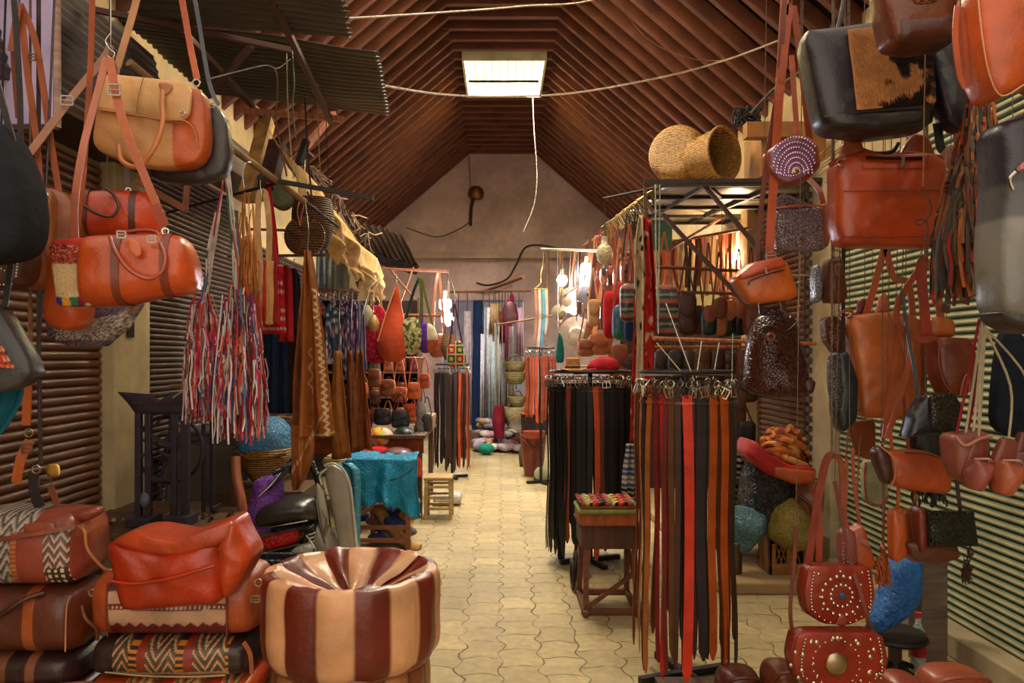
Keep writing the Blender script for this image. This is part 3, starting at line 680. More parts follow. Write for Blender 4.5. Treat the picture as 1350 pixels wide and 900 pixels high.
# ================= STRIPED POUFS =================
def pouf(label, cx, cyb, Y, R, H, pal, top=True, sag=.05, nm='leather_pouf', rot=0, z=None, n=16):
    t = T(nm, label, 'pouf', cx, cyb, Y)
    if z is not None: t.e.location.z = z
    rows = []; NS = n*10
    def pc(x, y, zz):
        a = (math.atan2(y, x)+rot) % (2*PI); k = int(a/(2*PI/n)); return pal[k % 2]
    prof = [(0.02, .80), (.0, .88), (.10, .97), (.25, 1.0), (.5, 1.01), (.8, 1.0), (.95, .985), (1.0, .95), (1.015, .88)]
    for zz, rr in cat([Vector((a, b, 0)) for a, b in prof], 4) and [(v.x, v.y) for v in cat([Vector((a, b, 0)) for a, b in prof], 4)]:
        row = []
        for k in range(NS):
            a = 2*PI*k/NS; ph = ((a+rot)/(2*PI/n)) % 1; pinch = .012*(1-abs(2*ph-1))**.5 if True else 0
            q = R*rr*(1+.02*nz(math.cos(a)*2, math.sin(a)*2, zz*3))-.008+pinch*.8
            row.append(Vector((q*math.cos(a), q*math.sin(a), H*zz+.004*nz(a*3, zz*3, 2))))
        rows.append(row)
    base_n = len(rows)
    for j in range(1, 22):
        s_ = .88*(1-j/22)
        row = []
        for k in range(NS):
            a = 2*PI*k/NS; ph = ((a+rot)/(2*PI/n)) % 1; i = int((a+rot)/(2*PI/n)) % n
            f = math.sin(PI*ph)**.7*(.022+.016*math.sin(i*2.3))*(4*s_*(1-s_))**.8
            e = .018*nz(math.cos(a)*s_*4, math.sin(a)*s_*4, 7)*(1-s_)
            tw = a+.18*(1-s_)*math.sin(i*1.7)
            row.append(Vector((R*s_*math.cos(tw), R*s_*math.sin(tw), H*1.0-sag*(1-(s_/.88)**2)+f+e)))
        rows.append(row)
    cols = []
    mb = MB().grid(rows, True, True, True)
    def cf(x, y, zz): return pc(x, y, zz)
    o = mb.build('cover', leather(None, .38), t.e)
    me = o.data; at = me.color_attributes.new('Col', 'FLOAT_COLOR', 'POINT')
    for r_ in range(len(rows)):
        for k in range(NS):
            a = 2*PI*k/NS; kk = int(((a+rot)/(2*PI/n)) % n); ph = ((a+rot)/(2*PI/n)) % 1
            col_ = lin(pal[kk % 2]); 
            if ph < .05 and r_ < base_n: col_ = lin('5a3020')
            at.data[r_*NS+k].color = (*col_, 1)
    for q in (-2, -1): at.data[q].color = (*lin(pal[0]), 1)
    MB().torus((0, 0, .01), R*.9, .008, 'z', 40).build('piping', leather('7a3c22'), t.e)
    return t
pouf('large pouf with cream and dark red leather panels, puckered on top', 464, 898, 2.3, .265, .258, ['c6946a', '641d0e'], z=.602, rot=math.radians(90+13.5-2.5), sag=.10)
pouf('tan and brown pouf directly under the large striped one', 464, 950, 2.3, .235, .3, ['a87448', '7a4428'], z=.302, sag=.0, rot=.2)
pouf('brown pouf resting on the paving at the bottom of the pouf pile', 464, 990, 2.3, .25, .305, ['8a5a38', '6a3420'], z=.002, sag=.0, rot=.5)
t = T('storage_crate', 'black plastic tray edge showing behind the striped pouf', 'tray', 420, 0, 3.05)
t.e.location = (-.40, 3.05, 0)
for a, b_ in (((-.55, -.2, .1), (.0, -.185, .735)), ((-.55, -.095, .1), (.0, -.08, .735)), ((-.55, -.185, .1), (-.535, -.095, .735)), ((-.015, -.185, .1), (.0, -.095, .735)), ((-.55, -.2, 0), (.0, -.08, .1))):
    MB().box(a, b_).build('side_wall', mat('plastic', '1c1a1a', .5), t.e, smooth=False, bevel=.006)
# ================= LEFT: METAL SHEETS, POLES, AWNINGS =================
def quad(name, m, A, B, C, D, nu, nv, amp=0, waves=0, along='u', noise_=.0, label=None, c=None, scallop=0, solid=.003, wavy=0, group=None, sag=0):
    """sheet with corners A-B (top) and D-C (bottom) in metres"""
    A, B, C, D = map(Vector, (A, B, C, D)); n = (B-A).cross(D-A).normalized(); rows = []; o0 = (A+B+C+D)/4
    for j in range(nv+1):
        v = j/nv; row = []
        for i in range(nu+1):
            u = i/nu; p = (A.lerp(B, u)).lerp(D.lerp(C, u), v)
            w_ = amp*math.sin(2*PI*waves*(v if along == 'u' else u))+noise_*nz(u*4, v*4, A.x)
            p = p+n*w_
            p.z -= sag*4*u*(1-u)*(.3+v*.7)
            if scallop and j == nv: p = p+(D-A).normalized()*scallop*(random.random()-.2)
            if wavy and i == nu: p = p+(B-A).normalized()*wavy*math.sin(v*waves*2*PI)
            row.append(p-o0)
        rows.append(row)
    o = MB().grid(rows).build(name, m, solid=solid); o.location = o0
    return tag(o, label, c, group)
TIN = mat('paint', '5b5244', .5); TINE = TIN
quad('roofing_sheet', TIN, P(150, 20, 4.75), P(498, 67, 4.2), P(512, 152, 5.25), P(270, 122, 5.5), 50, 160, .008, 17, 'u', .02, 'grey corrugated tin sheet with a ragged end, the lower of two above the tan bag', 'roofing sheet', wavy=.008)
quad('roofing_sheet', TIN, P(100, -120, 3.3), P(446, -40, 3.3), P(463, 49, 3.95), P(190, 30, 4.2), 50, 120, .008, 12, 'u', .02, 'grey corrugated tin sheet cut off by the top of the frame', 'roofing sheet', wavy=.008)
OLDW = mat('wood', '8a5230', grain=(4, 30, 4)); IW = mat('paint', '54301f', .6)
def pole(nm, label, a, b, m, r=.012, c='pole', mid=None, n=8, sq=False):
    t = T(nm, label, c, a[0], a[1], a[2]); pts = [P(*a)-t.e.location]+([P(*q)-t.e.location for q in mid] if mid else [])+[P(*b)-t.e.location]
    mb = MB()
    if sq: mb.bar(pts[0], pts[-1], r*2)
    else: mb.tube(pts, r, n, 6 if mid else 1)
    o = mb.build(nm, m, None, smooth=not sq); o.location = t.e.location; tag(o, label, c); bpy.data.objects.remove(t.e)
    return o
pole('angle_iron', 'rust brown iron bar crossing both corrugated sheets at a slant', (340, -40, 3.5), (437, 162, 4.9), IW, .016, 'bar', sq=True)
pole('angle_iron', 'dark iron bar running under the lower corrugated sheet', (120, 12, 4.0), (383, 66, 4.2), IW, .014, 'bar', sq=True)
pole('angle_iron', 'short dark strut slanting below the lower corrugated sheet', (332, 60, 4.2), (268, 132, 4.9), IW, .015, 'bar', sq=True)
pole('angle_iron', 'long brown strut passing behind the tan bag towards the light batten', (230, 30, 4.1), (345, 152, 5.3), IW, .016, 'bar', sq=True)
pole('wooden_batten', 'light wooden batten with a square end below the corrugated sheets', (322, 146, 5.15), (452, 157, 4.85), mat('wood', 'a0603c', grain=(30, 4, 4)), .018, 'batten', sq=True)
BAM = mat('wood', '8a6a44', grain=(6, 6, 6))
pole('bamboo_pole', 'knobbly brown wooden pole the tassels hang from', (170, 82, 3.0), (402, 266, 4.1), BAM, .017, 'pole', mid=[(294, 186, 3.5), (345, 224, 3.8)])
pole('iron_rod', 'thin dark iron rod reaching from the shutter to the wooden pole', (185, 290, 5.9), (366, 241, 3.95), IRON, .009, 'rod')
pole('iron_rod', 'dark square iron rod pointing out into the alley above the straw disc', (340, 234, 3.9), (492, 261, 3.9), IRON, .011, 'rod', sq=True)
pole('iron_rod', 'short rod slanting down beside the straw disc', (398, 262, 4.1), (446, 299, 4.6), IRON, .009, 'rod')
pole('wooden_batten', 'brown wooden batten under the tan bag beside the shutter housing', (180, 238, 3.9), (246, 277, 3.9), OLDW, .016, 'batten', sq=True)
pole('wooden_batten', 'short upright wooden batten under the tan bag', (247, 240, 3.9), (244, 278, 3.9), OLDW, .012, 'batten', sq=True)
for q, (a, b_, cc, r, lb) in enumerate((((325, 262, 5.0), (352, 160, 5.4), 'c09050', .045, 'broad yellowish plank standing up behind the wooden pole'), ((385, 215, 5.2), (440, 150, 5.8), '8a4a28', .02, 'reddish stick slanting up towards the roof behind the tassels'), ((352, 250, 5), (367, 190, 5.2), '4a2c20', .05, 'dark brown board beside the yellowish plank'), ((394, 215, 4.9), (404, 185, 5), '2c2420', .02, 'short black stick beside the hanging cords'))):
    pole('wooden_plank', lb, a, b_, mat('wood', cc, grain=(8, 8, 8)), r, 'plank', sq=True)
# loose cords and twigs
def cordt(label, pts, r=.003, col='6a5238', nm='cord'):
    a = P(*pts[0]); o = MB().tube([P(*q)-a for q in pts], r, 5, 6).build(nm, mat('plastic', col, .7)); o.location = a; return tag(o, label, 'cord' if nm == 'cord' else nm.replace('_', ' '))
cordt('brown knotted cord hanging from the slanted iron bar', [(362, 90, 4.2), (366, 110, 4.1), (364, 160, 4.1), (372, 200, 4.0), (378, 232, 3.95)], .005, '6a4a30')
cordt('green cord dangling in front of the lower corrugated sheet', [(385, 62, 4.2), (388, 110, 4.1), (386, 140, 4.1), (390, 182, 4.0)], .004, '6a7a64')
cordt('grey wire looping from the black bag to the iron bar', [(276, 104, 3.0), (310, 95, 3.3), (350, 86, 3.8), (366, 90, 4.1), (383, 78, 4.2)], .003, '8a8070')
cordt('thin cord hanging straight down beside the iron rod end', [(419, 110, 4.8), (420, 180, 4.7), (423, 245, 4.6)], .0035, '9a7a50')
cordt('dark cord hanging down the roof side of the straw disc', [(402, 130, 4.9), (405, 190, 4.6), (411, 262, 4.4)], .006, '2a2624')
cordt('dark wire hanging above the cream awning', [(430, 160, 5), (432, 210, 5), (440, 300, 5.2)], .003, '2a2624')
cordt('pair of pale cords dropping to the wooden pole', [(378, 70, 4.2), (380, 150, 4.1), (387, 235, 4.0)], .0035, 'a89878')
# electric wires strung across the roof
cordt('pale cable strung high across the roof near the top of the frame', [(430, 26, 3.9), (560, 18, 5), (690, 8, 5.8), (800, -6, 6.2), (960, -90, 6.3)], .007, 'b09a80', 'cable')
cordt('pale cable sagging under the skylight from sheet to roof edge', [(507, 113, 4.6), (580, 124, 5.5), (660, 127, 6), (760, 122, 6.4), (880, 100, 6.4), (960, 78, 6.2), (1040, 48, 5.4)], .0085, 'a8927c', 'cable')
cordt('dark cable looping down beside the roof rafters to the pale cable', [(812, -5, 6.0), (850, 48, 6.2), (900, 74, 6.3), (950, 80, 6.3), (1000, 64, 6.0)], .007, '8a5a3c', 'cable')
cordt('long white cord hanging from the skylight frame', [(702, 119, 10.7), (704, 170, 10.5), (708, 230, 10.5), (704, 270, 10.5), (690, 305, 10.5)], .007, 'a8988c')
cordt('wire drooping between lamp bracket and back wall roof line', [(536, 300, 13.8), (575, 312, 13.8), (605, 302, 13.8), (622, 290, 13.8)], .012, '5a4a42')
cordt('thin grey wire crossing near the top of the gable', [(618, 205, 13.8), (622, 280, 13.8)], .01, '7a6a62')
# wall lamp bracket on the gable
t = T('wall_lamp', 'small round rusty lamp on a bracket high on the end wall', 'lamp', 627, 295, 13.75)
t.loft('lamp_shade', mat('metal', '8a5a3a', .5), [(246, 622, 633, .14), (250, 618, 637, .22), (257, 617, 638, .24), (262, 620, 636, .2)], n=2)
t.put('bracket', MB().tube([t.p(620, 296, .1), t.p(621, 275, 0), t.p(624, 262, 0)], .03, 8, 4), IRON)
# black pipe on the end wall, electric conduit
cordt('thick black cable bending down the end wall to the passage', [(745, 330, 12.0), (712, 323, 13), (692, 327, 13.5), (680, 350, 13.7), (668, 368, 13.8), (645, 376, 13.8), (628, 373, 13.8)], .02, '2a2624', 'cable')
# awnings
random.seed(4)
quad('canvas_awning', fabric('c09a5c'), P(352, 168, 4.5), P(504, 356, 7.4), P(505, 388, 7.1), P(404, 268, 4.7), 60, 14, .02, 3, 'v', .05, 'cream canvas awning with a frayed edge sloping down along the stalls', 'awning', scallop=.05)
quad('awning_valance', fabric('b08a50'), P(424, 262, 4.9), P(504, 384, 7.0), P(501, 398, 7.0), P(437, 332, 5.2), 60, 14, .03, 4, 'v', .06, 'hanging frayed flap below the cream awning', 'awning', scallop=.09)
quad('roofing_sheet', mat('plaster', '4a3626'), P(452, 284, 7.6), P(532, 310, 8.6), P(553, 352, 9.7), P(478, 326, 8.8), 50, 24, .012, 9, 'v', .03, 'brown weathered corrugated roof sheet over the far bag stall', 'roofing sheet', scallop=.05)
quad('roofing_sheet', mat('plaster', '2e221a'), P(470, 324, 8.75), P(552, 350, 9.65), P(549, 362, 9.6), P(476, 344, 8.7), 30, 6, .01, 5, 'v', .03, 'dark lower edge sheet under the brown weathered roof sheet', 'roofing sheet')
t = T('twig_bundle', 'tangle of dry twigs and reeds lying on the cream awning', 'twigs', 450, 280, 6.0); mb = MB(); random.seed(9)
for q in range(60):
    u = random.random(); a = P(395+u*100, 205+u*120-random.random()*8, 5.2+u*2); d = Vector((random.uniform(-.12, .12), random.uniform(-.2, .3), random.uniform(-.12, .04)))
    mb.tube([a-t.e.location, a+d*.5+Vector((0, 0, random.uniform(-.03, .03)))-t.e.location, a+d-t.e.location], .006, 4)
mb.build('twigs', mat('wood', '8a6238'), t.e); t.e['kind'] = 'stuff'
# ================= TASSELS =================
def strips(t, name, region, n, pal, wd=.008, m=None, spread=0, dy=0, dd=.05, top=(0, 0)):
    """region: x0,x1 (roots), y0,y1 (roots), ends y0,y1, x spread"""
    x0, x1, ry0, ry1, ey0, ey1, ex0, ex1 = region; mb = MB(); cols = []
    for q in range(n):
        u = random.random(); xr = x0+(x1-x0)*u; xe = ex0+(ex1-ex0)*min(max(u+random.uniform(-.12, .12), 0), 1)
        ya = random.uniform(ry0, ry1); yb = random.uniform(ey0, ey1); L = yb-ya; y_ = dy+random.uniform(-dd, dd)
        ya = ya+L*random.uniform(0, .7)
        s_ = (ya-ry0)/max(ey1-ry0, 1); pts = []
        for k in range(5):
            f = k/4; g = (ya+(yb-ya)*f-ry0)/(ey1-ry0); x = xr+(xe-xr)*min(1, g*1.6)**.7+random.uniform(-2.6, 2.6)
            pts.append(t.p(x, ya+(yb-ya)*f, y_*(.4+.9*g)+random.uniform(-.008, .008)))
        n0 = len(mb.v); mb.ribbon(pts, wd*random.uniform(.6, 1.3), .0015, 2); cols += [random.choice(pal)]*(len(mb.v)-n0)
    o = t.put(name, mb, m or fabric()); at = o.data.color_attributes.new('Col', 'FLOAT_COLOR', 'POINT')
    for i, cc in enumerate(cols): at.data[i].color = (*lin(cc), 1)
    return o
MULTI = ['e8e0e4', 'd8d0cc', '5a2a24', 'c8c0c4', 'b02c3c', 'd0503c', '9a2c5c', 'c8b8b0', '6a7a9a', '8a5038', 'c05c3c', 'e0d8d4', '7a3430', '4a4a7a', 'b0a098', 'c83040', '5a3a30', 'd8789a']
random.seed(21)
t = T('tassel_garland', 'garland of many-coloured leather strip tassels on white cords, hanging from the wooden pole', 'tassel', 298, 580, 3.5)
for pts, r in (([(298, 222, 0), (288, 280, 0), (278, 330, 0), (270, 385, 0), (264, 410, 0)], .011), ([(299, 222, 0), (306, 290, 0), (311, 340, 0), (312, 385, 0), (314, 410, 0)], .013)):
    cols = []; mb = MB()
    for q in range(22):
        pp = [t.p(a+random.uniform(-4, 4), b_, random.uniform(-.012, .012)) for a, b_, _ in pts]; i0 = random.randrange(0, 3); n0 = len(mb.v)
        mb.ribbon(pp[i0:], .007, .002, 4); cols += [random.choice(['cfc6c0', 'b8aca4', 'c8b8a8', 'a83040', '3a6a50', '4a5a9a', 'd0c8c4', 'b85a40'])]*(len(mb.v)-n0)
    o = t.put('cord', mb, fabric()); at = o.data.color_attributes.new('Col', 'FLOAT_COLOR', 'POINT')
    for i, cc in enumerate(cols): at.data[i].color = (*lin(cc), 1)
strips(t, 'tassel', (257, 276, 380, 450, 450, 558, 246, 297), 560, MULTI, .0062, dd=.06)
strips(t, 'tassel', (300, 327, 365, 445, 450, 585, 289, 346), 760, MULTI, .0062, dd=.07)
t.tube('hook', CHROME, [(298, 224, 0), (294, 214, 0), (296, 200, 0), (303, 190, .02), (305, 196, .03)], .0025)
random.seed(23)
t = T('yarn_bundle', 'long orange-brown yarn bundle hanging beside the many-coloured tassels', 'tassel', 322, 480, 3.6)
strips(t, 'yarn', (318, 330, 245, 300, 380, 440, 314, 338), 90, ['b5763c', 'c88a4c', '9a5a2c', 'c86a34', 'a86a34'], .007, dd=.02)
strips(t, 'yarn_end', (318, 334, 360, 400, 420, 490, 316, 346), 90, ['b5763c', 'c86a34', '9a3a2c', 'c8b8a0', 'b84a30'], .007, dd=.03)
t.tube('hook', CHROME, [(322, 248, 0), (320, 230, 0), (324, 215, 0), (328, 212, .03)], .0025)
def kilimcol(bands, hor=False):
    def f(x, y):
        v = (y if hor else x); tot = bands[-1][0]; v = v % tot
        for b_, cc in bands:
            if v < b_: return cc
        return bands[0][1]
    return f
t = T('tote_bag', 'red and cream striped woven tote with a beige shoulder strap behind the tassels', 'bag', 348, 435, 3.9)
t.sheet('body', fabric(), [(344, 330, 364), (380, 330, 366), (428, 342, 368)], folds=1, amp=.01, nu=90, sub=10, colpx=lambda x, y: ['a02820', '7a1c1c', 'c8a078', 'b83028', 'c8985c', 'c8985c', '8a2020'][int(x*.23) % 7], th=.02)
t.strap('strap', fabric('c8a070'), [(343, 346, 0), (340, 300, 0), (342, 258, 0), (350, 256, 0), (355, 300, 0), (354, 346, 0)], .03); t.strap('strap', fabric('a83028'), [(352, 258, .02), (356, 300, .02), (362, 345, .02)], .02)
t.tube('hook', CHROME, [(345, 256, 0), (343, 240, 0), (348, 230, 0), (352, 226, .03)], .003)
t = T('woven_bag', 'bright red embroidered bag low behind the striped tote', 'bag', 362, 441, 4.1)
t.sheet('body', fabric(), [(350, 362, 372), (395, 350, 374), (440, 345, 377)], folds=1, amp=.008, nu=60, sub=14, th=.02, colpx=lambda x, y: 'c8b8b0' if (int(y) % 12 < 2 and int(x) % 3) else ('8a141c' if (y+zig(x, 0, 8, 6)) % 14 < 4 else 'b81c24'))
t.strap('strap', fabric('b02028'), [(366, 352, 0), (362, 300, 0), (356, 236, -.05)], .02)
# straw disc and hats
def lathe_face(t, nm, m, cx, cy, R, prof, dy=0, parent=None):
    """disc facing the alley mouth; prof = (radius fraction, y offset)"""
    c0 = t.p(cx, cy, dy); rows = [[c0+Vector((R*r*math.cos(a), y, R*r*math.sin(a))) for a in [2*PI*k/40 for k in range(40)]] for r, y in prof]
    return t.put(nm, MB().grid(rows, True, True, True), m, parent=parent)
t = T('straw_disc', 'round coiled straw tray hanging above the brown patterned rug', 'tray', 402, 336, 4.2)
prof = [(q/14, -.03+.03*(q/14)**2+(.008 if q % 2 else 0)) for q in range(1, 15)]+[(1.0, .03), (.5, .02)]
lathe_face(t, 'coil', mat('straw', '7a4e2c'), 401, 311, .112, prof)
t.tube('hanging_loop', leather('c06a44'), [(398, 300, -.04), (394, 280, -.03), (396, 264, 0), (402, 262, 0), (400, 282, -.03), (398, 300, -.04)], .003)
t = T('brimmed_hat', 'olive green hat tucked under the wooden pole above the straw disc', 'hat', 372, 275, 4.5)
lathe_face(t, 'crown', fabric('5c6048'), 372, 262, .066, [(.2, -.06), (.8, -.05), (1, -.02), (1, .03)]); t.tube('hanging_cord', leather('4a3a28'), [(374, 255, 0), (376, 236, -.1)], .004)
t = T('straw_basket', 'dark straw basket half hidden behind the straw disc', 'basket', 420, 330, 4.7)
t.loft('body', mat('straw', '6a4224'), [(262, 388, 436, .2), (285, 385, 440, .24), (310, 388, 437, .22), (328, 395, 430, .16)], n=2.2, cap0=False); t.tube('hanging_cord', leather('2a2420'), [(411, 264, 0), (411, 258, -.1)], .006)
# ================= BROWN RUGS =================
def c(x, y):
    if x > 405 and y < 575:
        zx = 414+(y-390)*.085+zig(y, 0, 9, 4)
        if y > 382 and abs(x-zx) < 1.4: return 'cdb58c'
    if abs(y-(570-(x-440)*.15)) < 1.2 and x > 410: return 'b89868'
    if abs((x-398)+(y-600)*.55) < .9 or (y > 455 and y < 520 and abs(x-405-abs(((y-455)/10) % 2-1)*6) < .7): return 'b89868'
    return '8a4f20' if x > 400 else ('9c6430' if x > 394 else '74401c')
random.seed(31)
t = T('rug', 'brown rug with a cream zigzag line hanging in a long cone', 'rug', 410, 645, 3.75)
t.sheet('cloth', fabric(), [(330, 402, 408), (380, 397, 417), (450, 391, 426), (520, 387, 433), (575, 386, 440)], folds=2.2, amp=.035, nu=120, sub=30, colpx=c, th=.008)
t.sheet('cloth_underside', fabric(), [(560, 386, 414), (600, 386, 414), (645, 388, 396)], folds=1, amp=.02, nu=50, sub=10, colpx=c, th=.008, dy=-.01)
t.tube('hanging_cord', leather('4a3a28'), [(405, 335, 0), (403, 300, .05), (402, 266, .3)], .004)
for a, (x0, x1, yb, lb) in enumerate(((436, 462, 604, 'plain dark tan rug folded in a narrow drop next to the zigzag rug'), (456, 474, 596, 'second plain tan rug behind the narrow folded one'), (466, 492, 592, 'reddish brown rug spreading towards the stall table'))):
    t = T('rug', lb, 'rug', (x0+x1)/2, yb, 5.5+.1*a)
    t.sheet('cloth', fabric(['84501f', '6a3c1c', '8a4a24'][a]), [(462, (x0+x1)/2-8, (x0+x1)/2-1), (520, x0+1, (x0+x1)/2+5), (yb, x0+2, x1)], folds=.8, amp=.03, nu=40, th=.008)
    t.tube('hanging_cord', leather('2a2420'), [((x0+x1)/2-4, 466, 0), ((x0+x1)/2-2, 420, 0), ((x0+x1)/2, 386, 5.9-5.5-.1*a)], .005)
# ================= CLOTHES RAIL =================
pole('clothes_rail', 'thin wooden rail the dark patterned clothes hang from', (300, 379, 5.9), (474, 384, 5.9), mat('wood', '8a5a34', grain=(20, 4, 4)), .013, 'rail')
pole('clothes_rail', 'higher rail near the straw basket reaching to the cream awning', (300, 338, 5.2), (430, 336, 5.2), mat('wood', '6a4028', grain=(20, 4, 4)), .01, 'rail')
def garment(label, xc, w_, yt, yb, Y, col, nm='dress', flare=1.25, colpx=None, group=None):
    t = T(nm, label, 'clothing', xc, yb, Y, group)
    t.sheet('cloth', fabric(None if colpx else col), [(yt, xc-w_*.16, xc+w_*.16), (yt+6, xc-w_*.36, xc+w_*.36), (yt+16, xc-w_*.5, xc+w_*.5), (yb, xc-w_*.5*flare, xc+w_*.5*flare)], folds=2, amp=.018, nu=34, sub=5 if not colpx else 16, th=.006, colpx=colpx)
    t.tube('hanger', CHROME, [(xc-w_*.3, yt+6, 0), (xc, yt, 0), (xc+w_*.3, yt+6, 0), (xc, yt, 0), (xc, yt-8, 0), (xc+2, yt-13, .01)], .003, smooth=1)
    return t
def flor(base, spots, sc=4, thr=.02):
    def f(x, y):
        v = nz(x, y, len(base)+x*0, 1/sc)
        return spots[int(abs(nz(x, y, 9, 1/(sc*2)))*30) % len(spots)] if v > thr else base
    return f
G = [(414, 16, 500, '8a1c28', None, 'maroon top first on the rail beside the zigzag rug'), (420, 18, 490, None, flor('24242c', ['d84a5a', '2a8a5a', 'e88a9a']), 'black dress with pink and green flowers on the rail'),
     (429, 16, 470, '20242e', None, 'short dark navy jacket on the rail'), (435, 16, 488, '1e1a1e', None, 'black blouse on the rail between navy jacket and blue dress'), (440, 18, 480, None, flor('34506a', ['d8e0e8', '8a4a5a']), 'blue and white patterned dress on the rail'),
     (447, 16, 500, None, flor('242a34', ['a8b8d0', 'c85a5a'], 3), 'dark dress with small pale flowers on the rail'), (452, 15, 474, '16161a', None, 'plain black cardigan on the rail'), (457, 16, 492, None, flor('443e54', ['e8d8e8', '5a4a8a'], 3), 'grey violet printed dress on the rail'),
     (464, 15, 498, None, flor('5a3a64', ['c8a0b8', '2c3a6a'], 4), 'purple patterned dress near the end of the rail'), (472, 15, 486, '8a86a0', None, 'pale lilac long shawl at the end of the rail')]
for q, (x, w_, yb, col, cf, lb) in enumerate(G): garment(lb, x, w_*(1.0 if cf else 1.2), 396, yb, (5.85 if cf else 5.93)+(q % 2)*.02, col, colpx=cf)
G2 = [(330, '24222a', 'long black coat hanging in the dark behind the tassels'), (348, '1c2438', 'dark navy coat hanging behind the striped tote'), (366, '20304c', 'blue coat hanging beside the embroidered red bag'), (383, '2a1c20', 'dark plum coat hanging just behind the zigzag rug'), (340, '9a8a50', 'olive yellow shirt between the dark coats')]
for q, (x, col, lb) in enumerate(G2): garment(lb, x, 26 if q < 4 else 12, 394, 545 if q < 4 else 500, 5.93+(q % 2)*.02, col, 'coat', 1.1)
for q, (x, col, lb) in enumerate(((376, 'b02028', 'red blouse beside the zigzag rug on the upper hangers'), (372, '1c6a3c', 'green printed blouse on the upper hangers'), (386, '281c2c', 'dark blouse on the upper hangers'))): garment(lb, x, 17, 350+q*2, 450-q*8, 5.25+q*.04, col, 'blouse')
for q, (x, w_, yb, col, lb) in enumerate(((437, 14, 384, 'b5bdb0', 'pale green white shirt above the clothes rail'), (449, 16, 388, 'a8aca4', 'white shirt hanging between awning and clothes rail'), (424, 10, 380, '98a4b0', 'pale blue shirt beside the straw basket'))): garment(lb, x, w_*1.3, 316, yb, 6.3, col, 'shirt', 1.05)
pole('clothes_rail', 'rail under the cream awning carrying the pale shirts', (330, 302, 6.35), (470, 306, 6.35), mat('wood', '6a4028', grain=(20, 4, 4)), .012, 'rail')
# ================= SEWING-MACHINE STAND AND CRATE TABLE =================
t = T('work_table', 'rough wooden table under the cast-iron stand', 'table', 0, 0, 4.3)
t.e.location = (-1.78, 4.35, 0); WD = mat('wood', '5c4028', grain=(20, 3, 3))
for q in range(5): MB().box((-.55, -.45+q*.18, .56), (.62, -.45+q*.18+.165, .59)).build('top_board', WD, t.e, smooth=False, bevel=.004)
for sx in (-.5, .56):
    for sy in (-.4, .4): MB().box((sx-.03, sy-.03, 0), (sx+.03, sy+.03, .56)).build('leg', WD, t.e, smooth=False)
CI = mat('metal', '3c3640', .5, met=.35)
t = T('sewing_machine_stand', 'black cast-iron sewing machine stand with a spoked wheel standing on the work table', 'stand', 208, 692, 4.1)
t.e.location.z = .592
t.puff('table_bracket', CI, [(156, 517), (199, 520), (206, 526), (213, 529), (220, 522), (226, 517), (249, 518), (250, 546), (180, 546), (170, 532)], .03, .002, rnd=0, rings=4, wr=.001)
t.put('slot_bar', MB().bar(t.p(176, 531, -.02), t.p(246, 531, -.02), .012), RUST, smooth=False)
for x0, x1 in ((179, 187), (192, 200), (226, 234), (239, 250)): t.boxp('post', CI, x0, 545, x1, 690, .035, 0, bevel=.004)
for x0, x1 in ((265, 272), (276, 284)): t.boxp('post', CI, x0, 522, x1, 676, .03, .3)
t.boxp('back_bracket', CI, 258, 515, 290, 528, .03, .3)
t.boxp('foot', CI, 174, 680, 206, 692, .16); t.boxp('foot', CI, 222, 678, 254, 692, .16); t.boxp('foot', CI, 260, 668, 290, 680, .14, .3)
for a, b_ in (((187, 600), (192, 600)), ((200, 632), (226, 632)), ((200, 575), (226, 590)), ((234, 610), (239, 610))): t.put('crosspiece', MB().bar(t.p(*a), t.p(*b_), .02), CI, smooth=False)
c0 = t.p(211, 596, .12); mb = MB().torus(c0, .185, .011, 'y', 36, 8)
for k in range(5):
    a = k*2*PI/5+.3; mb.bar(c0, c0+Vector((.185*math.cos(a), 0, .185*math.sin(a))), .012)
mb.ball(c0, .03); t.put('wheel', mb, CI)
t.tube('treadle_rod', CI, [(222, 550, .05), (216, 590, .05), (208, 630, .05), (206, 660, .05)], .009); t.tube('lever', RUST, [(204, 596, .03), (213, 598, .0), (222, 604, .0), (223, 630, .0), (215, 637, .02), (200, 636, .03)], .009)
t.tube('axle', CI, [(200, 560, .06), (212, 548, .06), (220, 556, .08), (216, 575, .08)], .008)
t.put('rag', MB().ball(t.p(194, 658, -.03), .028, 10, (1, .8, 1.5)), fabric('6a6a7c')); 
pole('metal_strip', 'pale thin strip lying across the top of the cast-iron stand', (228, 524, 4.05), (246, 512, 4.05), mat('paint', 'b8a890'), .004, 'tool'); pole('wooden_stick', 'short round stick lying on the cast-iron stand', (224, 508, 4.25), (248, 507, 4.25), mat('wood', '8a6a4a'), .008, 'stick')
t = T('metal_cabinet', 'grey painted metal box cabinet behind the cast-iron stand', 'cabinet', 278, 0, 5.3)
t.e.location = (-1.98, 5.3, 0)
MB().box((-.28, -.2, 0), (.28, .2, .98)).build('body', mat('paint', '4c4640', .6), t.e, smooth=False, bevel=.01); MB().box((-.30, -.22, .98), (.30, .22, 1.0)).build('lid', mat('paint', '5e554a', .6), t.e, smooth=False, bevel=.004); MB().box((-.26, -.215, .08), (.26, -.2, .9)).build('door', mat('paint', '544d46', .6), t.e, smooth=False, bevel=.006)
random.seed(41)
for q in range(14):
    x = 150+q*13; a = (x, 690-random.random()*14, 4.0+random.random()*.3); b_ = (x+random.uniform(-50, 60), 660+random.random()*35, 4.5+random.random()*.3)
    o = pole('wooden_stick', 'loose wooden stick or offcut lying on the work table by the iron stand', a, b_, mat('wood', random.choice(['8a6a48', '6a4a30', 'a08058', '4a3424'])), random.uniform(.006, .012), 'stick', sq=True); o['group'] = 'loose sticks around the iron stand'
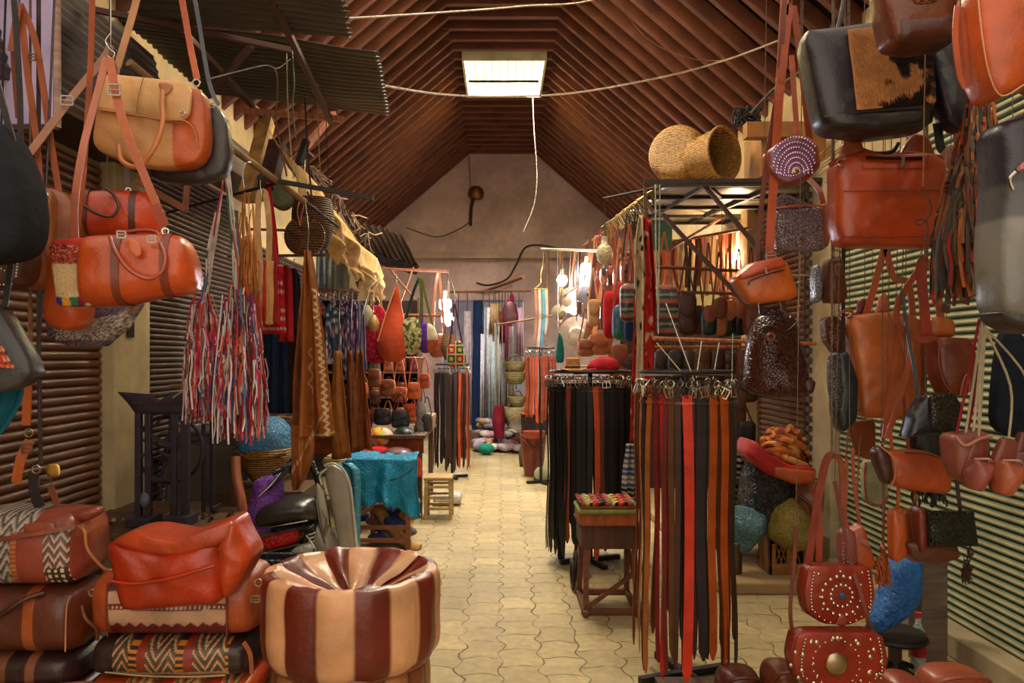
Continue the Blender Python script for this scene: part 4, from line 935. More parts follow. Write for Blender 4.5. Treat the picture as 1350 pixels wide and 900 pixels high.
# ================= HATS AND BUNDLES BEHIND THE SCOOTER =================
t = T('covered_bundle', 'round bundle wrapped in bright blue plastic with a thin hanging string', 'bundle', 350, 612, 4.9)
t.loft('body', mat('plastic', '3a7aa8', .45), [(549, 340, 362, .1), (553, 326, 373, .28), (566, 318, 382, .4), (585, 315, 386, .42), (600, 320, 382, .36), (611, 338, 368, .2)], n=2.1, wr=.02, wsc=9)
def hat(label, cx, cy, Y, w_, col, m=None, h=None, yawd=0, z=None, nm='straw_hat'):
    h = h or w_*.42; t = T(nm, label, 'hat', cx, cy, Y, yaw=yawd)
    M_ = m or mat('straw', col)
    rb = w_*.5*t.s; hc = h*t.s
    prof = [(.02, hc), (.3, hc*1.0), (.46, hc*.9), (.5, hc*.5), (.54, hc*.14), (.8, hc*.04), (1.0, hc*.1), (1.0, hc*.07), (.8, 0), (.52, .0)]
    rows = [[Vector((rb*r*math.cos(a), rb*r*.9*math.sin(a), z_+ (rb*.08*math.cos(2*a) if r > .7 else 0))) for a in [2*PI*k/28 for k in range(28)]] for r, z_ in prof]
    MB().grid(rows, True, True, False, flip=True).build('crown_and_brim', M_, t.e)
    rows = [[Vector((rb*r*math.cos(a), rb*r*.9*math.sin(a), z_)) for a in [2*PI*k/28 for k in range(28)]] for r, z_ in ((.525, hc*.18), (.515, hc*.34))]
    MB().grid(rows, True, flip=False).build('hat_band', fabric('4a3020'), t.e, solid=.003)
    return t
t = T('straw_hat', 'wide beige straw hat standing on edge behind the blue plastic bundle', 'hat', 368, 600, 5.15)
lathe_face(t, 'brim', mat('straw', 'a87a48'), 366, 578, .18, [(.3, .02), (.6, .0), (1, -.03), (1.0, -.02), (.6, .02)]); t.e.rotation_euler = (.3, 0, .5)
t = T('straw_basket', 'yellow straw basket under the blue plastic bundle', 'basket', 346, 634, 4.85)
t.loft('body', mat('straw', 'a87a2c'), [(590, 318, 385, .3), (600, 316, 386, .34), (618, 322, 380, .3), (634, 336, 366, .2)], n=2.2, wr=.01); t.tube('rim', mat('straw', '8a5a24'), [(317, 592, -.1), (345, 602, -.17), (384, 594, -.12)], .012)
t = T('storage_crate', 'wooden crate carrying the straw basket and the blue bundle', 'crate', 345, 0, 4.9)
t.e.location = (-1.5, 4.9, 0); [MB().box((-.28, -.22+0*q, .02+q*.17), (.28, .22, .16+q*.17)).build('slat_row', WD, t.e, smooth=False, bevel=.006) for q in range(4)]
t = T('leather_roll', 'curved terracotta coloured roll standing between iron stand and purple bag', 'roll', 312, 690, 4.5)
t.tube('body', leather('a85c34'), [(303, 606, .1), (308, 630, .05), (318, 660, 0), (324, 700, 0)], .03)
t = T('plastic_bag', 'crumpled shiny purple plastic bag beside the scooter seat', 'bag', 350, 745, 4.05)
t.loft('body', mat('plastic', '7a40a8', .18), [(625, 358, 372, .08), (632, 340, 374, .14), (648, 331, 374, .2), (690, 330, 372, .24), (720, 336, 368, .2), (745, 342, 366, .15)], n=2.2, wr=.03, wsc=12)
t = T('plastic_sack', 'dark blue violet sack on the ground under the purple plastic bag', 'bag', 355, 780, 4.1)
t.loft('body', mat('plastic', '2c2050', .4), [(742, 335, 375, .2), (770, 330, 380, .3), (835, 330, 380, .25)], n=2.4, wr=.02)
# ================= SCOOTER =================
t = T('scooter', 'parked motor scooter with black seat, red tail light and cream leg shield', 'scooter', 410, 845, 4.05)
BK = mat('plastic', '1a1a1c', .35); SG = mat('paint', '8c8674', .35); ALU = metal('9a968a', .35)
t.loft('seat', mat('leather', '34322e', .3), [(342, 674, 690, .1), (348, 662, 693, .26), (370, 656, 689, .32), (395, 653, 684, .32), (412, 656, 684, .28), (421, 664, 684, .16)], 'x', n=2.6, wr=.004)
t.tube('seat_trim', CHROME, [(343, 690, -.1), (375, 684, -.17), (415, 678, -.15)], .004)
t.loft('tail_fairing', BK, [(345, 690, 715, .1), (352, 692, 722, .2), (380, 686, 700, .26), (420, 682, 698, .24)], 'x', n=2.6)
tl = t.puff('tail_light', mat('plastic', 'b40a10', .2), [(354, 700), (398, 690), (403, 694), (402, 706), (362, 716), (356, 712)], .05, .008, dy=-.13, wr=.001)
t.put('light_rim', MB().tube([t.p(*q) for q in ((354, 699, -.16), (399, 688, -.16), (405, 707, -.16), (361, 718, -.16), (353, 700, -.16))], .004, 6, 1), ALU)
t.puff('indicator', mat('plastic', 'a8a8a0', .25), [(392, 718), (402, 710), (419, 708), (423, 716), (410, 724), (396, 727)], .05, .012, dy=-.13, N=40); t.puff('indicator', mat('plastic', 'b0aeaa', .25), [(350, 726), (362, 722), (370, 728), (362, 736), (352, 735)], .04, .01, dy=-.13, N=40)
t.puff('number_plate', mat('paint', 'a01418', .4), [(372, 724), (394, 718), (396, 732), (375, 738)], .008, .002, dy=-.14, N=24, rings=3)
t.loft('mudguard', BK, [(710, 360, 400, .14), (730, 355, 400, .18), (760, 352, 396, .16), (800, 350, 392, .12)], n=3)
for q in range(9): t.tube('spring_coil', CHROME, [(414, 694+q*5, -.08), (421, 696+q*5, -.1), (414, 698+q*5, -.12)], .003)
t.loft('engine_cover', mat('paint', '8a8478', .4), [(405, 694, 712, .12), (415, 690, 745, .16), (440, 700, 760, .18), (455, 720, 762, .12)], 'x', n=2.4, dy=0) if False else t.puff('engine_cover', mat('metal', '8f8a7c', .4, met=.3), [(404, 690), (420, 688), (438, 705), (448, 740), (440, 775), (410, 770), (400, 730)], .14, .02, dy=.02, wr=.008)
t.puff('leg_shield', mat('paint', '9b9482', .35), [(424, 618), (434, 616), (448, 624), (458, 645), (463, 690), (467, 730), (474, 735), (474, 760), (446, 760), (440, 712), (432, 668), (424, 634)], .05, .015, dy=.1, rnd=1, N=90)
t.tube('shield_rim', mat('paint', 'c8c2ac', .3), [(424, 616, .06), (436, 613, .06), (450, 622, .06), (459, 644, .06), (464, 690, .06), (468, 728, .06), (475, 736, .06)], .006)
t.puff('inner_panel', mat('paint', 'a9a390', .4), [(416, 636), (424, 640), (432, 680), (438, 730), (436, 765), (428, 740), (424, 690)], .05, .01, dy=0, N=60)
for pts, r in (([(420, 655, -.05), (426, 690, -.06), (436, 730, -.05)], .006), ([(428, 668, -.05), (434, 684, -.06), (430, 705, -.05), (436, 690, -.04)], .006), ([(424, 640, 0), (420, 628, .02), (428, 620, .05)], .012), ([(410, 700, -.1), (425, 720, -.12), (434, 755, -.1)], .01)): t.tube('cable', ALU, pts, r)
t.puff('headlamp_cowl', mat('plastic', '38363a', .3), [(384, 600), (402, 588), (400, 622), (386, 628), (376, 626), (370, 616)], .12, .03, dy=.1)
t.tube('handlebar', BK, [(400, 606, .05), (384, 612, 0), (372, 618, -.04), (363, 622, -.06)], .014); t.tube('handle_grip', BK, [(384, 616, -.05), (370, 632, -.1), (362, 640, -.12)], .012); t.tube('brake_lever', CHROME, [(376, 620, -.08), (366, 634, -.12), (352, 648, -.14)], .004)
t.tube('steering_column', BK, [(402, 612, .12), (420, 660, .1), (432, 740, .1)], .02)
c0 = t.p(378, 782, 0); R_ = .2
t.put('rear_wheel', MB().torus(t.p(378, 794, .0), .185, .05, 'x', 30, 10), mat('plastic', '1c1b1b', .7)); t.put('front_wheel', MB().torus(t.p(450, 794, .5), .185, .045, 'x', 30, 10), mat('plastic', '1c1b1b', .7))
t.put('hub', MB().torus(t.p(378, 794, .0), .1, .05, 'x', 20, 8), ALU); t.put('fork', MB().tube([t.p(438, 700, .4), t.p(450, 794, .5)], .02, 8), ALU)
t.put('frame', MB().tube([t.p(378, 794, 0), t.p(400, 780, .1), t.p(435, 770, .2), t.p(440, 720, .3)], .03, 8, 4), BK)
# ================= TURQUOISE-COVERED RACK =================
t = T('wooden_rack', 'old wooden chair frame under the turquoise plastic sheet', 'chair', 505, 720, 5.9)
t.e.location.z = .0; zz = lambda a, b_, w_=.035: t.put('rail', MB().bar(a, b_, w_), OLDW, smooth=False)
def pt(px, z, dy): return Vector(((px-505)*t.s, dy, z))
for px, dy in ((474, -.12), (486, .2), (541, -.12), (533, .2)): t.put('leg', MB().bar(pt(px, 0, dy), pt(px-1, .66, dy), .035), mat('wood', '8a4f2c'), smooth=False)
zz(pt(474, .2, -.12), pt(541, .2, -.12), .03); zz(pt(474, .1, -.12), pt(541, .1, -.12), .03); zz(pt(474, .6, -.12), pt(541, .6, -.12)); zz(pt(486, .3, .2), pt(533, .3, .2)); zz(pt(474, .3, -.12), pt(486, .3, .2)); zz(pt(541, .3, -.12), pt(533, .3, .2)); zz(pt(474, .66, 0), pt(541, .66, 0), .05)
t = T('plastic_sheet', 'bright turquoise plastic sheet draped over the wooden chair frame', 'plastic sheet', 502, 680, 5.75)
TQ = mat('plastic', '1590bc', .32)
random.seed(51)
rows = []
for j in range(26):
    v = j/25; row = []
    for k in range(101):
        u = k/100; hem = 662+14*u*u+7*math.sin(u*9)-10*math.exp(-((u-.1)/.12)**2)+(random.uniform(0, 5) if j == 25 else 0)
        row.append(t.p(457+94*u+3*math.sin(v*5+u*3)*v, 605+(hem-605)*v, -.02-.05*v*math.sin(u*11+v*2)-.03*v*math.sin(u*23+1)+.015*nz(u*6, v*4, 2)))
    rows.append(row)
t.put('front_drop', MB().grid(rows), TQ, solid=.003)
mb = MB(); rows = [[t.p(457+(548-457)*u, 606-(10 if 0 < v < 1 else 0)*v-3*math.sin(u*7)*v, v*.5+.01*math.sin(u*30)) for u in [k/40 for k in range(41)]] for v in [k/8 for k in range(9)]]
t.put('top', mb.grid(rows), TQ, solid=.003); t.tube('tear', BK, [(512, 632, -.045), (528, 628, -.05), (546, 616, -.045)], .004)
t = T('plastic_sheet', 'paler blue plastic sheet hanging behind the scooter shield', 'plastic sheet', 450, 720, 5.3)
t.sheet('sheet', mat('plastic', '2f86a6', .4), [(610, 424, 462), (625, 430, 474), (680, 440, 474), (735, 452, 474), (758, 452, 474)], folds=3, amp=.03, nu=60, th=.003)
random.seed(52)
t = T('rolled_rug', 'rolled cream rug leaning out from under the turquoise sheet', 'rug', 520, 720, 6.05)
t.tube('roll', fabric('b58a54'), [(492, 668, .1), (512, 690, 0), (540, 712, -.12), (556, 718, -.15)], .045)
t = T('cloth_heap', 'heap of mixed cloth pieces under the turquoise covered frame', 'cloth', 508, 722, 6.1); t.e.location.z = 0
for q in range(16):
    t.put('cloth_piece', MB().ball((random.uniform(-.22, .22), random.uniform(-.12, .2), .06+.26*random.random()), random.uniform(.05, .09), 12, (1.3, 1, .6)), fabric(random.choice(['8a3a24', '3a4a7a', 'a87a4a', '5a2c20', 'b8a080', '6a6a6a', 'b0482c'])))
t.e['kind'] = 'stuff'
# ================= STOOL, STALL TABLE AND ITS GOODS =================
t = T('wooden_stool', 'small pale wooden ladder-back stool standing alone at the alley edge', 'stool', 579, 680, 7.1); t.e.location.z = 0
PW = mat('wood', 'b89a60', grain=(6, 6, 20))
for sx in (-.115, .115):
    for sy in (-.12, .12): MB().bar((sx, sy, 0), (sx*.96, sy, .38), .03).build('leg', PW, t.e, smooth=False, bevel=.004)
for z in (.1, .2, .3): MB().bar((-.115, -.12, z), (.115, -.12, z), .022).build('rung', PW, t.e, smooth=False); MB().bar((-.115, .12, z), (.115, .12, z), .022).build('rung', PW, t.e, smooth=False)
MB().box((-.13, -.14, .36), (.13, .14, .39)).build('seat', mat('fabric', 'a8885c'), t.e, smooth=False, bevel=.01)
t = T('folded_cloth', 'white folded cloth lying in the shade behind the small stool', 'cloth', 590, 655, 7.7); t.e.location.z = 0; MB().box((-.14, -.1, .02), (.14, .1, .12)).build('cloth', fabric('b8b0a8'), t.e, bevel=.03)
t = T('market_table', 'wooden market table heaped with bags and hats', 'table', 0, 0, 7.6); t.e.location = (-1.12, 7.65, 0)
for q in range(6): MB().box((-.72, -.62+q*.21, .74), (.42, -.62+q*.21+.2, .77)).build('top_board', WD, t.e, smooth=False)
for sx in (-.66, .36):
    for sy in (-.55, .6): MB().box((sx-.025, sy-.025, 0), (sx+.025, sy+.025, .74)).build('leg', WD, t.e, smooth=False)
MB().box((-.7, -.58, .6), (.4, -.55, .74)).build('apron', fabric('7a3c28'), t.e, smooth=False)
def lump(nm, label, c_, x0, x1, yt, yb, Y, m, dep=.2, n=2.3, wr=.02, group=None):
    t = T(nm, label, c_, (x0+x1)/2, yb, Y, group); w_ = x1-x0; h = yb-yt
    t.loft('body', m, [(yt, x0+w_*.35, x1-w_*.35, dep*.4), (yt+h*.15, x0+w_*.12, x1-w_*.12, dep*.85), (yt+h*.5, x0, x1, dep), (yb-h*.1, x0+w_*.02, x1-w_*.02, dep), (yb, x0+w_*.1, x1-w_*.1, dep*.8)], n=n, wr=wr)
    return t
random.seed(61)
t = T('knitted_hat', 'round rainbow striped knitted hat on the market table', 'hat', 503, 592, 7.15)
c0 = t.p(502, 577); mb = MB().ball(c0, .118, 28, (1.05, 1, .88))
t.put('cap', mb, fabric(), colpx=lambda x, y: (['c8382c', 'd8a02c', 'b8c040', 'c86a2c', '5a8a3a', 'c8b890'][int((x-y*.6+300)/5) % 6] if x < 506 else 'c4ac90'))
lump('red_cloth', 'bright red crumpled cloth lying before the rainbow hat', 'cloth', 477, 515, 588, 602, 7.0, fabric('a81c1c'), .3)
lump('backpack', 'dark green rounded backpack beside the rainbow hat', 'bag', 518, 549, 562, 594, 7.2, mat('leather', '1c2c22'), .22)
lump('straw_cushion', 'brown patterned cushion on the table above the turquoise sheet', 'cushion', 458, 505, 595, 610, 6.5, fabric('7a6248'), .3, 3)
lump('folded_bag', 'maroon folded bag lying on the front of the market table', 'bag', 502, 545, 590, 610, 6.9, leather('6a342c'), .3, 3)
lump('folded_bag', 'orange-red embroidered bag at the corner of the market table', 'bag', 541, 557, 602, 628, 7.0, fabric('a83c20'), .15)
lump('straw_mat', 'rolled yellow straw mat beside the blue plastic sheet', 'mat', 428, 460, 598, 612, 6.3, mat('straw', '9a7434'), .3, 3)
for q in range(3):
    t = T('card_box', ['flat cardboard box at the bottom of the pile by the hanging belts', 'middle flat cardboard box by the hanging belts', 'topmost flat cardboard box by the hanging belts'][q], 'box', 0, 0, 7.6); t.e.location = (-.78+.015*q, 7.7, .775+q*.048); MB().box((-.08, -.2, 0), (.1-.01*q, .2, .045)).build('carton', mat('wood', 'a07850'), t.e, smooth=False, bevel=.003)
# shelf unit full of bags behind the table
t = T('shelf_unit', 'wooden shelf unit crowded with small leather bags behind the market table', 'shelf', 0, 0, 9.2); t.e.location = (-1.42, 9.3, 0)
for z in (.7, 1.0, 1.3, 1.6, 1.9): MB().box((-.9, -.2, z), (.42, .2, z+.02)).build('shelf_board', WD, t.e, smooth=False)
MB().box((-.9, .2, 0), (.42, .22, 2.2)).build('back_panel', mat('wood', '3a2418'), t.e, smooth=False); MB().box((-.92, -.2, 0), (-.9, .22, 2.2)).build('side_panel', WD, t.e, smooth=False); MB().box((.42, -.2, 0), (.44, .22, 2.2)).build('side_panel', WD, t.e, smooth=False)
def minibag(label, cx, yt, w_, h, Y, col, group=None, strap=14, croc=False, nm='handbag', scol=None, dep=.08, z=None):
    t = T(nm, label, 'bag', cx, yt+h, Y, group); 
    if z is not None: t.e.location.z = z
    t.puff('body', (mat('croc', col) if croc else leather(col)), [(cx-w_*.42, yt), (cx+w_*.42, yt), (cx+w_*.5, yt+h*.6), (cx+w_*.45, yt+h), (cx-w_*.45, yt+h), (cx-w_*.5, yt+h*.6)], dep, .012, N=36, rings=5)
    t.puff('flap', leather(scol or col), [(cx-w_*.43, yt-.5), (cx+w_*.43, yt-.5), (cx+w_*.42, yt+h*.4), (cx, yt+h*.55), (cx-w_*.42, yt+h*.4)], .015, .006, dy=-dep/2-.015, N=32, rings=4)
    if strap: t.tube('strap', leather(scol or col), [(cx-w_*.4, yt+2, 0), (cx-w_*.2, yt-strap*.7, 0), (cx, yt-strap, 0), (cx+w_*.2, yt-strap*.7, 0), (cx+w_*.4, yt+2, 0)], .006)
    return t
random.seed(71); ci = 0
SB = [('8a4420', 'brown'), ('b8562a', 'orange'), ('2c2a28', 'black'), ('5a2e1c', 'dark brown'), ('6a1c20', 'wine red'), ('3a4030', 'olive')]
for row, z in enumerate((.72, 1.02, 1.32, 1.62)):
    for q in range(9):
        col, nm_ = SB[random.randrange(6)]; x = -2.25+q*.15+random.uniform(-.01, .01); px = CX+x/9.15*1000
        h = random.uniform(16, 20); py = CY+(1.5-z)/9.15*1000
        minibag('small %s leather bag on the shelf unit behind the market table' % nm_, px, py-h, random.uniform(12, 15), h, 9.15, col, 'small %s bags on the far shelf unit' % nm_, strap=random.choice([6, 8, 11]))
# bags hanging in front of the table stall
pole('display_rail', 'upper rail from which the bright cloth bags hang', (418, 413, 6.9), (582, 416, 6.9), mat('wood', 'a05c3c', grain=(20, 4, 4)), .012, 'rail')
pole('display_rail', 'highest thin rail of the bag stall under the brown sheet', (505, 354, 7.6), (592, 358, 7.6), mat('wood', '8a4c30', grain=(20, 4, 4)), .013, 'rail')
pole('display_rail', 'lower rail of the bag stall carrying small leather bags', (478, 470, 7.5), (560, 472, 7.5), mat('wood', '7a4428', grain=(20, 4, 4)), .01, 'rail')
for a, b_ in (((515, 356, 7.6), (548, 396, 7.0)), ((500, 350, 7.9), (500, 420, 7.5)), ((545, 352, 7.7), (520, 420, 7.7))): pole('wooden_strut', 'thin wooden strut bracing the rails of the bag stall', a, b_, OLDW, .01, 'strut')['group'] = 'struts of the bag stall'
t = T('hobo_bag', 'large orange suede hobo bag hanging open from the stall rail', 'bag', 516, 476, 6.6)
t.loft('body', leather('b8431c', .6), [(376, 521, 525, .03), (400, 514, 529, .06), (430, 503, 535, .16), (455, 498, 538, .22), (470, 502, 535, .18), (477, 512, 525, .08)], n=2.2, wr=.012); t.strap('inner_edge', leather('c88a5c'), [(522, 378, -.03), (510, 415, -.06), (500, 450, -.08)], .012); t.tube('hook', CHROME, [(523, 378, 0), (522, 366, .05), (524, 358, .3)], .003)
t = T('cloth_bag', 'red lace patterned cloth bag with two straps beside the orange hobo', 'bag', 494, 481, 6.7)
t.puff('body', fabric(), [(487, 402), (508, 404), (512, 450), (514, 470), (498, 481), (478, 472), (482, 440)], .08, .02, rings=20, N=90, colpx=lambda x, y: 'c83048' if nz(x, y, 3, .35) > .12 else '981428')
t.strap('strap', fabric('b89868'), [(489, 404, 0), (492, 365, 0), (498, 365, 0), (503, 404, 0)], .02); t.tube('hook', CHROME, [(495, 366, 0), (495, 352, .2), (497, 340, .3)], .003)
t = T('pouch', 'cream knitted pouch hanging before the red lace bag', 'bag', 484, 428, 6.5); t.loft('body', fabric('b0a484'), [(402, 481, 486, .03), (412, 476, 492, .1), (424, 476, 492, .1), (429, 480, 488, .06)], n=2.1); t.tube('cord', fabric('b0a080'), [(484, 403, 0), (488, 380, 0), (495, 366, .15)], .005)
t = T('pouch', 'tan leather pouch hanging in front of the red lace bag', 'bag', 492, 437, 6.45); t.loft('body', leather('a8824c'), [(415, 490, 495, .03), (424, 486, 500, .1), (433, 487, 499, .1), (437, 490, 497, .06)], n=2.1); t.tube('cord', leather('8a6a3c'), [(492, 416, 0), (493, 385, 0), (496, 366, .2)], .005)
t = T('cloth_bag', 'cream and green leaf print bag with dark green straps', 'bag', 542, 469, 6.6)
t.puff('body', fabric(), [(532, 420), (552, 418), (556, 440), (554, 460), (546, 468), (532, 466), (528, 448)], .1, .025, rings=18, N=80, colpx=lambda x, y: '4a5a30' if nz(x, y, 5, .3) > .1 else ('a89a60' if nz(x, y, 8, .3) > 0 else 'c8c09a'))
t.strap('strap', fabric('2c3430'), [(534, 424, 0), (545, 385, 0), (553, 366, 0)], .025); t.strap('strap', fabric('5c6a30'), [(553, 366, 0), (556, 390, 0), (554, 424, .01)], .025); t.tube('hook', CHROME, [(553, 368, 0), (553, 358, .3)], .003)
t = T('cloth_bag', 'purple and cream patchwork bag next to the leaf print bag', 'bag', 565, 467, 6.7)
t.puff('body', fabric(), [(554, 424), (572, 428), (578, 448), (570, 464), (556, 466), (550, 448)], .1, .02, rings=18, N=80, colpx=lambda x, y: '5a2c8a' if x < 564 else ('c4b49a' if y < 448 else 'a85030'))
t.strap('strap', fabric('6a2c90'), [(556, 428, 0), (556, 395, 0), (554, 368, 0)], .025); t.strap('strap', fabric('6a6a34'), [(556, 368, 0), (563, 400, 0), (571, 432, 0)], .022)
t = T('cloth_bag', 'small orange leather bag with a long pale strap by the patchwork bag', 'bag', 577, 474, 7.0)
t.puff('body', leather('a85430'), [(566, 440), (588, 440), (590, 470), (566, 472)], .08, .02); t.strap('strap', leather('c07a54'), [(570, 442, 0), (573, 390, 0), (577, 358, .1), (582, 390, 0), (586, 442, 0)], .025)
t = T('wicker_bag', 'small wicker bag between the patchwork and the granny-square bags', 'bag', 591, 476, 6.8); t.loft('body', mat('straw', '9a6c3c'), [(440, 584, 599, .08), (458, 581, 601, .12), (474, 586, 598, .08)], n=2.4); t.strap('strap', leather('6a3a24'), [(586, 444, 0), (590, 400, 0), (590, 362, .2), (593, 400, 0), (597, 444, 0)], .012)
t = T('crochet_bag', 'crocheted granny-square bag in red, cream and green', 'bag', 603, 487, 6.6)
def c(x, y):
    u = ((x-590)/11) % 1-.5; v = ((y-455)/12) % 1-.5; r_ = max(abs(u), abs(v)); return 'c8b890' if r_ > .42 else (('b02020', '3a5a2c')[int((x-590)/11+int((y-455)/12)) % 2] if r_ > .2 else 'd0b060')
t.puff('body', fabric(), [(590, 456), (608, 446), (616, 478), (604, 486), (592, 484), (588, 470)], .06, .012, rings=20, N=90, colpx=c); t.strap('strap', fabric('6a2c28'), [(592, 460, 0), (597, 420, 0), (599, 400, 0), (604, 425, 0), (609, 452, 0)], .014); t.tube('hanging_cord', leather('4a3a30'), [(599, 402, 0), (597, 380, .2), (590, 358, 1.0)], .004)
for q, (x, yt, w_, h, col, lb) in enumerate(((494, 486, 18, 24, '7a4022', 'brown bag with long straps under the red lace bag'), (512, 500, 20, 22, '8a4824', 'brown flap bag under the orange hobo'), (527, 510, 22, 20, 'b05426', 'orange round bag under the orange hobo'), (546, 504, 18, 22, 'c05a24', 'bright orange bag under the leaf print bag'), (541, 532, 16, 18, 'c24a20', 'small red-orange purse low beneath the leaf print bag'), (505, 538, 24, 22, '2a2624', 'black satchel low above the rainbow hat'), (528, 540, 24, 24, '24262a', 'black structured bag above the green backpack'), (484, 540, 14, 26, '6a1c24', 'wine red small bag at the edge of the brown rug'), (556, 530, 14, 40, '8a8a8c', 'grey metallic fabric bag beside the far belts'), (495, 514, 14, 18, '5a3020', 'dark small bag near the rugs'), (560, 492, 14, 20, 'a04a24', 'rust coloured bag near the far belts'), (563, 545, 15, 24, '3a3634', 'charcoal bag above the cardboard boxes'))):
    minibag(lb, x, yt, w_, h, 7.35+.05*(q % 3), col, strap=min(yt-470, 40) if yt < 515 else 22)
# ================= BELT RACKS =================
_B = {}
def rebuckle(e):
    for ch in e.children:
        if ch.name.startswith('buckle'): ch.rotation_euler = (random.uniform(-.4, .4), random.uniform(-.6, .6), random.uniform(-1, 1))
    return e
def belt_proto(col, wd, ln, cname):
    key = (col, wd, ln)
    if key in _B: return rebuckle(clone(_B[key]))
    e = bpy.data.objects.new('belt', None); COL.objects.link(e); e.empty_display_size = .05
    s_ = random.uniform(-1, 1)*.012; pts = [(0, 0, -.02)]+[(s_*math.sin(q/6*3), -.006*math.sin(q*1.3), -.02-(ln)*q/7) for q in range(1, 8)]
    tp = lambda t: 1 if t < .965 else max(.25, (1-t)/.035*.75+.25)
    sp_ = MB().ribbon(pts, wd, .004, 3, taper=tp).build('strap', leather(col, .55), e)
    mb = MB(); w2 = wd/2+.006
    q = [Vector((a*w2, -.006, b_)) for a, b_ in ((-1, -.03), (1, -.03), (1, .012), (-1, .012), (-1, -.03))]
    for i in range(4): mb.bar(q[i], q[i+1], .0035)
    mb.bar((0, -.01, -.028), (0, -.012, .014), .004); mb.torus((0, -.004, .03), .016, .003, 'x', 12, 5)
    o_ = mb.build('buckle', random.choice([metal('c8c2b4', .3), metal('b8ac94', .3), metal('8a847c', .35), metal('c0baae', .25)]), e, smooth=False); o_.rotation_euler = (0, random.uniform(-.5, .5), random.uniform(-.9, .9))
    MB().bar((-wd/2-.003, -.005, -.055), (wd/2+.003, -.005, -.055), .008, .012).build('keeper', leather(col, .38), sp_, smooth=False)
    _B[key] = e; return e
def rack(label, cx, Y, R, ztop, picks, n, where, zf, foot=.24, top=False, fixed=None):
    X = (cx-CX)*Y/F; t = T('belt_rack', label, 'rack', cx, 0, Y); t.e.location = (X, Y, 0)
    MB().torus((0, 0, ztop+.045), R, .009, 'z', 40, 6).torus((0, 0, ztop-.005), R, .004, 'z', 40, 6).build('ring', IRON, t.e)
    mb = MB()
    for k in range(3): a = k*PI/3; mb.bar((-R*math.cos(a), -R*math.sin(a), ztop+.03), (R*math.cos(a), R*math.sin(a), ztop+.03), .008)
    mb.build('spokes', metal('8a8680', .4), t.e)
    MB().tube([(0, 0, .02), (0, 0, ztop+.03)], .017, 10).build('pole', IRON, t.e)
    for k in range(2): a = k*PI/2+.35; MB().bar((-foot*math.cos(a), -foot*math.sin(a), .02), (foot*math.cos(a), foot*math.sin(a), .02), .035, .03).build('foot', IRON, t.e, smooth=False)
    if top: MB().tube([(0, 0, ztop+.035), (0, 0, ztop+.055)], R*.95, 32).build('top_board', mat('wood', '2a201c'), t.e)
    for q in range(n):
        a = -PI/2+2*PI*q/n+random.uniform(-.25, .25)/n
        x = math.cos(a); front = math.sin(a) < .25
        if fixed:
            if q < len(fixed): x, col, cname, wd = fixed[q]; a = -math.acos(x)
            else: a = .25+(PI-.5)*(q-len(fixed))/(n-len(fixed)-1); col, cname, wd = picks(math.cos(a), False, q)
        else: col, cname, wd = picks(x, front, q)
        ln = round(random.choice(zf), 3)
        e = belt_proto(col, wd, ln, cname); rr = R+random.uniform(.006, .022)
        e.location = (X+rr*math.cos(a), Y+rr*math.sin(a), ztop-.035); e.rotation_euler = (random.uniform(-.012, .0), random.uniform(-.012, .012), a+PI/2+random.uniform(-.2, .2))
        lb = '%s leather belt hanging on %s' % (cname, where)
        if fixed and 0 < q < len(fixed)-1: lb = '%s belt between %s and %s on %s' % (cname, fixed[q-1][2], fixed[q+1][2], where)
        tag(e, lb, 'belt', '%s belts on %s' % (cname, where))
    return t
random.seed(81)
def pk1(x, front, q):
    if not front: return random.choice([('4a2a1c', 'dark brown', .034), ('2a2422', 'black', .036), ('7a3a1c', 'brown', .034)])
    return ('26241e', 'black', .044)
FR = [(-.985, 'a06028', 'tan', .024), (-.92, '2a2018', 'black', .03), (-.84, '9a5424', 'tan', .026), (-.75, '6a1216', 'dark red', .02), (-.66, '9a1818', 'crimson', .022), (-.57, '5a1a18', 'dark red', .02), (-.47, '5a3620', 'brown', .026), (-.37, '3a2218', 'dark brown', .024), (-.2, 'c0321a', 'bright red-orange', .042), (-.07, '3a2018', 'dark brown', .02), (.07, '2a2326', 'dark grey', .044), (.2, '1a1818', 'black', .02),
      (.33, '9e4a1a', 'orange-tan', .04), (.45, '4a2414', 'dark brown', .018), (.56, 'a84c16', 'orange-tan', .042), (.67, '5a1c18', 'dark red', .018), (.77, '42200f', 'dark brown', .036), (.86, '20201a', 'black', .04), (.93, '1c1a18', 'black', .036), (.985, '2a1a12', 'black', .03)]
rack('tall round belt rack nearest the alley mouth, hung with red, orange and brown belts', 903, 3.55, .205, 1.385, pk1, 30, 'the nearest belt rack', [1.24, 1.16, 1.26, 1.2, 1.1], fixed=FR)
# loose cords holding the ring
for q, (a, b_) in enumerate((((866, 452, 3.9), (905, 498, 3.6)), ((878, 400, 4.0), (914, 498, 3.6)), ((925, 450, 4.0), (918, 498, 3.6)), ((948, 452, 4.0), (940, 500, 3.6)), ((966, 440, 4.0), (965, 505, 3.6)))):
    cordt(['yellowish string slanting down to the nearest belt rack', 'long pale string crossing the rails above the nearest belt rack', 'short pale string rising from the middle of the nearest belt rack', 'thin greenish string rising from the back of the nearest belt rack', 'green-grey string beside the brown bucket bag'][q], [a, b_], .003, ['a88a50', 'b8b0a0', 'a8a090', '8a9a84', '5a7a6c'][q])
def pk2(x, front, q):
    if front and -.62 < x < -.5: return ('7a3a22', 'brown', .038)
    if front and abs(x+.02) < .06: return ('b84a24', 'orange', .038)
    if front and .06 < x < .2: return ('5a2a1a', 'dark brown', .038)
    if front and .5 < x < .58: return ('4a3018', 'dark brown', .038)
    return ('141414', 'black', .04) if random.random() < .8 else ('241e1c', 'black', .04)
random.seed(82)
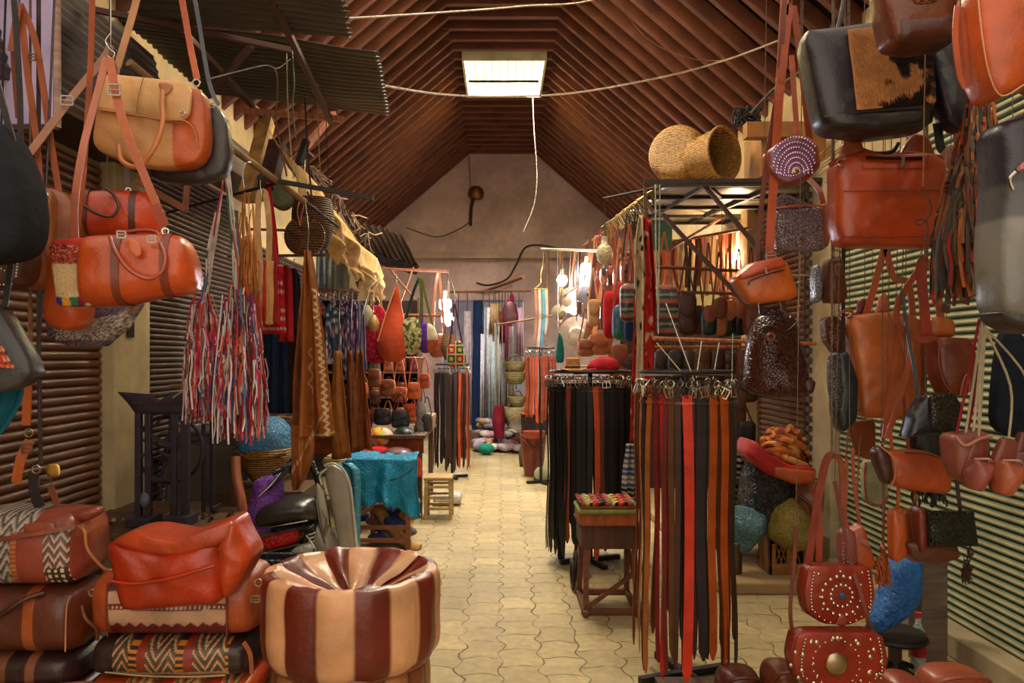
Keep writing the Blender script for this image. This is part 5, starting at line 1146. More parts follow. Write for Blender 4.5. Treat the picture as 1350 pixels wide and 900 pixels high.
rack('wide round belt rack of mostly black belts with hats on its top board', 778, 5.55, .29, 1.35, pk2, 50, 'the mostly black rack', [1.14, 1.2, 1.1], top=True)
def pk3(x, front, q): return random.choice([('2a201e', 'black', .036), ('3a241c', 'dark brown', .036), ('1c1a1a', 'black', .036)]) if x < .35 or random.random() < .4 else ('a84424', 'orange-red', .036)
random.seed(83)
rack('distant belt rack at the alley edge beside the passage', 596, 9.4, .2, 1.36, pk3, 24, 'the distant rack by the passage', [1.1, 1.16, 1.2], foot=.2)
def pk4(x, front, q): return random.choice([('b03a20', 'red', .036), ('8a2a1c', 'red', .036), ('5a2018', 'dark brown', .036), ('c04c24', 'orange', .036), ('7a3a24', 'brown', .036)])
rack('small belt rack of red and orange short belts beyond the black rack', 713, 9.0, .16, 1.56, pk4, 20, 'the far red rack', [.72, .78], foot=.18)
def cyl(nm, label, c_, cx, yt, yb, w_, Y, m, taper=1.0, wr=.0, rim=None, z=None):
    t = T(nm, label, c_, cx, yb, Y); d = w_*t.s
    t.loft('body', m, [(yt, cx-w_/2, cx+w_/2, d), ((yt+yb)/2, cx-w_*.52*(1+taper)/2, cx+w_*.52*(1+taper)/2, d*(1+taper)/2), (yb, cx-w_/2*taper, cx+w_/2*taper, d*taper)], n=2, wr=wr)
    if rim: t.put('rim', MB().torus(t.p(cx, yt), d/2, .012, 'z', 30, 6), rim)
    if z is not None: t.e.location.z = z
    return t
hat('tan felt hat on top of the black belt rack', 755, 488, 5.4, 38, 'b8804c', m=fabric('b07c4c'), h=17, nm='felt_hat')
t = T('cap', 'bright red flat cap on top of the black belt rack', 'hat', 795, 490, 5.45)
t.loft('crown', fabric('981820'), [(470, 792, 804, .06), (474, 782, 812, .16), (483, 774, 816, .2), (490, 778, 814, .18)], n=2.2, wr=.012); t.puff('visor', fabric('8a1418'), [(768, 487), (785, 484), (786, 490), (770, 491)], .12, .003, dy=-.06, N=30, rings=4)
hat('pale hat behind the red cap on the black belt rack', 770, 489, 5.65, 30, 'a89878', m=fabric('a89878'), h=8, nm='felt_hat')
# ================= STEP TABLE =================
t = T('display_table', 'small worn wooden table with splayed legs beside the nearest belt rack', 'table', 797, 800, 4.6); t.e.location.z = 0
X0 = lambda px: (px-797)*t.s
TB = mat('wood', '54301c', grain=(20, 4, 4)); TL = mat('wood', '6a3a20', grain=(4, 4, 20))
MB().box((-.155, -.15, .37), (.185, .17, .50)).build('drawer_box', TB, t.e, smooth=False, bevel=.004); MB().box((-.17, -.165, .50), (.2, .185, .515)).build('table_top', TB, t.e, smooth=False, bevel=.004)
for sx, sy in ((-1, -1), (1, -1), (-1, 1), (1, 1)): MB().bar((.015+sx*.14, sy*.13, .38), (.015+sx*.15, sy*.19, 0), .03).build('leg', TL, t.e, smooth=False)
for sy in (-.19, .19): MB().bar((-.16, sy, .02), (.18, sy, .02), .03).build('floor_rail', TL, t.e, smooth=False)
for sx in (-.14, .165): MB().bar((sx, -.25, .02), (sx, .22, .02), .03).build('floor_rail', TL, t.e, smooth=False)
MB().bar((-.15, -.2, .03), (.17, -.17, .25), .022).build('brace', TL, t.e, smooth=False); MB().bar((.17, -.2, .1), (.17, .16, .3), .02).build('brace', TL, t.e, smooth=False)
t = T('tray', 'orange-brown wooden tray on the small worn table', 'tray', 797, 692, 4.55); t.e.location.z = .517
MB().box((-.165, -.15, 0), (.17, .15, .075)).build('body', mat('wood', 'a85424', grain=(12, 4, 4)), t.e, smooth=False, bevel=.01)
t = T('folded_cloth', 'green folded cloth beneath the zigzag mats on the small table', 'cloth', 797, 675, 4.5); t.e.location.z = .594; MB().box((-.17, -.15, 0), (.17, .15, .028)).build('cloth', fabric('7a8a4a'), t.e, bevel=.012)
t = T('woven_mat', 'stack of small zigzag woven mats in black, red and green on the small table', 'mat', 797, 668, 4.5); t.e.location.z = .623
mb = MB(); rows = []
for j in range(41): rows.append([Vector((-.16+.32*i/60, -.14+.28*j/40, .028+.003*math.sin(i*.8)+.004*nz(i*.1, j*.1, 1, 3))) for i in range(61)])
mb.grid(rows); mb.build('top_mat', fabric(), t.e, solid=.02, colf=lambda x, y, z: ['1c1c1c', 'a83020', '3a6a5a', 'b8a03a', '1c1c1c', 'b84a34', '8a2a2a'][int(((x*1.0+abs(((y*14) % 1)-.5)*.07)*55)) % 7])
MB().box((-.155, -.14, 0), (.16, .14, .02)).build('under_mats', fabric('8a4a2c'), t.e, bevel=.008)
t = T('trolley_base', 'small black wheeled trolley base behind the small worn table', 'trolley', 757, 725, 5.0); t.e.location.z = 0
MB().torus((-.02, -.1, .1), .085, .012, 'x', 24, 6).build('wheel', IRON, t.e); MB().torus((.02, .1, .1), .085, .012, 'x', 24, 6).build('wheel', IRON, t.e); MB().bar((-.02, -.1, .1), (.02, .1, .1), .02).build('axle', IRON, t.e)
t = lump('sling_bag', 'dark navy and red cloth bag on the paving beside the black belt rack', 'bag', 734, 746, 645, 695, 5.6, fabric('20242e'), .12)
t.e.location.z = .006
lump('cloth_bag', 'orange-brown cloth bag hanging low under the black belts', 'bag', 762, 778, 708, 745, 5.2, leather('b4562c'), .12)
# striped scarf cluster
def c(x, y):
    v = nz(x*.3, y*.09, 2)
    if 837+2*math.sin(y*.03) < x < 849+2*math.sin(y*.04): return '20181a' if v > .42 else ('c8b492' if nz(x*.2, y*.03, 6) > -.25 else '9a8460')
    if v > .38: return '20181a'
    return 'b0281e' if nz(x*.2, y*.06, 7) < .28 else 'c4a888'
random.seed(84)
t = T('patterned_scarf', 'long red, cream and black patterned scarf hanging from the canopy corner', 'scarf', 847, 600, 5.15)
t.sheet('cloth', fabric(), [(284, 842, 852), (330, 836, 858), (440, 834, 863), (520, 831, 860), (600, 829, 850)], folds=2.5, amp=.035, nu=80, sub=30, colpx=c)
t = T('patterned_scarf', 'plain red scarf hanging close behind the patterned one', 'scarf', 840, 680, 5.3)
t.sheet('cloth', fabric('9a1c1a'), [(290, 850, 858), (420, 840, 864), (560, 832, 850), (680, 828, 840)], folds=3, amp=.03, nu=60)
t = T('patterned_scarf', 'navy and white striped knit cloth hanging low between the small table and the belts', 'scarf', 828, 705, 4.75)
t.sheet('cloth', fabric(), [(585, 826, 836), (640, 820, 838), (705, 824, 836)], folds=2, amp=.02, nu=60, sub=30, colpx=lambda x, y: 'b0a898' if int(y/3.5) % 2 else ('1c1c24' if y > 640 else '34487a'))
# ================= TIN CANOPY STALL =================
pl = mat('paint', 'b8a88c', .35); BAR = mat('metal', '3c302a', .6, met=.2)
t = T('tin_canopy', 'flat tin canopy on a dark iron frame over the bag stall', 'canopy', 0, 0, 6); t.e.location = (1.15, 5.45, 2.735)
def cz(y): return (y)*.07
for q in range(4):
    y0, y1 = q*.66, q*.66+.65; MB().grid([[(.0, y0, cz(y0)+.02), (.62, y0, cz(y0)+.026), (1.24, y0, cz(y0)+.02)], [(.0, y1, cz(y1)+.02), (.62, y1, cz(y1)+.012), (1.24, y1, cz(y1)+.02)]]).build('tin_panel', pl, t.e, solid=.004)
for x in (0, .33, .85, 1.22): MB().bar((x, 0, 0), (x, 2.6, cz(2.6)), .03).build('frame_bar', BAR, t.e, smooth=False)
for q in range(5): MB().bar((0, q*.65, cz(q*.65)), (1.24, q*.65, cz(q*.65)), .028).build('frame_bar', BAR, t.e, smooth=False)
MB().bar((-.12, -.0, .02), (1.24, -.02, .03), .025, .03).build('front_rail', BAR, t.e, smooth=False)
for a, b_ in (((0.02, .05, -.2), (.72, .05, -.95)), ((.33, .05, 0), (.85, .05, -.6)), ((.33, 0, 0), (.62, .65, .05))): MB().bar(a, b_, .028).build('brace', mat('paint', '4a2c20', .6), t.e, smooth=False)
for x, y in ((-.1, .06), (.02, 2.6), (1.2, .4)): MB().bar((x, y, 0), (x, y, -2.735+.076), .022).build('post', mat('wood', '6a4a34'), t.e, smooth=False)
# fringe of loops along the alley side of the canopy
mb = MB(); random.seed(85)
for q in range(70):
    y = 2.6*q/70; mb.tube([(0, y, cz(y)), (-.05-random.random()*.05, y+.02, cz(y)-.05), (-.02, y+.03, cz(y)-.12-random.random()*.06)], .006, 4)
mb.build('hook_fringe', metal('8a7044', .5), t.e)
for nm_, (a, b_), cc in (('upper brown cross rail of the canopy stall', ((866, 352, 5.6), (1000, 358, 5.9)), '6a3a22'), ('second brown cross rail carrying the stall bags', ((866, 384, 6.2), (1000, 388, 6.2)), '6a3a22'), ('pale orange rail just above the nearest belt rack', ((862, 446, 4.9), (1075, 453, 5.5)), 'b86c44'), ('lower orange rail behind the pale one', ((850, 458, 5.6), (990, 457, 5.8)), '9a5030')):
    pole('display_rail', nm_, a, b_, mat('wood', cc, grain=(20, 4, 4)), .013, 'rail')
cordt('pair of white cords dropping from the canopy front bar to the orange rail', [(864, 243, 5.4), (865, 340, 5.3), (868, 440, 5.0)], .005, 'b0a898')
cordt('second white cord beside the canopy corner', [(870, 243, 5.4), (869, 350, 5.35), (868, 420, 5.1)], .005, 'a09888')
cordt('thin red cord with a small knot under the tin canopy', [(951, 262, 5.6), (952, 300, 5.6), (951, 345, 5.6)], .003, 'a8382c')
# stall back wall boards
t = T('board_panel', 'pale yellow-green board wall at the back of the canopy stall', 'board wall', 0, 0, 8.2); t.e.location = (1.85, 8.25, .076); MB().box((-.55, -.02, 1.7), (.54, .02, 2.7)).build('board', mat('plaster', 'a8a070'), t.e, smooth=False); MB().box((-.55, -.02, 0), (.54, .02, 1.7)).build('lower_board', mat('wood', '3a2216'), t.e, smooth=False); MB().box((-.55, -.04, 1.2), (.54, -.02, 1.26)).build('batten', OLDW, t.e, smooth=False)
t = T('green_panel', 'mint green painted panel behind the patterned scarf under the canopy', 'panel', 872, 330, 6.8); t.boxp('panel', mat('paint', '5f9a7c', .6), 858, 290, 886, 330, .02)
pole('display_rail', 'rail high at the back of the canopy stall holding a fan of straps', (868, 322, 7.3), (990, 300, 6.9), OLDW, .014, 'rail'); pole('display_rail', 'rail slanting back inside the canopy stall', (880, 330, 6.0), (955, 285, 7.6), OLDW, .014, 'rail')
LC = [('7a3a1e', 'brown'), ('a8522a', 'orange-brown'), ('4a2418', 'dark brown'), ('c07a4a', 'tan'), ('8a2a20', 'red'), ('26221f', 'black'), ('94482a', 'rust brown')]
def hangbag(label, cx, ytop, yt, yb, w_, Y, col, scol=None, group=None, dep=.08, colpx=None, m=None):
    t = T('shoulder_bag', label, 'bag', cx, yb, Y, group)
    t.puff('body', m or (leather() if colpx else leather(col)), [(cx-w_*.45, yt), (cx+w_*.45, yt), (cx+w_*.5, (yt+yb)/2), (cx+w_*.46, yb), (cx-w_*.46, yb), (cx-w_*.5, (yt+yb)/2)], dep, .014, N=60 if colpx else 40, rings=16 if colpx else 5, colpx=colpx)
    if not colpx and not m: t.puff('flap', leather(scol or col), [(cx-w_*.44, yt-1), (cx+w_*.44, yt-1), (cx+w_*.42, yt+(yb-yt)*.45), (cx, yt+(yb-yt)*.6), (cx-w_*.42, yt+(yb-yt)*.45)], .014, .006, dy=-dep/2-.014, N=30, rings=4)
    t.strap('strap', leather(scol or col), [(cx-w_*.42, yt+3, 0), (cx-w_*.2, (yt+ytop)/2, 0), (cx-1, ytop, 0), (cx+1, ytop, 0), (cx+w_*.2, (yt+ytop)/2, .01), (cx+w_*.42, yt+3, 0)], .014)
    return t
random.seed(86)
rowA = [(905, 'dark brown flap', '4a2418'), (919, 'brown', '6a3420'), (934, 'dark green', '143024'), (948, 'tan', 'a86a3c'), (960, 'black round', '1e2220'), (974, 'black', '201c1c'), (990, 'rust brown', '7a3a20')]
for x, n_, col in rowA: hangbag('%s bag on the middle rails of the canopy stall' % n_, x, 330+random.randint(-6, 6), 396+random.randint(-8, 8), 442, 20 if x != 905 else 26, 6.6+random.random()*.3, col, random.choice(LC)[0])
rowB = [(872, 'dark maroon', '3a1c1c'), (890, 'black tooled', '1c1a1a'), (908, 'deep brown', '3c2014'), (925, 'tan boxy', '6a4424'), (944, 'dark red', '4a1a16'), (962, 'brown hooded', '5a2c1a'), (980, 'russet', '6a3018')]
for x, n_, col in rowB: hangbag('%s bag on the lower rails of the canopy stall' % n_, x, 448, 460+random.randint(-4, 6), 500+random.randint(-8, 8), 21, 6.4+random.random()*.3, col)
rowC = [(970, 'brown square', '5c3218', 515, 560), (982, 'black', '181614', 555, 600), (985, 'dark brown', '301c14', 500, 530)]
for x, n_, col, a, b_ in rowC: hangbag('%s bag hanging beside the pale post' % n_, x, a-20, a, b_, 26, 6.1, col)
# fan of loose straps
random.seed(87)
for q in range(34):
    x = 866+q*3.7+random.uniform(-1, 1); col, n_ = random.choice(LC+[('c8b090', 'cream')]); Y = 7.1+random.random()*.5
    y0 = 322-(x-868)*.17; y1 = random.uniform(372, 396); a = P(x, y0, Y)
    o = MB().ribbon([P(x, y0, Y)-a, P(x+random.uniform(-3, 3), (y0+y1)/2, Y)-a, P(x+random.uniform(-5, 5), y1, Y)-a], .03, .004, 3).build('bag_strap', leather(col), None); o.location = a
    tag(o, '%s leather strap in the fan hanging at the back of the canopy stall' % n_, 'strap', '%s straps at the back of the canopy stall' % n_)
# alley side of the canopy: bags on long straps receding
STR = lambda x, y: ['2c3430', '8a8a80', '20282c', '6a6a60', 'a8482c', '1c2024'][int(y/3.2) % 6]
hangbag('red cloth bag with long strap on the alley side of the canopy', 806, 318, 384, 446, 22, 6.6, 'b02024', '9a4a2c', m=fabric('a81c20'))
hangbag('red embroidered bag behind the plain red cloth bag', 817, 318, 372, 420, 18, 6.8, 'a01c1c', 'c07a4a', m=fabric('a02428'))
hangbag('blue and green chequered cloth bag on the alley side of the canopy', 818, 330, 402, 448, 22, 6.3, '24486a', '8a4a2c', colpx=lambda x, y: '1c6a50' if y > 434 else ('2c4a6c' if (int(x/5)+int(y/6)) % 2 else '345a6a'))
hangbag('navy cloth bag between chequered bag and patterned scarf', 832, 330, 405, 450, 18, 6.1, '1c3050', '7a3a20', m=fabric('1e3454'))
t = hangbag('grey and orange striped woven bag just before the patterned scarf', 830, 300, 374, 424, 26, 5.9, '4a4a44', 'b0582c', colpx=STR)
t = hangbag('wide grey striped woven bag just behind the patterned scarf', 876, 310, 376, 444, 36, 5.7, '4a4a44', 'b0582c', colpx=STR)
for q in range(14):
    Yq = 5.9+q*.3; X = 1.13-.02*(q % 3); px = CX+X/Yq*1000; col, n_ = LC[(q*3+1) % 7]
    y0 = CY-(2.68+(Yq-5.45)*.06-1.5)/Yq*1000; y1 = y0+random.uniform(62, 88)*6/Yq
    hangbag('%s long-strapped bag in the row along the canopy\'s alley side' % n_, px, y0, y1, y1+30*6/Yq*random.uniform(.8, 1.3), 20*6/Yq, Yq, col, random.choice(LC)[0], group='%s bags along the alley side of the canopy' % n_)
# straps & hats farther on
random.seed(88)
for a_, b_ in (((1.13, 7.9, 2.83), (1.1, 10.1, 2.97)),): pole('display_rail', 'long rail continuing the canopy edge deeper into the alley', (CX+a_[0]/a_[1]*1000, CY-(a_[2]-1.5)/a_[1]*1000, a_[1]), (CX+b_[0]/b_[1]*1000, CY-(b_[2]-1.5)/b_[1]*1000, b_[1]), OLDW, .015, 'rail')
pole('iron_rod', 'short rod holding the unlit cream lamp out from the canopy corner', (795, 262, 5.6), (872, 246, 5.5), IRON, .01, 'rod')
pole('display_rail', 'thin rail with white end carrying bulbs and chained cords', (714, 328, 9.6), (835, 332, 7.6), mat('paint', 'a89a84'), .014, 'rail')
pole('display_rail', 'short pale pole slanting below the bulbs', (740, 392, 8.9), (762, 378, 8.3), mat('wood', 'b8a080'), .016, 'rail'); pole('display_rail', 'pale rail over the red belts', (655, 428, 12), (742, 414, 8.8), mat('wood', 'b08a6a'), .014, 'rail')
cordt('brown chained cord hanging nearest the passage from the thin rail', [(721, 330, 9.5), (722, 380, 9.5), (720, 455, 9.4)], .022, '6a4a34'); cordt('brown chained cord beside the small warm bulb', [(739, 330, 9.2), (740, 380, 9.2), (739, 425, 9.2)], .022, '7a5838')
for q, (x, yb, col, n_) in enumerate(((706, 455, '7a4a34', 'brown'), (711, 462, '8a7a64', 'cream'), (716, 455, '1a5a66', 'turquoise'), (720, 440, '7a6a58', 'pale'))):
    a = P(x, 380, 9.3); o = MB().ribbon([(0, 0, 0), (.01, 0, -.35), (-.02, 0, -(yb-380)*.0093)], .034, .004).build('hanging_belt', leather(col)); o.location = a; tag(o, '%s strap on the hanger above the red belts' % n_, 'belt')
t = T('coat_hanger', 'wooden coat hanger holding pale and turquoise straps', 'hanger', 713, 382, 9.3); t.tube('frame', BRASS, [(704, 381, 0), (713, 373, 0), (722, 381, 0), (704, 381, 0)], .01, smooth=1); t.tube('hook', BRASS, [(713, 373, 0), (713, 362, 0), (716, 350, .1), (718, 330, .2)], .008)
for q in range(16):
    x = 762+q*4.4+random.uniform(-2, 2); Y = 9.6-(x-714)/121*2; col, n_ = random.choice(LC+[('c8a078', 'pale tan'), ('6a4a44', 'grey-brown')]); y0 = 329; y1 = random.uniform(395, 440); a = P(x, y0, Y); L = (y1-y0)*Y/1000
    o = MB().ribbon([(0, 0, 0), (random.uniform(-.06, .06), 0, -L*.4), (random.uniform(-.12, .02), -.03, -L)], random.uniform(.04, .08), .006).build('leather_strap', leather(col)); o.location = a
    tag(o, 'broad %s leather strap hanging between the white bulbs and the red cloth bag' % n_, 'strap', '%s broad straps by the white bulbs' % n_)
for q, (x, y, w_, col, lb) in enumerate(((752, 396, 34, 'a89074', 'pale sun hat hanging high beside the lower white bulb'), (760, 440, 44, 'b09a84', 'large pale floppy hat hanging behind the tan felt hat'), (738, 352+60, 20, '9a8464', 'small beige hat under the pale sun hat'))):
    t = T('sun_hat', lb, 'hat', x, y+w_*.4, 8.8-.2*q); lathe_face(t, 'brim', fabric(col), x, y, w_*.0044, [(.2, -.09), (.42, -.08), (.5, -.01), (1, .03), (1, .045), (.5, .02)]); t.e.rotation_euler = (.2, 0, -.5+q*.4)
    t.tube('cord', leather('5a4030'), [(x, y-w_*.4, 0), (x+2, 334, .1)], .006)
for q, (x, yt, yb, w_, col, lb) in enumerate(((790, 440, 468, 30, 'a05428', 'round tan bag hanging over the red cap'), (772, 448, 470, 22, '8a4828', 'brown bag hanging over the tan felt hat'), (815, 455, 500, 26, '7a3c20', 'brown tote above the black belts'), (800, 400, 436, 18, '5a3020', 'dark brown folded bag by the red cloth bag'), (782, 396, 430, 16, 'b88a5c', 'pale tan folded bag near the bulbs'), (828, 468, 500, 20, '4a2418', 'dark bag between the brown tote and the scarf'))): hangbag(lb, x, yt-40, yt, yb, w_, 7.2, col)
lump('teal_scarf', 'teal scarf hanging beside the straw hats at the black belt rack', 'scarf', 733, 743, 440, 478, 6.4, fabric('1c6a60'), .06).tube('cord', leather('4a3a30'), [(738, 442, 0), (738, 420, .2), (735, 331, 2.8)], .005)
# ================= BASKETS AND BOX ON THE CANOPY =================
def axbasket(nm, label, base, d, prof, m, inner=True, rim=True):
    e = bpy.data.objects.new(nm, None); COL.objects.link(e); e.location = base; tag(e, label, 'basket')
    d = Vector(d).normalized(); x = d.cross(Vector((0, 0, 1))).normalized(); y = x.cross(d); rows = []
    N_ = 64
    def row(r, t, k_=0): return [d*t+(x*math.cos(a)+y*math.sin(a))*(r+.0055*((1 if (k+k_) % 2 else -1))) for k, a in enumerate([2*PI*q/N_ for q in range(N_)])]
    out = []; P2 = cat([Vector((r, t, 0)) for r, t in prof], 12)
    for i, p in enumerate(P2): out.append(row(p.x, p.y, i // 2))
    if inner:
        for i, p in enumerate(reversed(P2)): out.append(row(max(p.x-.014, .004), p.y+(.012 if i > len(P2)-8 else 0), i // 2))
        MB().grid(out, True, True, True).build('woven_body', m, e)
    else: MB().grid(out, True, True, True).build('woven_body', m, e)
    if rim:
        r, t = prof[-1]; pts = [d*t+(x*math.cos(a)+y*math.sin(a))*r for a in [2*PI*q/40 for q in range(41)]]
        MB().tube(pts, .012, 8).build('rim', m, e)
    return e
WK = mat('straw', 'd89c4c', scale=1.2)
axbasket('wicker_basket', 'round wicker basket lying on its side on the tin canopy, its mouth facing out', P(936, 207, 5.85), (.62, -.8, 0), [(.02, -.16), (.13, -.155), (.165, -.12), (.175, 0), (.2, .13)], WK)
axbasket('wicker_basket', 'large wicker basket lying on the tin canopy with its base outwards, behind the open one', P(896, 206, 6.05), (-.55, -.83, 0.05), [(.19, -.2), (.215, -.1), (.225, 0), (.215, .10), (.18, .155), (.10, .165), (.01, .165)], WK, inner=False, rim=False)
t = T('cardboard_box', 'open brown cardboard box on the tin canopy beside the wicker baskets', 'box', 1035, 240, 5.8)
CB = mat('wood', 'a8733f', grain=(3, 3, 3)); t.boxp('box', CB, 992, 178, 1078, 240, .4, 0); t.put('flap', MB().box(t.p(985, 180, -.3), t.p(1050, 176, -.2)), CB, smooth=False); 
t = T('wire_bundle', 'tangled bunch of dark wires where the cable meets the roof edge', 'wires', 985, 165, 6.2); mb = MB(); random.seed(89)
for q in range(26): mb.tube([t.p(965+random.random()*40, 140+random.random()*30, random.uniform(-.05, .05)) for _ in range(4)], .007, 5, 4)
mb.build('wires', mat('plastic', '302c30', .5), t.e); t.e['kind'] = 'stuff'
cordt('dark wire climbing from the wire bundle along the roof edge', [(990, 150, 6.1), (1020, 118, 6.0), (1060, 90, 5.6), (1100, 30, 5.2), (1120, -20, 5.0)], .014, '4a4038', 'cable')
random.seed(90)
for q in range(8): o = pole('reed_stick', 'thin pale reed sticking out behind the cardboard box', (1075+random.random()*20, 205+q*5, 5.3), (1120+random.random()*20, 170+q*6, 4.6), mat('wood', 'b08a54'), .005, 'reed'); o['group'] = 'reeds behind the cardboard box'
# ================= FAR END =================
t = T('cloth_bolt', 'long blue cloth bolt standing at the passage side', 'cloth', 630, 560, 13.6)
t.loft('cloth', fabric('20345e'), [(396, 624, 636, .15), (450, 623, 637, .18), (560, 622, 640, .2), (575, 622, 638, .2)], n=3, wr=.03)
SC = [(684, 405, 470, 12, 'c8a0b0', 'pale pink cloth behind the maroon purple bag'), (637, 440, 565, 9, 'd8d4dc', 'narrow white scarf touching the blue cloth'), (651, 450, 570, 9, 'b8c4cc', 'narrow pale blue fabric among the white ones'), (674, 430, 545, 9, 'd0ccc8', 'narrow cream fabric beside the bright pink scarf'), (604, 430, 575, 9, '8a7a84', 'grey-mauve scarf hanging on the passage wall near the far belts'), (616, 410, 560, 12, 'b8a8b0', 'pale pink scarf beside the blue cloth'), (645, 405, 572, 17, 'c8c8d2', 'white flowered fabric hanging by the passage'), (658, 425, 560, 16, 'c0bcb4', 'long off-white fabric hanging in the passage mouth'), (670, 395, 520, 11, 'b81c54', 'bright pink scarf beside the purple bag'), (666, 470, 560, 12, '8a8a90', 'grey striped fabric under the pink scarf'), (653, 400, 440, 18, 'b89468', 'pale yellow cloth hanging high at the passage'), (662, 410, 452, 8, '8a4a2c', 'rust coloured cloth next to the yellow one')]
for q, (x, yt, yb, w_, col, lb) in enumerate(SC):
    t = T('hanging_scarf', lb, 'scarf', x, yb, 13.1-(x-585)/115*.6); t.sheet('cloth', fabric(), [(yt, x-w_*.35, x+w_*.35), (yb, x-w_/2, x+w_/2)], folds=3, amp=.04, nu=40, sub=20, colpx=(lambda c1: (lambda xx, yy: c1 if nz(xx, yy, 2, .35) < .15 else '6a6a74'))(col) if q in (6, 7, 8) else (lambda c1: (lambda xx, yy: c1))(col))
    t.tube('hanging_cord', leather('4a3a30'), [(x, yt, 0), (x, 383, .06)], .008)
pole('display_rail', 'rail across the passage mouth carrying the far scarves', (585, 385, 13.2), (700, 383, 12.6), OLDW, .02, 'rail')
pole('bamboo_pole', 'pole slanting out of the passage roof', (636, 385, 13.5), (690, 365, 11.5), OLDW, .03, 'pole')
t = T('shoulder_bag', 'maroon purple leather bag hanging over the pink scarf', 'bag', 673, 427, 12.2); t.puff('body', leather('5a2430'), [(664, 398), (680, 396), (685, 426), (661, 428)], .1, .02); t.puff('handle', fabric('a02050'), [(672, 388), (678, 388), (678, 398), (672, 398)], .03, .004, N=20, rings=3); t.tube('hanging_cord', leather('4a3a30'), [(675, 388, 0), (675, 376, .1)], .008)
BS = mat('straw', '8f7a3c', scale=.8)
for q, (x, yt, yb, w_, lb) in enumerate(((679, 476, 492, 28, 'topmost yellow-green basket hanging beside the red belts'), (679, 490, 506, 28, 'second yellow-green basket, rim touching the topmost one'), (681, 522, 536, 24, 'dark banded basket below the yellow-green pair'), (679, 536, 555, 28, 'pale rounded basket lowest of the four by the red belts'))):
    t = T('straw_basket', lb, 'basket', x, yb, 11.6); M_ = BS if q < 3 else mat('straw', 'b8a478', scale=.8)
    t.loft('body', M_, [(yt, x-w_/2, x+w_/2, .3), (yt+(yb-yt)*.6, x-w_*.45, x+w_*.45, .28), (yb, x-w_*.3, x+w_*.3, .2)], n=2.1, wr=.01, cap0=False, solid=.01); t.tube('handle', leather('5a3a24'), [(x-w_*.3, yt, -.12), (x-w_*.15, yt-7, -.12), (x+w_*.15, yt-7, -.12), (x+w_*.3, yt, -.12)], .01)
    t.tube('hanging_cord', leather('4a3a30'), [(x, yt-6, -.1), (x, 424, 0)], .006)
t = T('red_bundle', 'crimson cloth bundle standing between white fabrics and baskets', 'bundle', 657, 550, 11.9); t.loft('body', fabric('701424'), [(510, 652, 664, .1), (530, 649, 666, .2), (552, 651, 664, .2)], n=2.2, wr=.03); t.e.location.z = .26; 
random.seed(91)
HP = ['b8aca8', '9a8a90', 'c8c0b8', 'a07a84', 'a8905c', '8a3a34', 'b0a0a8', '7a7080', 'c4b8a8', '6a5a64', 'b08a9a']
hn = ['off-white', 'grey-mauve', 'white', 'dusty pink', 'mustard', 'dark red', 'pale lilac', 'grey', 'cream', 'dark mauve', 'pink']
pos = []
for lv, (n_, z0) in enumerate(((17, .07), (17, .12), (14, .22), (10, .32), (7, .40))):
    for q in range(n_):
        i = random.randrange(11); u = (q+.5)/n_; x = -.38+(.98 if lv == 0 else .85-.1*lv)*u*.9; y = 11.9+random.uniform(-.15, .25)+lv*.22
        t = T('scarf_bundle', '%s rolled scarf in the heap on the floor by the passage' % hn[i], 'scarf', 0, 0, 12, '%s scarves in the floor heap' % hn[i]); t.e.location = (x, y, z0-.06); t.e.rotation_euler = (random.uniform(-.3, .3), random.uniform(-.4, .4), random.uniform(-1, 1))
        MB().ball((0, 0, .08), .085, 12, (random.uniform(.9, 1.5), 1, .65)).build('roll', fabric(HP[i]), t.e)
t = T('cloth_bag', 'small green cloth pouch at the foot of the scarf heap', 'bag', 641, 600, 11.6); t.e.location.z = .0; MB().ball((0, 0, .09), .1, 14, (1.3, 1, .85)).build('body', fabric('1c7a64'), t.e)
t = T('wooden_box', 'low wooden crate behind the scarf heap', 'box', 655, 0, 12.6); t.e.location.z = 0; MB().box((-.5, -.2, 0), (.5, .25, .26)).build('crate', WD, t.e, smooth=False)
t = cyl('clay_pot', 'large rust red leather covered jar standing by the red belts', 'jar', 703, 572, 626, 34, 9.6, leather('7a2c1a', .35), .7, .01, leather('8a3a22')); t.e.location.z = .0
t.tube('handle', leather('6a2414'), [(690, 578, -.12), (700, 588, -.2), (712, 588, -.2), (718, 578, -.12)], .014)
cyl('laundry_basket', 'black banded orange basket stacked on the rust red jar', 'basket', 705, 545, 572, 36, 9.6, mat('straw', '3a2a28'), .94, .0, mat('straw', 'b04a28')); cyl('leather_bowl', 'red leather bowl between the jar and the black banded basket', 'bowl', 704, 568, 577, 30, 9.3, leather('a03a24'), .8)
t = T('plate', 'round pale green plate leaning at the foot of the rust red jar', 'plate', 714, 632, 9.1); lathe_face(t, 'face', mat('paint', 'a8ac84'), 714, 622, .09, [(.2, -.01), (.8, -.012), (1, 0), (1, .02), (.4, .02)]); t.e.location.z = .09-.0
t.e.location.z = 0.0
lump('stone_block', 'small dark stone block on the paving by the jar', 'block', 684, 696, 586, 612, 10.4, mat('plaster', '5a4a3c'), .2, 4)
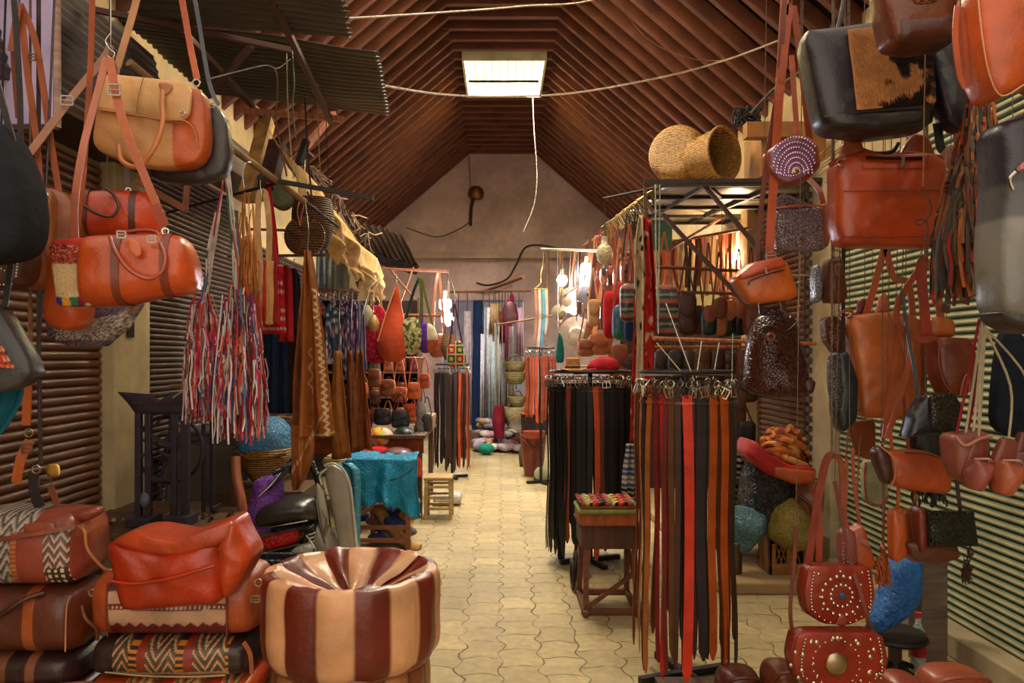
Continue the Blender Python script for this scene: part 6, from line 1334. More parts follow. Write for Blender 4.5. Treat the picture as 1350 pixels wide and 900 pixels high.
# ================= RIGHT FOREGROUND: HANGING BAGS =================
def up(t, px, py, Y, dy=0, r=.0018, col='6a5846', nm='hanging_cord'):
    YY = min((1.9, 2.2, 2.6, 3.0, 3.4), key=lambda q: abs(q-Y)); t.tube(nm, mat('plastic', col, .6), [(px, py, dy), (px, CY-1720/YY*1.0, (YY-Y))], r, smooth=1)
random.seed(101)
t = T('studded_bag', 'small rounded bag covered in rows of violet silver studs', 'bag', 1044, 244, 3.0)
t.puff('body', leather('94431f', .35), [(1012, 200), (1024, 188), (1062, 180), (1077, 192), (1080, 220), (1062, 240), (1030, 244), (1014, 230)], .11, .008, dy=.03, rnd=1)
t.puff('front_flap', leather('8a5a7a', .3), [(1010, 204), (1018, 194), (1050, 184), (1063, 190), (1068, 215), (1058, 234), (1034, 244), (1020, 238), (1011, 222)], .02, .006, dy=-.045, rnd=1)
sp = []
for k in range(1, 8):
    for q in range(10+k*3):
        a = PI+PI*q/(9+k*3); x, y = 1042+k*5.2*math.cos(a)*.98, 233+k*6.6*math.sin(a); 
        if 1012 < x < 1066: sp.append((x, y, .0036))
for q in range(14): sp.append((1016+q*3.2, 226+5*math.sin(q*.3)+6, .0034))
t.studs([(a_, b_, .0045) for a_, b_, c_ in sp], -.064, metal('e0c4ea', .18)); t.puff('clasp', BRASS, [(1036, 229), (1044, 227), (1045, 233), (1038, 235)], .008, .002, dy=-.065, N=16, rings=3)
t.strap('strap', leather('9a4420'), [(1024, 192, .02), (1030, 110, 0), (1040, 20, 0), (1044, 6, 0)], .028); t.strap('strap', leather('8a3c1c'), [(1074, 196, .04), (1060, 90, .02), (1046, 8, 0)], .026); up(t, 1044, 8, 3.0)
t = T('shoulder_bag', 'silver croc-embossed flap bag hanging under the violet studded one', 'bag', 1052, 332, 3.1)
t.puff('body', mat('croc', '8a7880', .22), [(1020, 278), (1083, 275), (1087, 326), (1080, 331), (1022, 332), (1017, 300)], .08, .008, rnd=1); t.puff('side_panel', leather('9a4a20'), [(1078, 272), (1086, 268), (1089, 322), (1083, 331)], .1, .004, N=30, rings=3)
t.puff('raised_flap', mat('croc', '8a7880', .22), [(1018, 276), (1020, 262), (1036, 254), (1082, 274)], .03, .004, dy=.02, rnd=0); t.strap('flap_edge', leather('b8603a'), [(1018, 277, -.05), (1050, 274, -.055), (1084, 275, -.045)], .008)
t.ring('clasp', CHROME, 1051, 318, -.055, .008, .004); t.strap('strap', leather('a8502a'), [(1086, 300, 0), (1082, 255, 0), (1066, 205, .08), (1056, 60, .1)], .022); up(t, 1056, 62, 3.0)
t = T('crossbody_bag', 'orange crossbody bag with a zip pocket and a very long strap', 'bag', 1006, 402, 3.0)
t.puff('body', leather('b2561b', .33), [(964, 368), (985, 348), (1022, 340), (1034, 348), (1048, 388), (1040, 396), (986, 401), (976, 388)], .1, .012, rnd=1, wr=.006)
t.puff('top_panel', leather('b84a28', .33), [(966, 366), (986, 349), (1022, 340), (1030, 352), (1000, 362), (972, 371)], .08, .008, dy=-.03, rnd=1, N=50, rings=6); t.tube('zip', metal('5a4438', .4), [(980, 378, -.068), (982, 372, -.07), (1003, 364, -.072), (1026, 358, -.066)], .003); t.strap('zip_pull', CHROME, [(1000, 354, -.075), (1001, 364, -.08)], .007)
t.strap('strap', leather('6a3018'), [(1003, 350, .04), (1004, 300, .03), (1016, 190, .02), (1028, 90, 0), (1040, topy(3.0), 0)], .02); t.strap('strap', leather('ad4c24'), [(1013, 340, -.01), (1016, 280, -.01), (1024, 180, 0), (1030, 80, 0), (1040, topy(3.0), 0)], .034); t.buckle(1013, 338, -.03, .036, .026)
t = T('bucket_bag', 'dark brown croc-embossed bucket bag with a gathered top', 'bag', 1024, 522, 3.2)
t.loft('body', mat('croc', '4a2219', .25), [(412, 1012, 1034, .05), (420, 996, 1046, .12), (440, 987, 1050, .17), (475, 984, 1058, .2), (505, 984, 1065, .2), (517, 990, 1062, .18), (522, 1005, 1040, .12)], n=2.5, wr=.02, wsc=9, seg=48)
t.loft('gathered_top', mat('croc', '4a2219', .25), [(408, 1008, 1030, .06), (414, 1004, 1036, .09), (424, 996, 1046, .12)], n=2, wr=.02, seg=48, wsc=16); t.tube('drawstring', leather('3a1c14'), [(990, 436, -.09), (1002, 430, -.12), (1022, 438, -.11), (1040, 426, -.09)], .004)
t.ring('rosette', leather('7a3a2a'), 1005, 445, -.1, .014, .006); t.puff('corner_patch', leather('3a1a14'), [(1050, 500), (1066, 500), (1062, 518), (1052, 516)], .05, .005, dy=-.06, N=24, rings=3)
t.strap('strap', leather('3a1c14'), [(1004, 414, 0), (1004, 380, .02), (1008, 330, .05)], .02); t.strap('strap', leather('3a1c14'), [(1034, 414, 0), (1030, 380, .02), (1014, 330, .05)], .02); up(t, 1011, 332, 3.4, .05)
# big totes
t = T('tote_bag', 'large black leather tote with a panel of brown and black cowhide', 'bag', 1140, 180, 2.65, yaw=-4)
t.puff('body', leather('28242a', .35), [(1056, 46), (1106, 42), (1160, 36), (1218, 62), (1219, 160), (1208, 176), (1150, 182), (1086, 174), (1076, 158)], .14, .012, rnd=1)
t.puff('base_panel', leather('1c181a', .38), [(1076, 156), (1118, 156), (1218, 150), (1216, 172), (1150, 182), (1088, 174)], .15, .012, rnd=1, N=50, rings=5)
def fc(x, y):
    v = nz(x, y, 3, .05)*1.2+nz(x, y, 5, .2)*.25+(x-1188)*.014
    return '241a16' if v > .02 else ('6a4226' if v > -.12 else 'bc8450')
hp = t.puff('cowhide_panel', fabric(), [(1106, 53), (1168, 48), (1210, 62), (1214, 148), (1118, 155), (1114, 120)], .01, .004, dy=-.088, rnd=0, rings=40, N=170, colpx=fc)
mb = MB(); cols = []
for q in range(2600):
    x = random.uniform(1108, 1211); y = random.uniform(54, 146)
    if x < 1106+(y-53)*.1+2 or x > 1210: continue
    p = t.p(x, y, -.099); d = Vector((random.uniform(-.2, .5), -.25, -1)).normalized()*random.uniform(.014, .026); s_ = Vector((.0016, 0, 0)); n0 = len(mb.v)
    mb.v += [tuple(p-s_), tuple(p+s_), tuple(p+d)]; mb.f.append((n0, n0+1, n0+2)); cols += [fc(x, y)]*3
o = t.put('fur', mb, fabric()); at = o.data.color_attributes.new('Col', 'FLOAT_COLOR', 'POINT')
for i, cc in enumerate(cols): at.data[i].color = (*lin(cc), 1)
o['kind'] = 'stuff'
t.tube('handle', leather('3a3430', .35), [(1106, 44, .02), (1114, 10, .02), (1122, -30, .02), (1140, -60, .02), (1158, -30, .02), (1166, 40, .02)], .009, smooth=5); up(t, 1140, -58, 2.6, .02)
t = T('handbag', 'brown leather bag hanging before the cowhide tote at the top of the frame', 'bag', 1205, 64, 2.3)
t.puff('body', leather('6e341c', .35), [(1150, -60), (1250, -60), (1262, 0), (1256, 58), (1200, 66), (1168, 62), (1158, 20)], .12, .012, rnd=1); t.puff('base_panel', leather('4c2214'), [(1164, 32), (1256, 26), (1254, 60), (1200, 68), (1170, 62)], .13, .01, rnd=1, N=40, rings=5)
t.puff('pocket', mat('croc', '8a4c2c', .35), [(1180, -40), (1222, -44), (1224, 18), (1184, 22)], .02, .004, dy=-.07, N=40, rings=4); t.tube('handle', leather('8a4a2a'), [(1236, -40, -.08), (1240, 20, -.09), (1246, 34, -.09), (1248, 0, -.08), (1240, -40, -.08)], .006); up(t, 1205, -58, 2.2)
t = T('tote_bag', 'large glossy orange tote with a zip pocket across the front', 'bag', 1168, 328, 2.75)
t.puff('body', leather('a8421d', .3), [(1097, 210), (1236, 206), (1238, 318), (1230, 327), (1104, 325), (1098, 300)], .13, .01, rnd=1, rings=14, N=90, wr=.008)
t.puff('handle_plate', leather('8a3c1c', .35), [(1104, 212), (1112, 180), (1128, 179), (1134, 196), (1142, 212)], .03, .003, rnd=1, N=50, rings=6, dy=-.01)
t.puff('handle_plate', leather('8a3c1c', .35), [(1182, 212), (1188, 194), (1202, 178), (1220, 182), (1230, 212)], .03, .003, rnd=1, N=50, rings=6, dy=-.01)
t.puff('collar', leather('963c1a', .33), [(1097, 212), (1132, 202), (1150, 208), (1172, 208), (1190, 202), (1236, 208), (1234, 216), (1100, 218)], .1, .002, rnd=0, N=60, rings=4)
t.tube('opening', BLK and mat('leather', '1c1212'), [(1134, 198, -.01), (1150, 204, -.02), (1172, 202, -.02), (1182, 190, -.01)], .008)
t.tube('seam', leather('7a2e14'), [(1099, 258, -.078), (1168, 258, -.088), (1236, 256, -.078)], .0018); t.strap('zip', metal('3a2018', .5), [(1128, 215, -.08), (1165, 217, -.083), (1202, 216, -.08)], .010); t.strap('zip_pull', CHROME, [(1173, 214, -.09), (1173, 228, -.09)], .012)
t.put('pocket_outline', MB().tube([t.p(*q) for q in ((1122, 210, -.076), (1124, 229, -.079), (1206, 229, -.079), (1208, 210, -.076))], .0016, 6, 1), leather('7a2e14')); t.ring('eyelet', metal('b07060', .4), 1097, 222, -.07, .014, .003); t.tube('lower_seam', leather('7a2e14'), [(1100, 316, -.07), (1168, 317, -.085), (1234, 314, -.07)], .002)
up(t, 1118, 184, 2.6); up(t, 1200, 184, 2.6)
t = T('tote_bag', 'brown leather bag partly hidden behind the glossy orange tote', 'bag', 1254, 326, 2.95)
t.puff('body', leather('7a3c1e'), [(1232, 196), (1278, 190), (1276, 290), (1266, 318), (1236, 326)], .08, .01, rnd=1); t.ring('rivet', CHROME, 1238, 228, -.05, .004); t.strap('strap', leather('6a3018'), [(1262, 196, 0), (1258, 100, 0), (1260, topy(3.0), .0)], .025)
t = T('shoulder_bag', 'dark navy leather bag hanging between cowhide tote and bright orange bag', 'bag', 1252, 176, 2.6)
t.puff('body', leather('25222e', .35), [(1214, 60), (1262, 52), (1288, 140), (1282, 160), (1262, 176), (1240, 160)], .09, .012, rnd=1); up(t, 1240, 60, 2.6)
t.strap('strap', leather('16161c'), [(1240, 160, .02), (1244, 190, .02), (1248, 196, .02)], .03)
t = T('slouchy_bag', 'bright orange leather bag with stitched edge at the top corner of the frame', 'bag', 1340, 140, 1.95)
t.puff('body', leather('bb5220', .33), [(1272, 0), (1300, -60), (1420, -60), (1430, 80), (1390, 128), (1352, 112), (1300, 138), (1284, 110), (1276, 60)], .12, .02, rnd=1)
t.tube('stitched_edge', leather('c88a5c'), [(1273, 5, -.05), (1277, 60, -.055), (1286, 108, -.055), (1302, 136, -.055), (1330, 122, -.065), (1354, 112, -.065)], .0025)
t.studs([(1328-q*.6, -2+q*5, .004) for q in range(3)], -.085, metal('c8b8a8', .5)); t.strap('strap', leather('a8491e'), [(1262, 8, 0), (1256, 50, -.01), (1262, 100, -.01), (1270, 118, -.01)], .014); t.strap('strap', leather('94401c'), [(1268, 10, 0), (1270, 70, -.01), (1272, 116, -.01)], .012); up(t, 1310, -50, 1.9); up(t, 1266, 10, 1.9)
random.seed(102)
t = T('tassel_garland', 'thick tassel of orange, red and dark leather strips hanging beside the big grey bag', 'tassel', 1282, 400, 2.45)
LM = ['a8582c', '6a3420', '2c3428', 'a02420', '8a5a3c', '4a4a48', 'b86a3c', '3a2420', '7a6a5c', 'c06a30', '5a4438']
strips(t, 'strip_bundle', (1288, 1300, 100, 150, 200, 320, 1262, 1308), 260, LM, .0095, leather(), dd=.05); strips(t, 'strip_bundle', (1282, 1302, 160, 240, 250, 402, 1240, 1310), 480, LM, .010, leather(), dd=.06)
t.strap('red_tongue', leather('a81820'), [(1291, 218, -.07), (1297, 240, -.08), (1303, 262, -.07)], .02, taper=lambda q: math.sin(PI*min(max(q, .08), .92))); up(t, 1293, 108, 2.6, 0, .006)
def c(x, y): return '26242f' if y < 250-(x-1305)*.12 else ('74746e' if y > 290 else '4a4a4a')
t = T('large_bag', 'large bag with navy top and grey front cut off by the frame beside the tassel', 'bag', 1370, 435, 2.0)
t.puff('body', leather(None, .38), [(1303, 170), (1360, 150), (1450, 150), (1450, 430), (1345, 428), (1304, 412), (1300, 330), (1306, 260)], .14, .015, rnd=1, rings=20, N=110, colpx=c)
t.put('braided_cord', MB().tube([t.p(1312+q*3.2, 233-q*1.6+1.2*math.sin(q*1.8), -.09) for q in range(14)], .007, 6, 3), fabric('c07a78')); t.put('zip', MB().tube([t.p(1312, 236, -.08), t.p(1306, 245, -.075), t.p(1310, 258, -.075)], .004, 6, 4), CHROME)
t.puff('base_panel', leather('2c2928'), [(1304, 408), (1345, 424), (1450, 426), (1450, 440), (1340, 440), (1308, 424)], .12, .006, rnd=1, N=40, rings=4); up(t, 1370, 160, 1.9)
t = T('small_bag', 'small dark brown bag with a ring top by the pillar, silver edge behind it', 'bag', 1096, 402, 3.15)
t.puff('body', leather('5a2c18', .35), [(1088, 342), (1106, 338), (1113, 390), (1108, 400), (1086, 399)], .08, .01, rnd=1); t.puff('silver_edge', mat('croc', '8a929c', .25), [(1076, 352), (1084, 345), (1087, 394), (1077, 401)], .07, .005, N=30, rings=4, dy=.04); t.ring('ring', CHROME, 1098, 336, -.03, .016); t.puff('tab', leather('6a3a20'), [(1092, 350), (1104, 348), (1104, 366), (1094, 368)], .01, .003, dy=-.045, N=24, rings=3); up(t, 1098, 332, 3.0, 0, .005)
t = T('tote_bag', 'tall plain orange tote with pointed handles standing out against the green shutter', 'bag', 1162, 552, 3.2)
t.puff('body', leather('b4602c', .34), [(1112, 418), (1150, 413), (1178, 412), (1206, 432), (1212, 500), (1204, 546), (1178, 552), (1130, 548), (1124, 500)], .13, .012, rnd=1, rings=12, N=80, wr=.01)
t.puff('side_panel', leather('94481e'), [(1166, 412), (1196, 418), (1210, 440), (1208, 540), (1196, 540), (1190, 470)], .1, .006, dy=-.03, rnd=1, N=50, rings=5)
t.tube('fold', leather('a0521f'), [(1158, 414, -.085), (1176, 470, -.095), (1192, 540, -.09)], .003)
t.strap('handle', leather('a8502a'), [(1140, 420, 0), (1152, 380, 0), (1166, 326, 0)], .028); t.strap('handle', leather('9a4824'), [(1168, 326, 0), (1178, 365, 0), (1198, 375, 0), (1204, 430, 0)], .028)
t.puff('handle_tab', leather('a0502a'), [(1154, 414), (1160, 388), (1166, 386), (1172, 400), (1172, 414)], .02, .004, N=30, rings=3, rnd=1); t.puff('inner_tab', leather('6a2420'), [(1132, 414), (1136, 394), (1144, 392), (1148, 414)], .02, .004, dy=.03, N=30, rings=3); up(t, 1167, 328, 3.4)
t = T('saddle_bag', 'chestnut saddle bag with a tall looped strap in front of an orange pouch', 'bag', 1250, 525, 2.85)
t.puff('body', leather('6c2a16', .32), [(1226, 450), (1234, 444), (1272, 446), (1281, 478), (1280, 504), (1264, 522), (1240, 520), (1230, 495)], .1, .012, rnd=1); t.tube('edge_piping', leather('8a3c22'), [(1228, 448, -.05), (1228, 480, -.05), (1236, 508, -.055), (1248, 520, -.055)], .003)
t.puff('orange_panel', leather('a8581f'), [(1230, 416), (1264, 420), (1264, 446), (1230, 444)], .05, .006, dy=.04, N=40, rings=4)
t.tube('clasp_loop', leather('9a4a3c'), [(1253, 520, -.06), (1256, 498, -.07), (1262, 494, -.07), (1264, 516, -.065)], .0035)
t.strap('strap', leather('8a2c1e', .35), [(1222, 448, 0), (1216, 400, -.01), (1214, 350, 0), (1222, 344, 0)], .038); t.strap('strap', leather('a8542a', .35), [(1222, 344, 0), (1236, 360, .02), (1244, 400, .03), (1246, 418, .03)], .03); t.strap('strap_end', leather('4a1c14'), [(1240, 406, 0), (1252, 408, 0)], .03)
t.strap('side_strap', leather('7a3018'), [(1178, 426, -.02), (1190, 440, -.03), (1206, 448, -.03), (1228, 446, -.03)], .022); t.strap('side_strap', leather('94401f'), [(1180, 424, 0), (1186, 395, 0), (1204, 366, 0), (1218, 346, 0)], .024); t.strap('long_strap', leather('94452a'), [(1198, 450, -.02), (1190, 490, -.03), (1176, 540, -.03), (1164, 576, -.03)], .02)
up(t, 1222, 346, 3.0, 0, .005)
t = T('embossed_bag', 'black leaf-embossed small bag hanging tilted under the chestnut saddle bag', 'bag', 1226, 582, 2.75)
t.puff('front', mat('croc', '2a2618', .28), [(1216, 522), (1248, 516), (1258, 540), (1250, 572), (1216, 562)], .03, .006, dy=-.04, rnd=1); t.puff('gusset', leather('1c222c', .35), [(1190, 576), (1198, 548), (1216, 520), (1224, 560), (1246, 572), (1215, 572)], .08, .006, dy=.0, rnd=0); t.strap('strap', leather('3a4450'), [(1210, 526, 0), (1206, 490, 0), (1208, 450, .05), (1208, 380, .1)], .012); up(t, 1208, 382, 2.6, .1)
t = T('embossed_bag', 'narrow black bag with embossed grey front hanging against the pillar', 'bag', 1106, 572, 3.15)
t.puff('front', mat('croc', '4a4c50', .3), [(1088, 470), (1102, 465), (1108, 500), (1106, 545), (1094, 540), (1088, 510)], .04, .005, dy=-.03, rnd=1); t.puff('body', leather('20242c', .35), [(1100, 466), (1112, 462), (1126, 500), (1124, 555), (1106, 570), (1098, 545)], .1, .008, rnd=1); t.strap('strap', leather('1a1c22'), [(1112, 464, 0), (1114, 380, .02), (1115, 320, .02)], .016); up(t, 1115, 322, 3.4, .02)
t = T('small_bag', 'brown croc small bag tucked above the narrow black bag', 'bag', 1098, 466, 3.2)
t.puff('body', mat('croc', '6a3420', .3), [(1083, 420), (1098, 416), (1112, 430), (1108, 460), (1098, 466), (1086, 448)], .07, .01, rnd=1); t.tube('tied_strap', leather('a8502a'), [(1098, 416, -.04), (1108, 410, -.05), (1118, 412, -.04), (1112, 420, -.05)], .007); up(t, 1100, 418, 3.4, 0)
t = T('suede_pouch', 'flat tan suede pouch with long laces below the tall orange tote', 'bag', 1136, 606, 3.3)
t.puff('body', leather('8a4c28', .6), [(1116, 556), (1152, 552), (1152, 596), (1146, 606), (1130, 600)], .04, .006, rnd=1); t.tube('lace', leather('9a5a30'), [(1116, 560, -.02), (1112, 620, -.02), (1113, 690, -.02)], .004); t.tube('lace', leather('9a5a30'), [(1130, 570, -.03), (1126, 640, -.03), (1127, 700, -.03)], .004); up(t, 1140, 554, 3.4)
t = T('clutch_bag', 'orange-brown oblong bag with a zip, a dark tassel bag behind it', 'bag', 1200, 650, 2.9)
t.puff('body', leather('a8491d', .32), [(1160, 594), (1212, 592), (1250, 606), (1246, 650), (1180, 642), (1166, 628)], .09, .012, rnd=1); t.puff('woven_edge', leather('3c2018'), [(1146, 594), (1152, 586), (1168, 600), (1170, 626), (1162, 640), (1150, 612)], .06, .006, N=40, rings=4, dy=-.02); t.tube('edge_piping', leather('c0704a'), [(1152, 586, -.05), (1168, 602, -.055), (1170, 625, -.055), (1164, 640, -.05)], .003)
t.ring('ring', CHROME, 1164, 582, 0, .009); t.tube('zip', metal('6a5a50', .4), [(1182, 594, -.06), (1210, 596, -.062), (1240, 604, -.055)], .0022); t.strap('strap', leather('94452a'), [(1165, 578, 0), (1176, 530, .03), (1190, 470, .06), (1196, 430, .09)], .016); up(t, 1196, 432, 3.0, .09)
t = T('tassel_bag', 'black fringed bag hanging behind the orange-brown oblong bag', 'bag', 1222, 650, 3.1); random.seed(103)
t.puff('body', leather('161418'), [(1200, 560), (1240, 560), (1246, 610), (1236, 640), (1204, 636)], .07, .01); strips(t, 'fringe', (1204, 1240, 600, 620, 640, 668, 1200, 1244), 60, ['1c1a1e', '121214', '2a2428'], .008, leather(), dd=.03); up(t, 1220, 562, 3.0, 0, .006)
t = T('cloth_pouch', 'pale green pouch with pink piping behind the tan suede pouch', 'bag', 1150, 668, 3.6)
t.puff('body', fabric('9a9c7c'), [(1136, 608), (1166, 604), (1168, 655), (1160, 665), (1138, 662)], .05, .008, rnd=1); t.tube('piping', fabric('a84a5a'), [(1137, 608, -.03), (1136, 640, -.03), (1142, 662, -.03), (1160, 664, -.03), (1167, 652, -.03)], .004); up(t, 1150, 608, 3.4)
# pink pouches and slippers
t = T('drawstring_pouch', 'cluster-topped dusty pink leather pouch with drawstrings near the frame edge', 'bag', 1268, 632, 2.6)
t.puff('body', leather('8a4c40'), [(1246, 572), (1292, 566), (1296, 590), (1290, 628), (1262, 634), (1250, 612)], .1, .012, rnd=1); t.tube('gathered_edge', leather('b87a68'), [(1246, 572, -.06), (1256, 584, -.07), (1274, 576, -.07), (1292, 572, -.06)], .006)
for x0, x1, cc in ((1268, 1300, 'a8a088'), (1278, 1302, 'c0b49c'), (1256, 1296, '8a2028'), (1286, 1304, 'b0a488')): t.tube('string', fabric(cc), [(x0, 572, -.02), ((x0+x1)/2, 500, 0), (x1, 420, .02)], .0045)
up(t, 1301, 422, 2.6, .02, .004)
def slipper(label, x0, y0, x1, y1, w_, col, Y):
    t = T('slipper', label, 'slipper', (x0+x1)/2, max(y0, y1), Y); d = Vector((x1-x0, y1-y0)); n = Vector((-d.y, d.x)).normalized()*w_/2
    q = lambda u, v: (x0+d.x*u+n.x*v, y0+d.y*u+n.y*v)
    t.puff('sole', leather('7a3a30'), [q(0, -.6), q(.3, -.9), q(.7, -1), q(1, -.4), q(1, .4), q(.7, 1), q(.3, .9), q(0, .6)], .03, .004, dy=.0, rnd=1, N=50); t.puff('upper', leather(col), [q(.42, -.95), q(.7, -1.02), q(1.02, -.4), q(1.02, .4), q(.7, 1.02), q(.42, .95)], .06, .02, dy=-.035, rnd=1, N=50)
    t.tube('opening_edge', leather('c08a78'), [(*q(.42, -.9), -.05), (*q(.36, 0), -.075), (*q(.42, .9), -.05)], .004); t.tube('string', fabric('b0a488'), [(x0, y0, 0), (x0+2, y0-70, 0), (1302, 430, .02)], .004); up(t, 1302, 432, 2.6, .02); return t
slipper('dusty pink slipper hanging toe down beside the drawstring pouch', 1290, 578, 1276, 642, 26, '8f4c42', 2.55)
slipper('coral pink slipper with orange lining hanging toe down at the frame edge', 1330, 578, 1312, 648, 30, 'a8583c', 2.5)
slipper('pale pink slipper cut off by the frame edge', 1352, 570, 1346, 632, 28, 'a06a5a', 2.6)
t = T('cloth_bag', 'dark navy cloth bag hanging behind the slippers', 'bag', 1335, 580, 2.9); t.puff('body', fabric('1a222c'), [(1318, 440), (1335, 430), (1372, 480), (1380, 575), (1306, 572), (1310, 500)], .06, .01); up(t, 1335, 434, 3.0)
t.tube('red_string', fabric('8a2028'), [(1280, 570, .02), (1296, 480, .02), (1306, 380, .02)], .005)
# lower cluster
t = T('embossed_bag', 'black flower-embossed flap wallet bag with a hanging tassel', 'bag', 1247, 745, 2.85)
t.puff('front', mat('croc', '22241c', .25), [(1215, 672), (1275, 671), (1280, 716), (1218, 716)], .04, .004, dy=-.03, rnd=0); t.puff('side', leather('6a2418'), [(1205, 668), (1217, 668), (1220, 716), (1208, 730)], .06, .004, N=30, rings=3); t.puff('lower_body', leather('5a2c1c'), [(1195, 714), (1262, 716), (1268, 735), (1240, 744), (1205, 740)], .07, .01, rnd=1, dy=.03)
t.strap('strap', leather('3a2420'), [(1266, 672, 0), (1262, 640, 0), (1258, 560, .02), (1262, 480, .08)], .014); random.seed(104); t.put('tassel_cap', MB().ball(t.p(1275, 726, -.02), .012, 10, (1, 1, 1.5)), leather('3a2420')); strips(t, 'tassel', (1272, 1278, 730, 736, 762, 770, 1270, 1280), 30, ['3a2018', '4a2a1c', '2a1814'], .004, leather(), dd=.012); t.tube('tassel_cord', leather('3a2420'), [(1275, 716, -.02), (1275, 728, -.02)], .004); up(t, 1262, 482, 3.0, .08)
for q, (x, cc, lb) in enumerate(((1182, 'b0501f', 'bright orange phone pouch with brass clip beside the black embossed wallet bag'), (1204, '8c3c20', 'reddish brown phone pouch touching the black embossed wallet bag'))):
    t = T('phone_pouch', lb, 'bag', x, 740, 2.9+.05*q); t.puff('body', leather(cc, .33), [(x-10, 672), (x+8, 668), (x+12, 728), (x, 740), (x-8, 736)], .05, .01, rnd=1); t.ring('clip', BRASS, x+2, 672, -.03, .01, .002); t.strap('strap', leather(cc), [(x+1, 670, 0), (x+2, 640, 0), (x, 600, .03), (x-2, 520, .06)], .012); up(t, x-2, 522, 3.0, .06); t.buckle(x+2, 655, -.01, .014, .018, m=BRASS)
t = T('key_tassel', 'rust orange leather tassel hanging alone beside the studded small bag', 'tassel', 1164, 772, 2.95); random.seed(105); strips(t, 'strands', (1160, 1168, 722, 728, 765, 772, 1157, 1172), 50, ['a04a20', '8a3c1a', 'b0582c'], .005, leather(), dd=.015); t.put('knot', MB().ball(t.p(1164, 722), .014, 10), leather('8a3c1a')); t.tube('cord', leather('6a3018'), [(1164, 720, 0), (1165, 660, 0), (1166, 560, .02)], .005); up(t, 1166, 562, 3.0, .02)
def studded(label, x0, x1, yt, yb, Y, centre, gem):
    t = T('studded_bag', label, 'bag', (x0+x1)/2, yb, Y); w_ = x1-x0; h = yb-yt; X = lambda u: x0+w_*u; Z = lambda v: yt+h*v
    t.puff('body', leather('7a2412', .3), [(X(.06), Z(.02)), (X(.94), Z(.02)), (X(1), Z(.5)), (X(.9), Z(.85)), (X(.6), Z(1)), (X(.3), Z(.98)), (X(.06), Z(.8)), (X(0), Z(.45))], .075, .006, rnd=1)
    t.puff('front_flap', leather('8e2712', .27), [(X(.08), Z(.0)), (X(.92), Z(.0)), (X(.99), Z(.5)), (X(.9), Z(.82)), (X(.6), Z(.97)), (X(.3), Z(.94)), (X(.06), Z(.76)), (X(.02), Z(.42))], .014, .005, dy=-.048, rnd=1, N=80)
    cx, cz_ = X(centre[0]), Z(centre[1]); sp = []
    for r, n_, rr in ((.15, 14, .0055), (.27, 18, .0065)) if gem else ((.24, 22, .0035), (.36, 10, .0075), (.46, 12, .0065)):
        for k in range(n_): a = 2*PI*k/n_+r; sp.append((cx+w_*r*math.cos(a), cz_+min(w_*r, h*.42)*math.sin(a), rr))
    for k in range(12): u = .10+.02*math.sin(k*.5); sp.append((X(.14-.04*math.sin(PI*k/14)), Z(.1+.055*k), .0036)); sp.append((X(.88+.04*math.sin(PI*k/14)), Z(.08+.06*k), .0036))
    for k in range(12): a = PI*.12+PI*.76*k/11; sp.append((X(.5)+w_*.42*math.cos(a), Z(.5)+h*.44*math.sin(a), .0036))
    for u, v in ((.2, .12), (.8, .1), (.22, .5), (.78, .3), (.8, .62), (.26, .7), (.7, .78), (.5, .08)): sp.append((X(u), Z(v), .0045))
    t.studs([(a_, b_, c_*1.3) for a_, b_, c_ in sp], -.061, metal('d8ccb8', .25)); c0 = t.p(cx, cz_, -.062)
    if gem: t.put('turquoise_stone', MB().ball(c0, .013, 14, (1, .5, 1)), mat('plastic', '2a6a94', .2)); t.puff('keyhole_tab', leather('8a3c22'), [(X(.46), Z(.82)), (X(.54), Z(.76)), (X(.6), Z(.88)), (X(.56), Z(.98)), (X(.44), Z(.96))], 0.006, .002, dy=-.062, N=24, rings=3)
    else: t.put('metal_boss', MB().ball(c0, w_*.115*t.s, 24, (1, .3, 1)), metal('b8a88c', .3))
    return t
t = studded('rounded red leather bag studded around a small turquoise stone', 1052, 1146, 741, 820, 2.95, (.52, .48), True)
t.strap('strap', leather('7c2c1c'), [(1066, 742, 0), (1076, 670, 0), (1090, 610, .01), (1098, 600, .01)], .03); t.strap('strap', leather('a03a22'), [(1084, 742, .03), (1084, 690, .03), (1080, 640, .03)], .026); t.strap('strap', leather('8a4028'), [(1098, 600, .01), (1112, 612, .02), (1116, 680, .02), (1130, 742, .02)], .02); up(t, 1098, 602, 3.0, .01, .004)
t = studded('red leather bag with silver studs around a large domed metal boss', 1036, 1163, 827, 905, 2.85, (.45, .5), False)
t.strap('strap', leather('6a2a1c'), [(1044, 830, 0), (1042, 800, 0), (1052, 750, .04), (1060, 700, .08)], .014); t.strap('strap', leather('6a2a1c'), [(1146, 830, 0), (1140, 800, 0), (1130, 740, .06), (1116, 640, .1)], .014); up(t, 1116, 642, 3.0, .1); up(t, 1060, 702, 3.0, .08)
t = T('studded_bag', 'little orange bag with a studded front hanging on thin straps above the turquoise-stone bag', 'bag', 1128, 757, 3.0)
t.puff('studded_front', leather('8a4a44'), [(1102, 700), (1112, 692), (1122, 700), (1124, 750), (1112, 752), (1102, 735)], .05, .006, dy=-.02, rnd=1); t.puff('body', leather('a84a20'), [(1118, 698), (1134, 690), (1150, 742), (1144, 748), (1124, 752)], .08, .008, rnd=1)
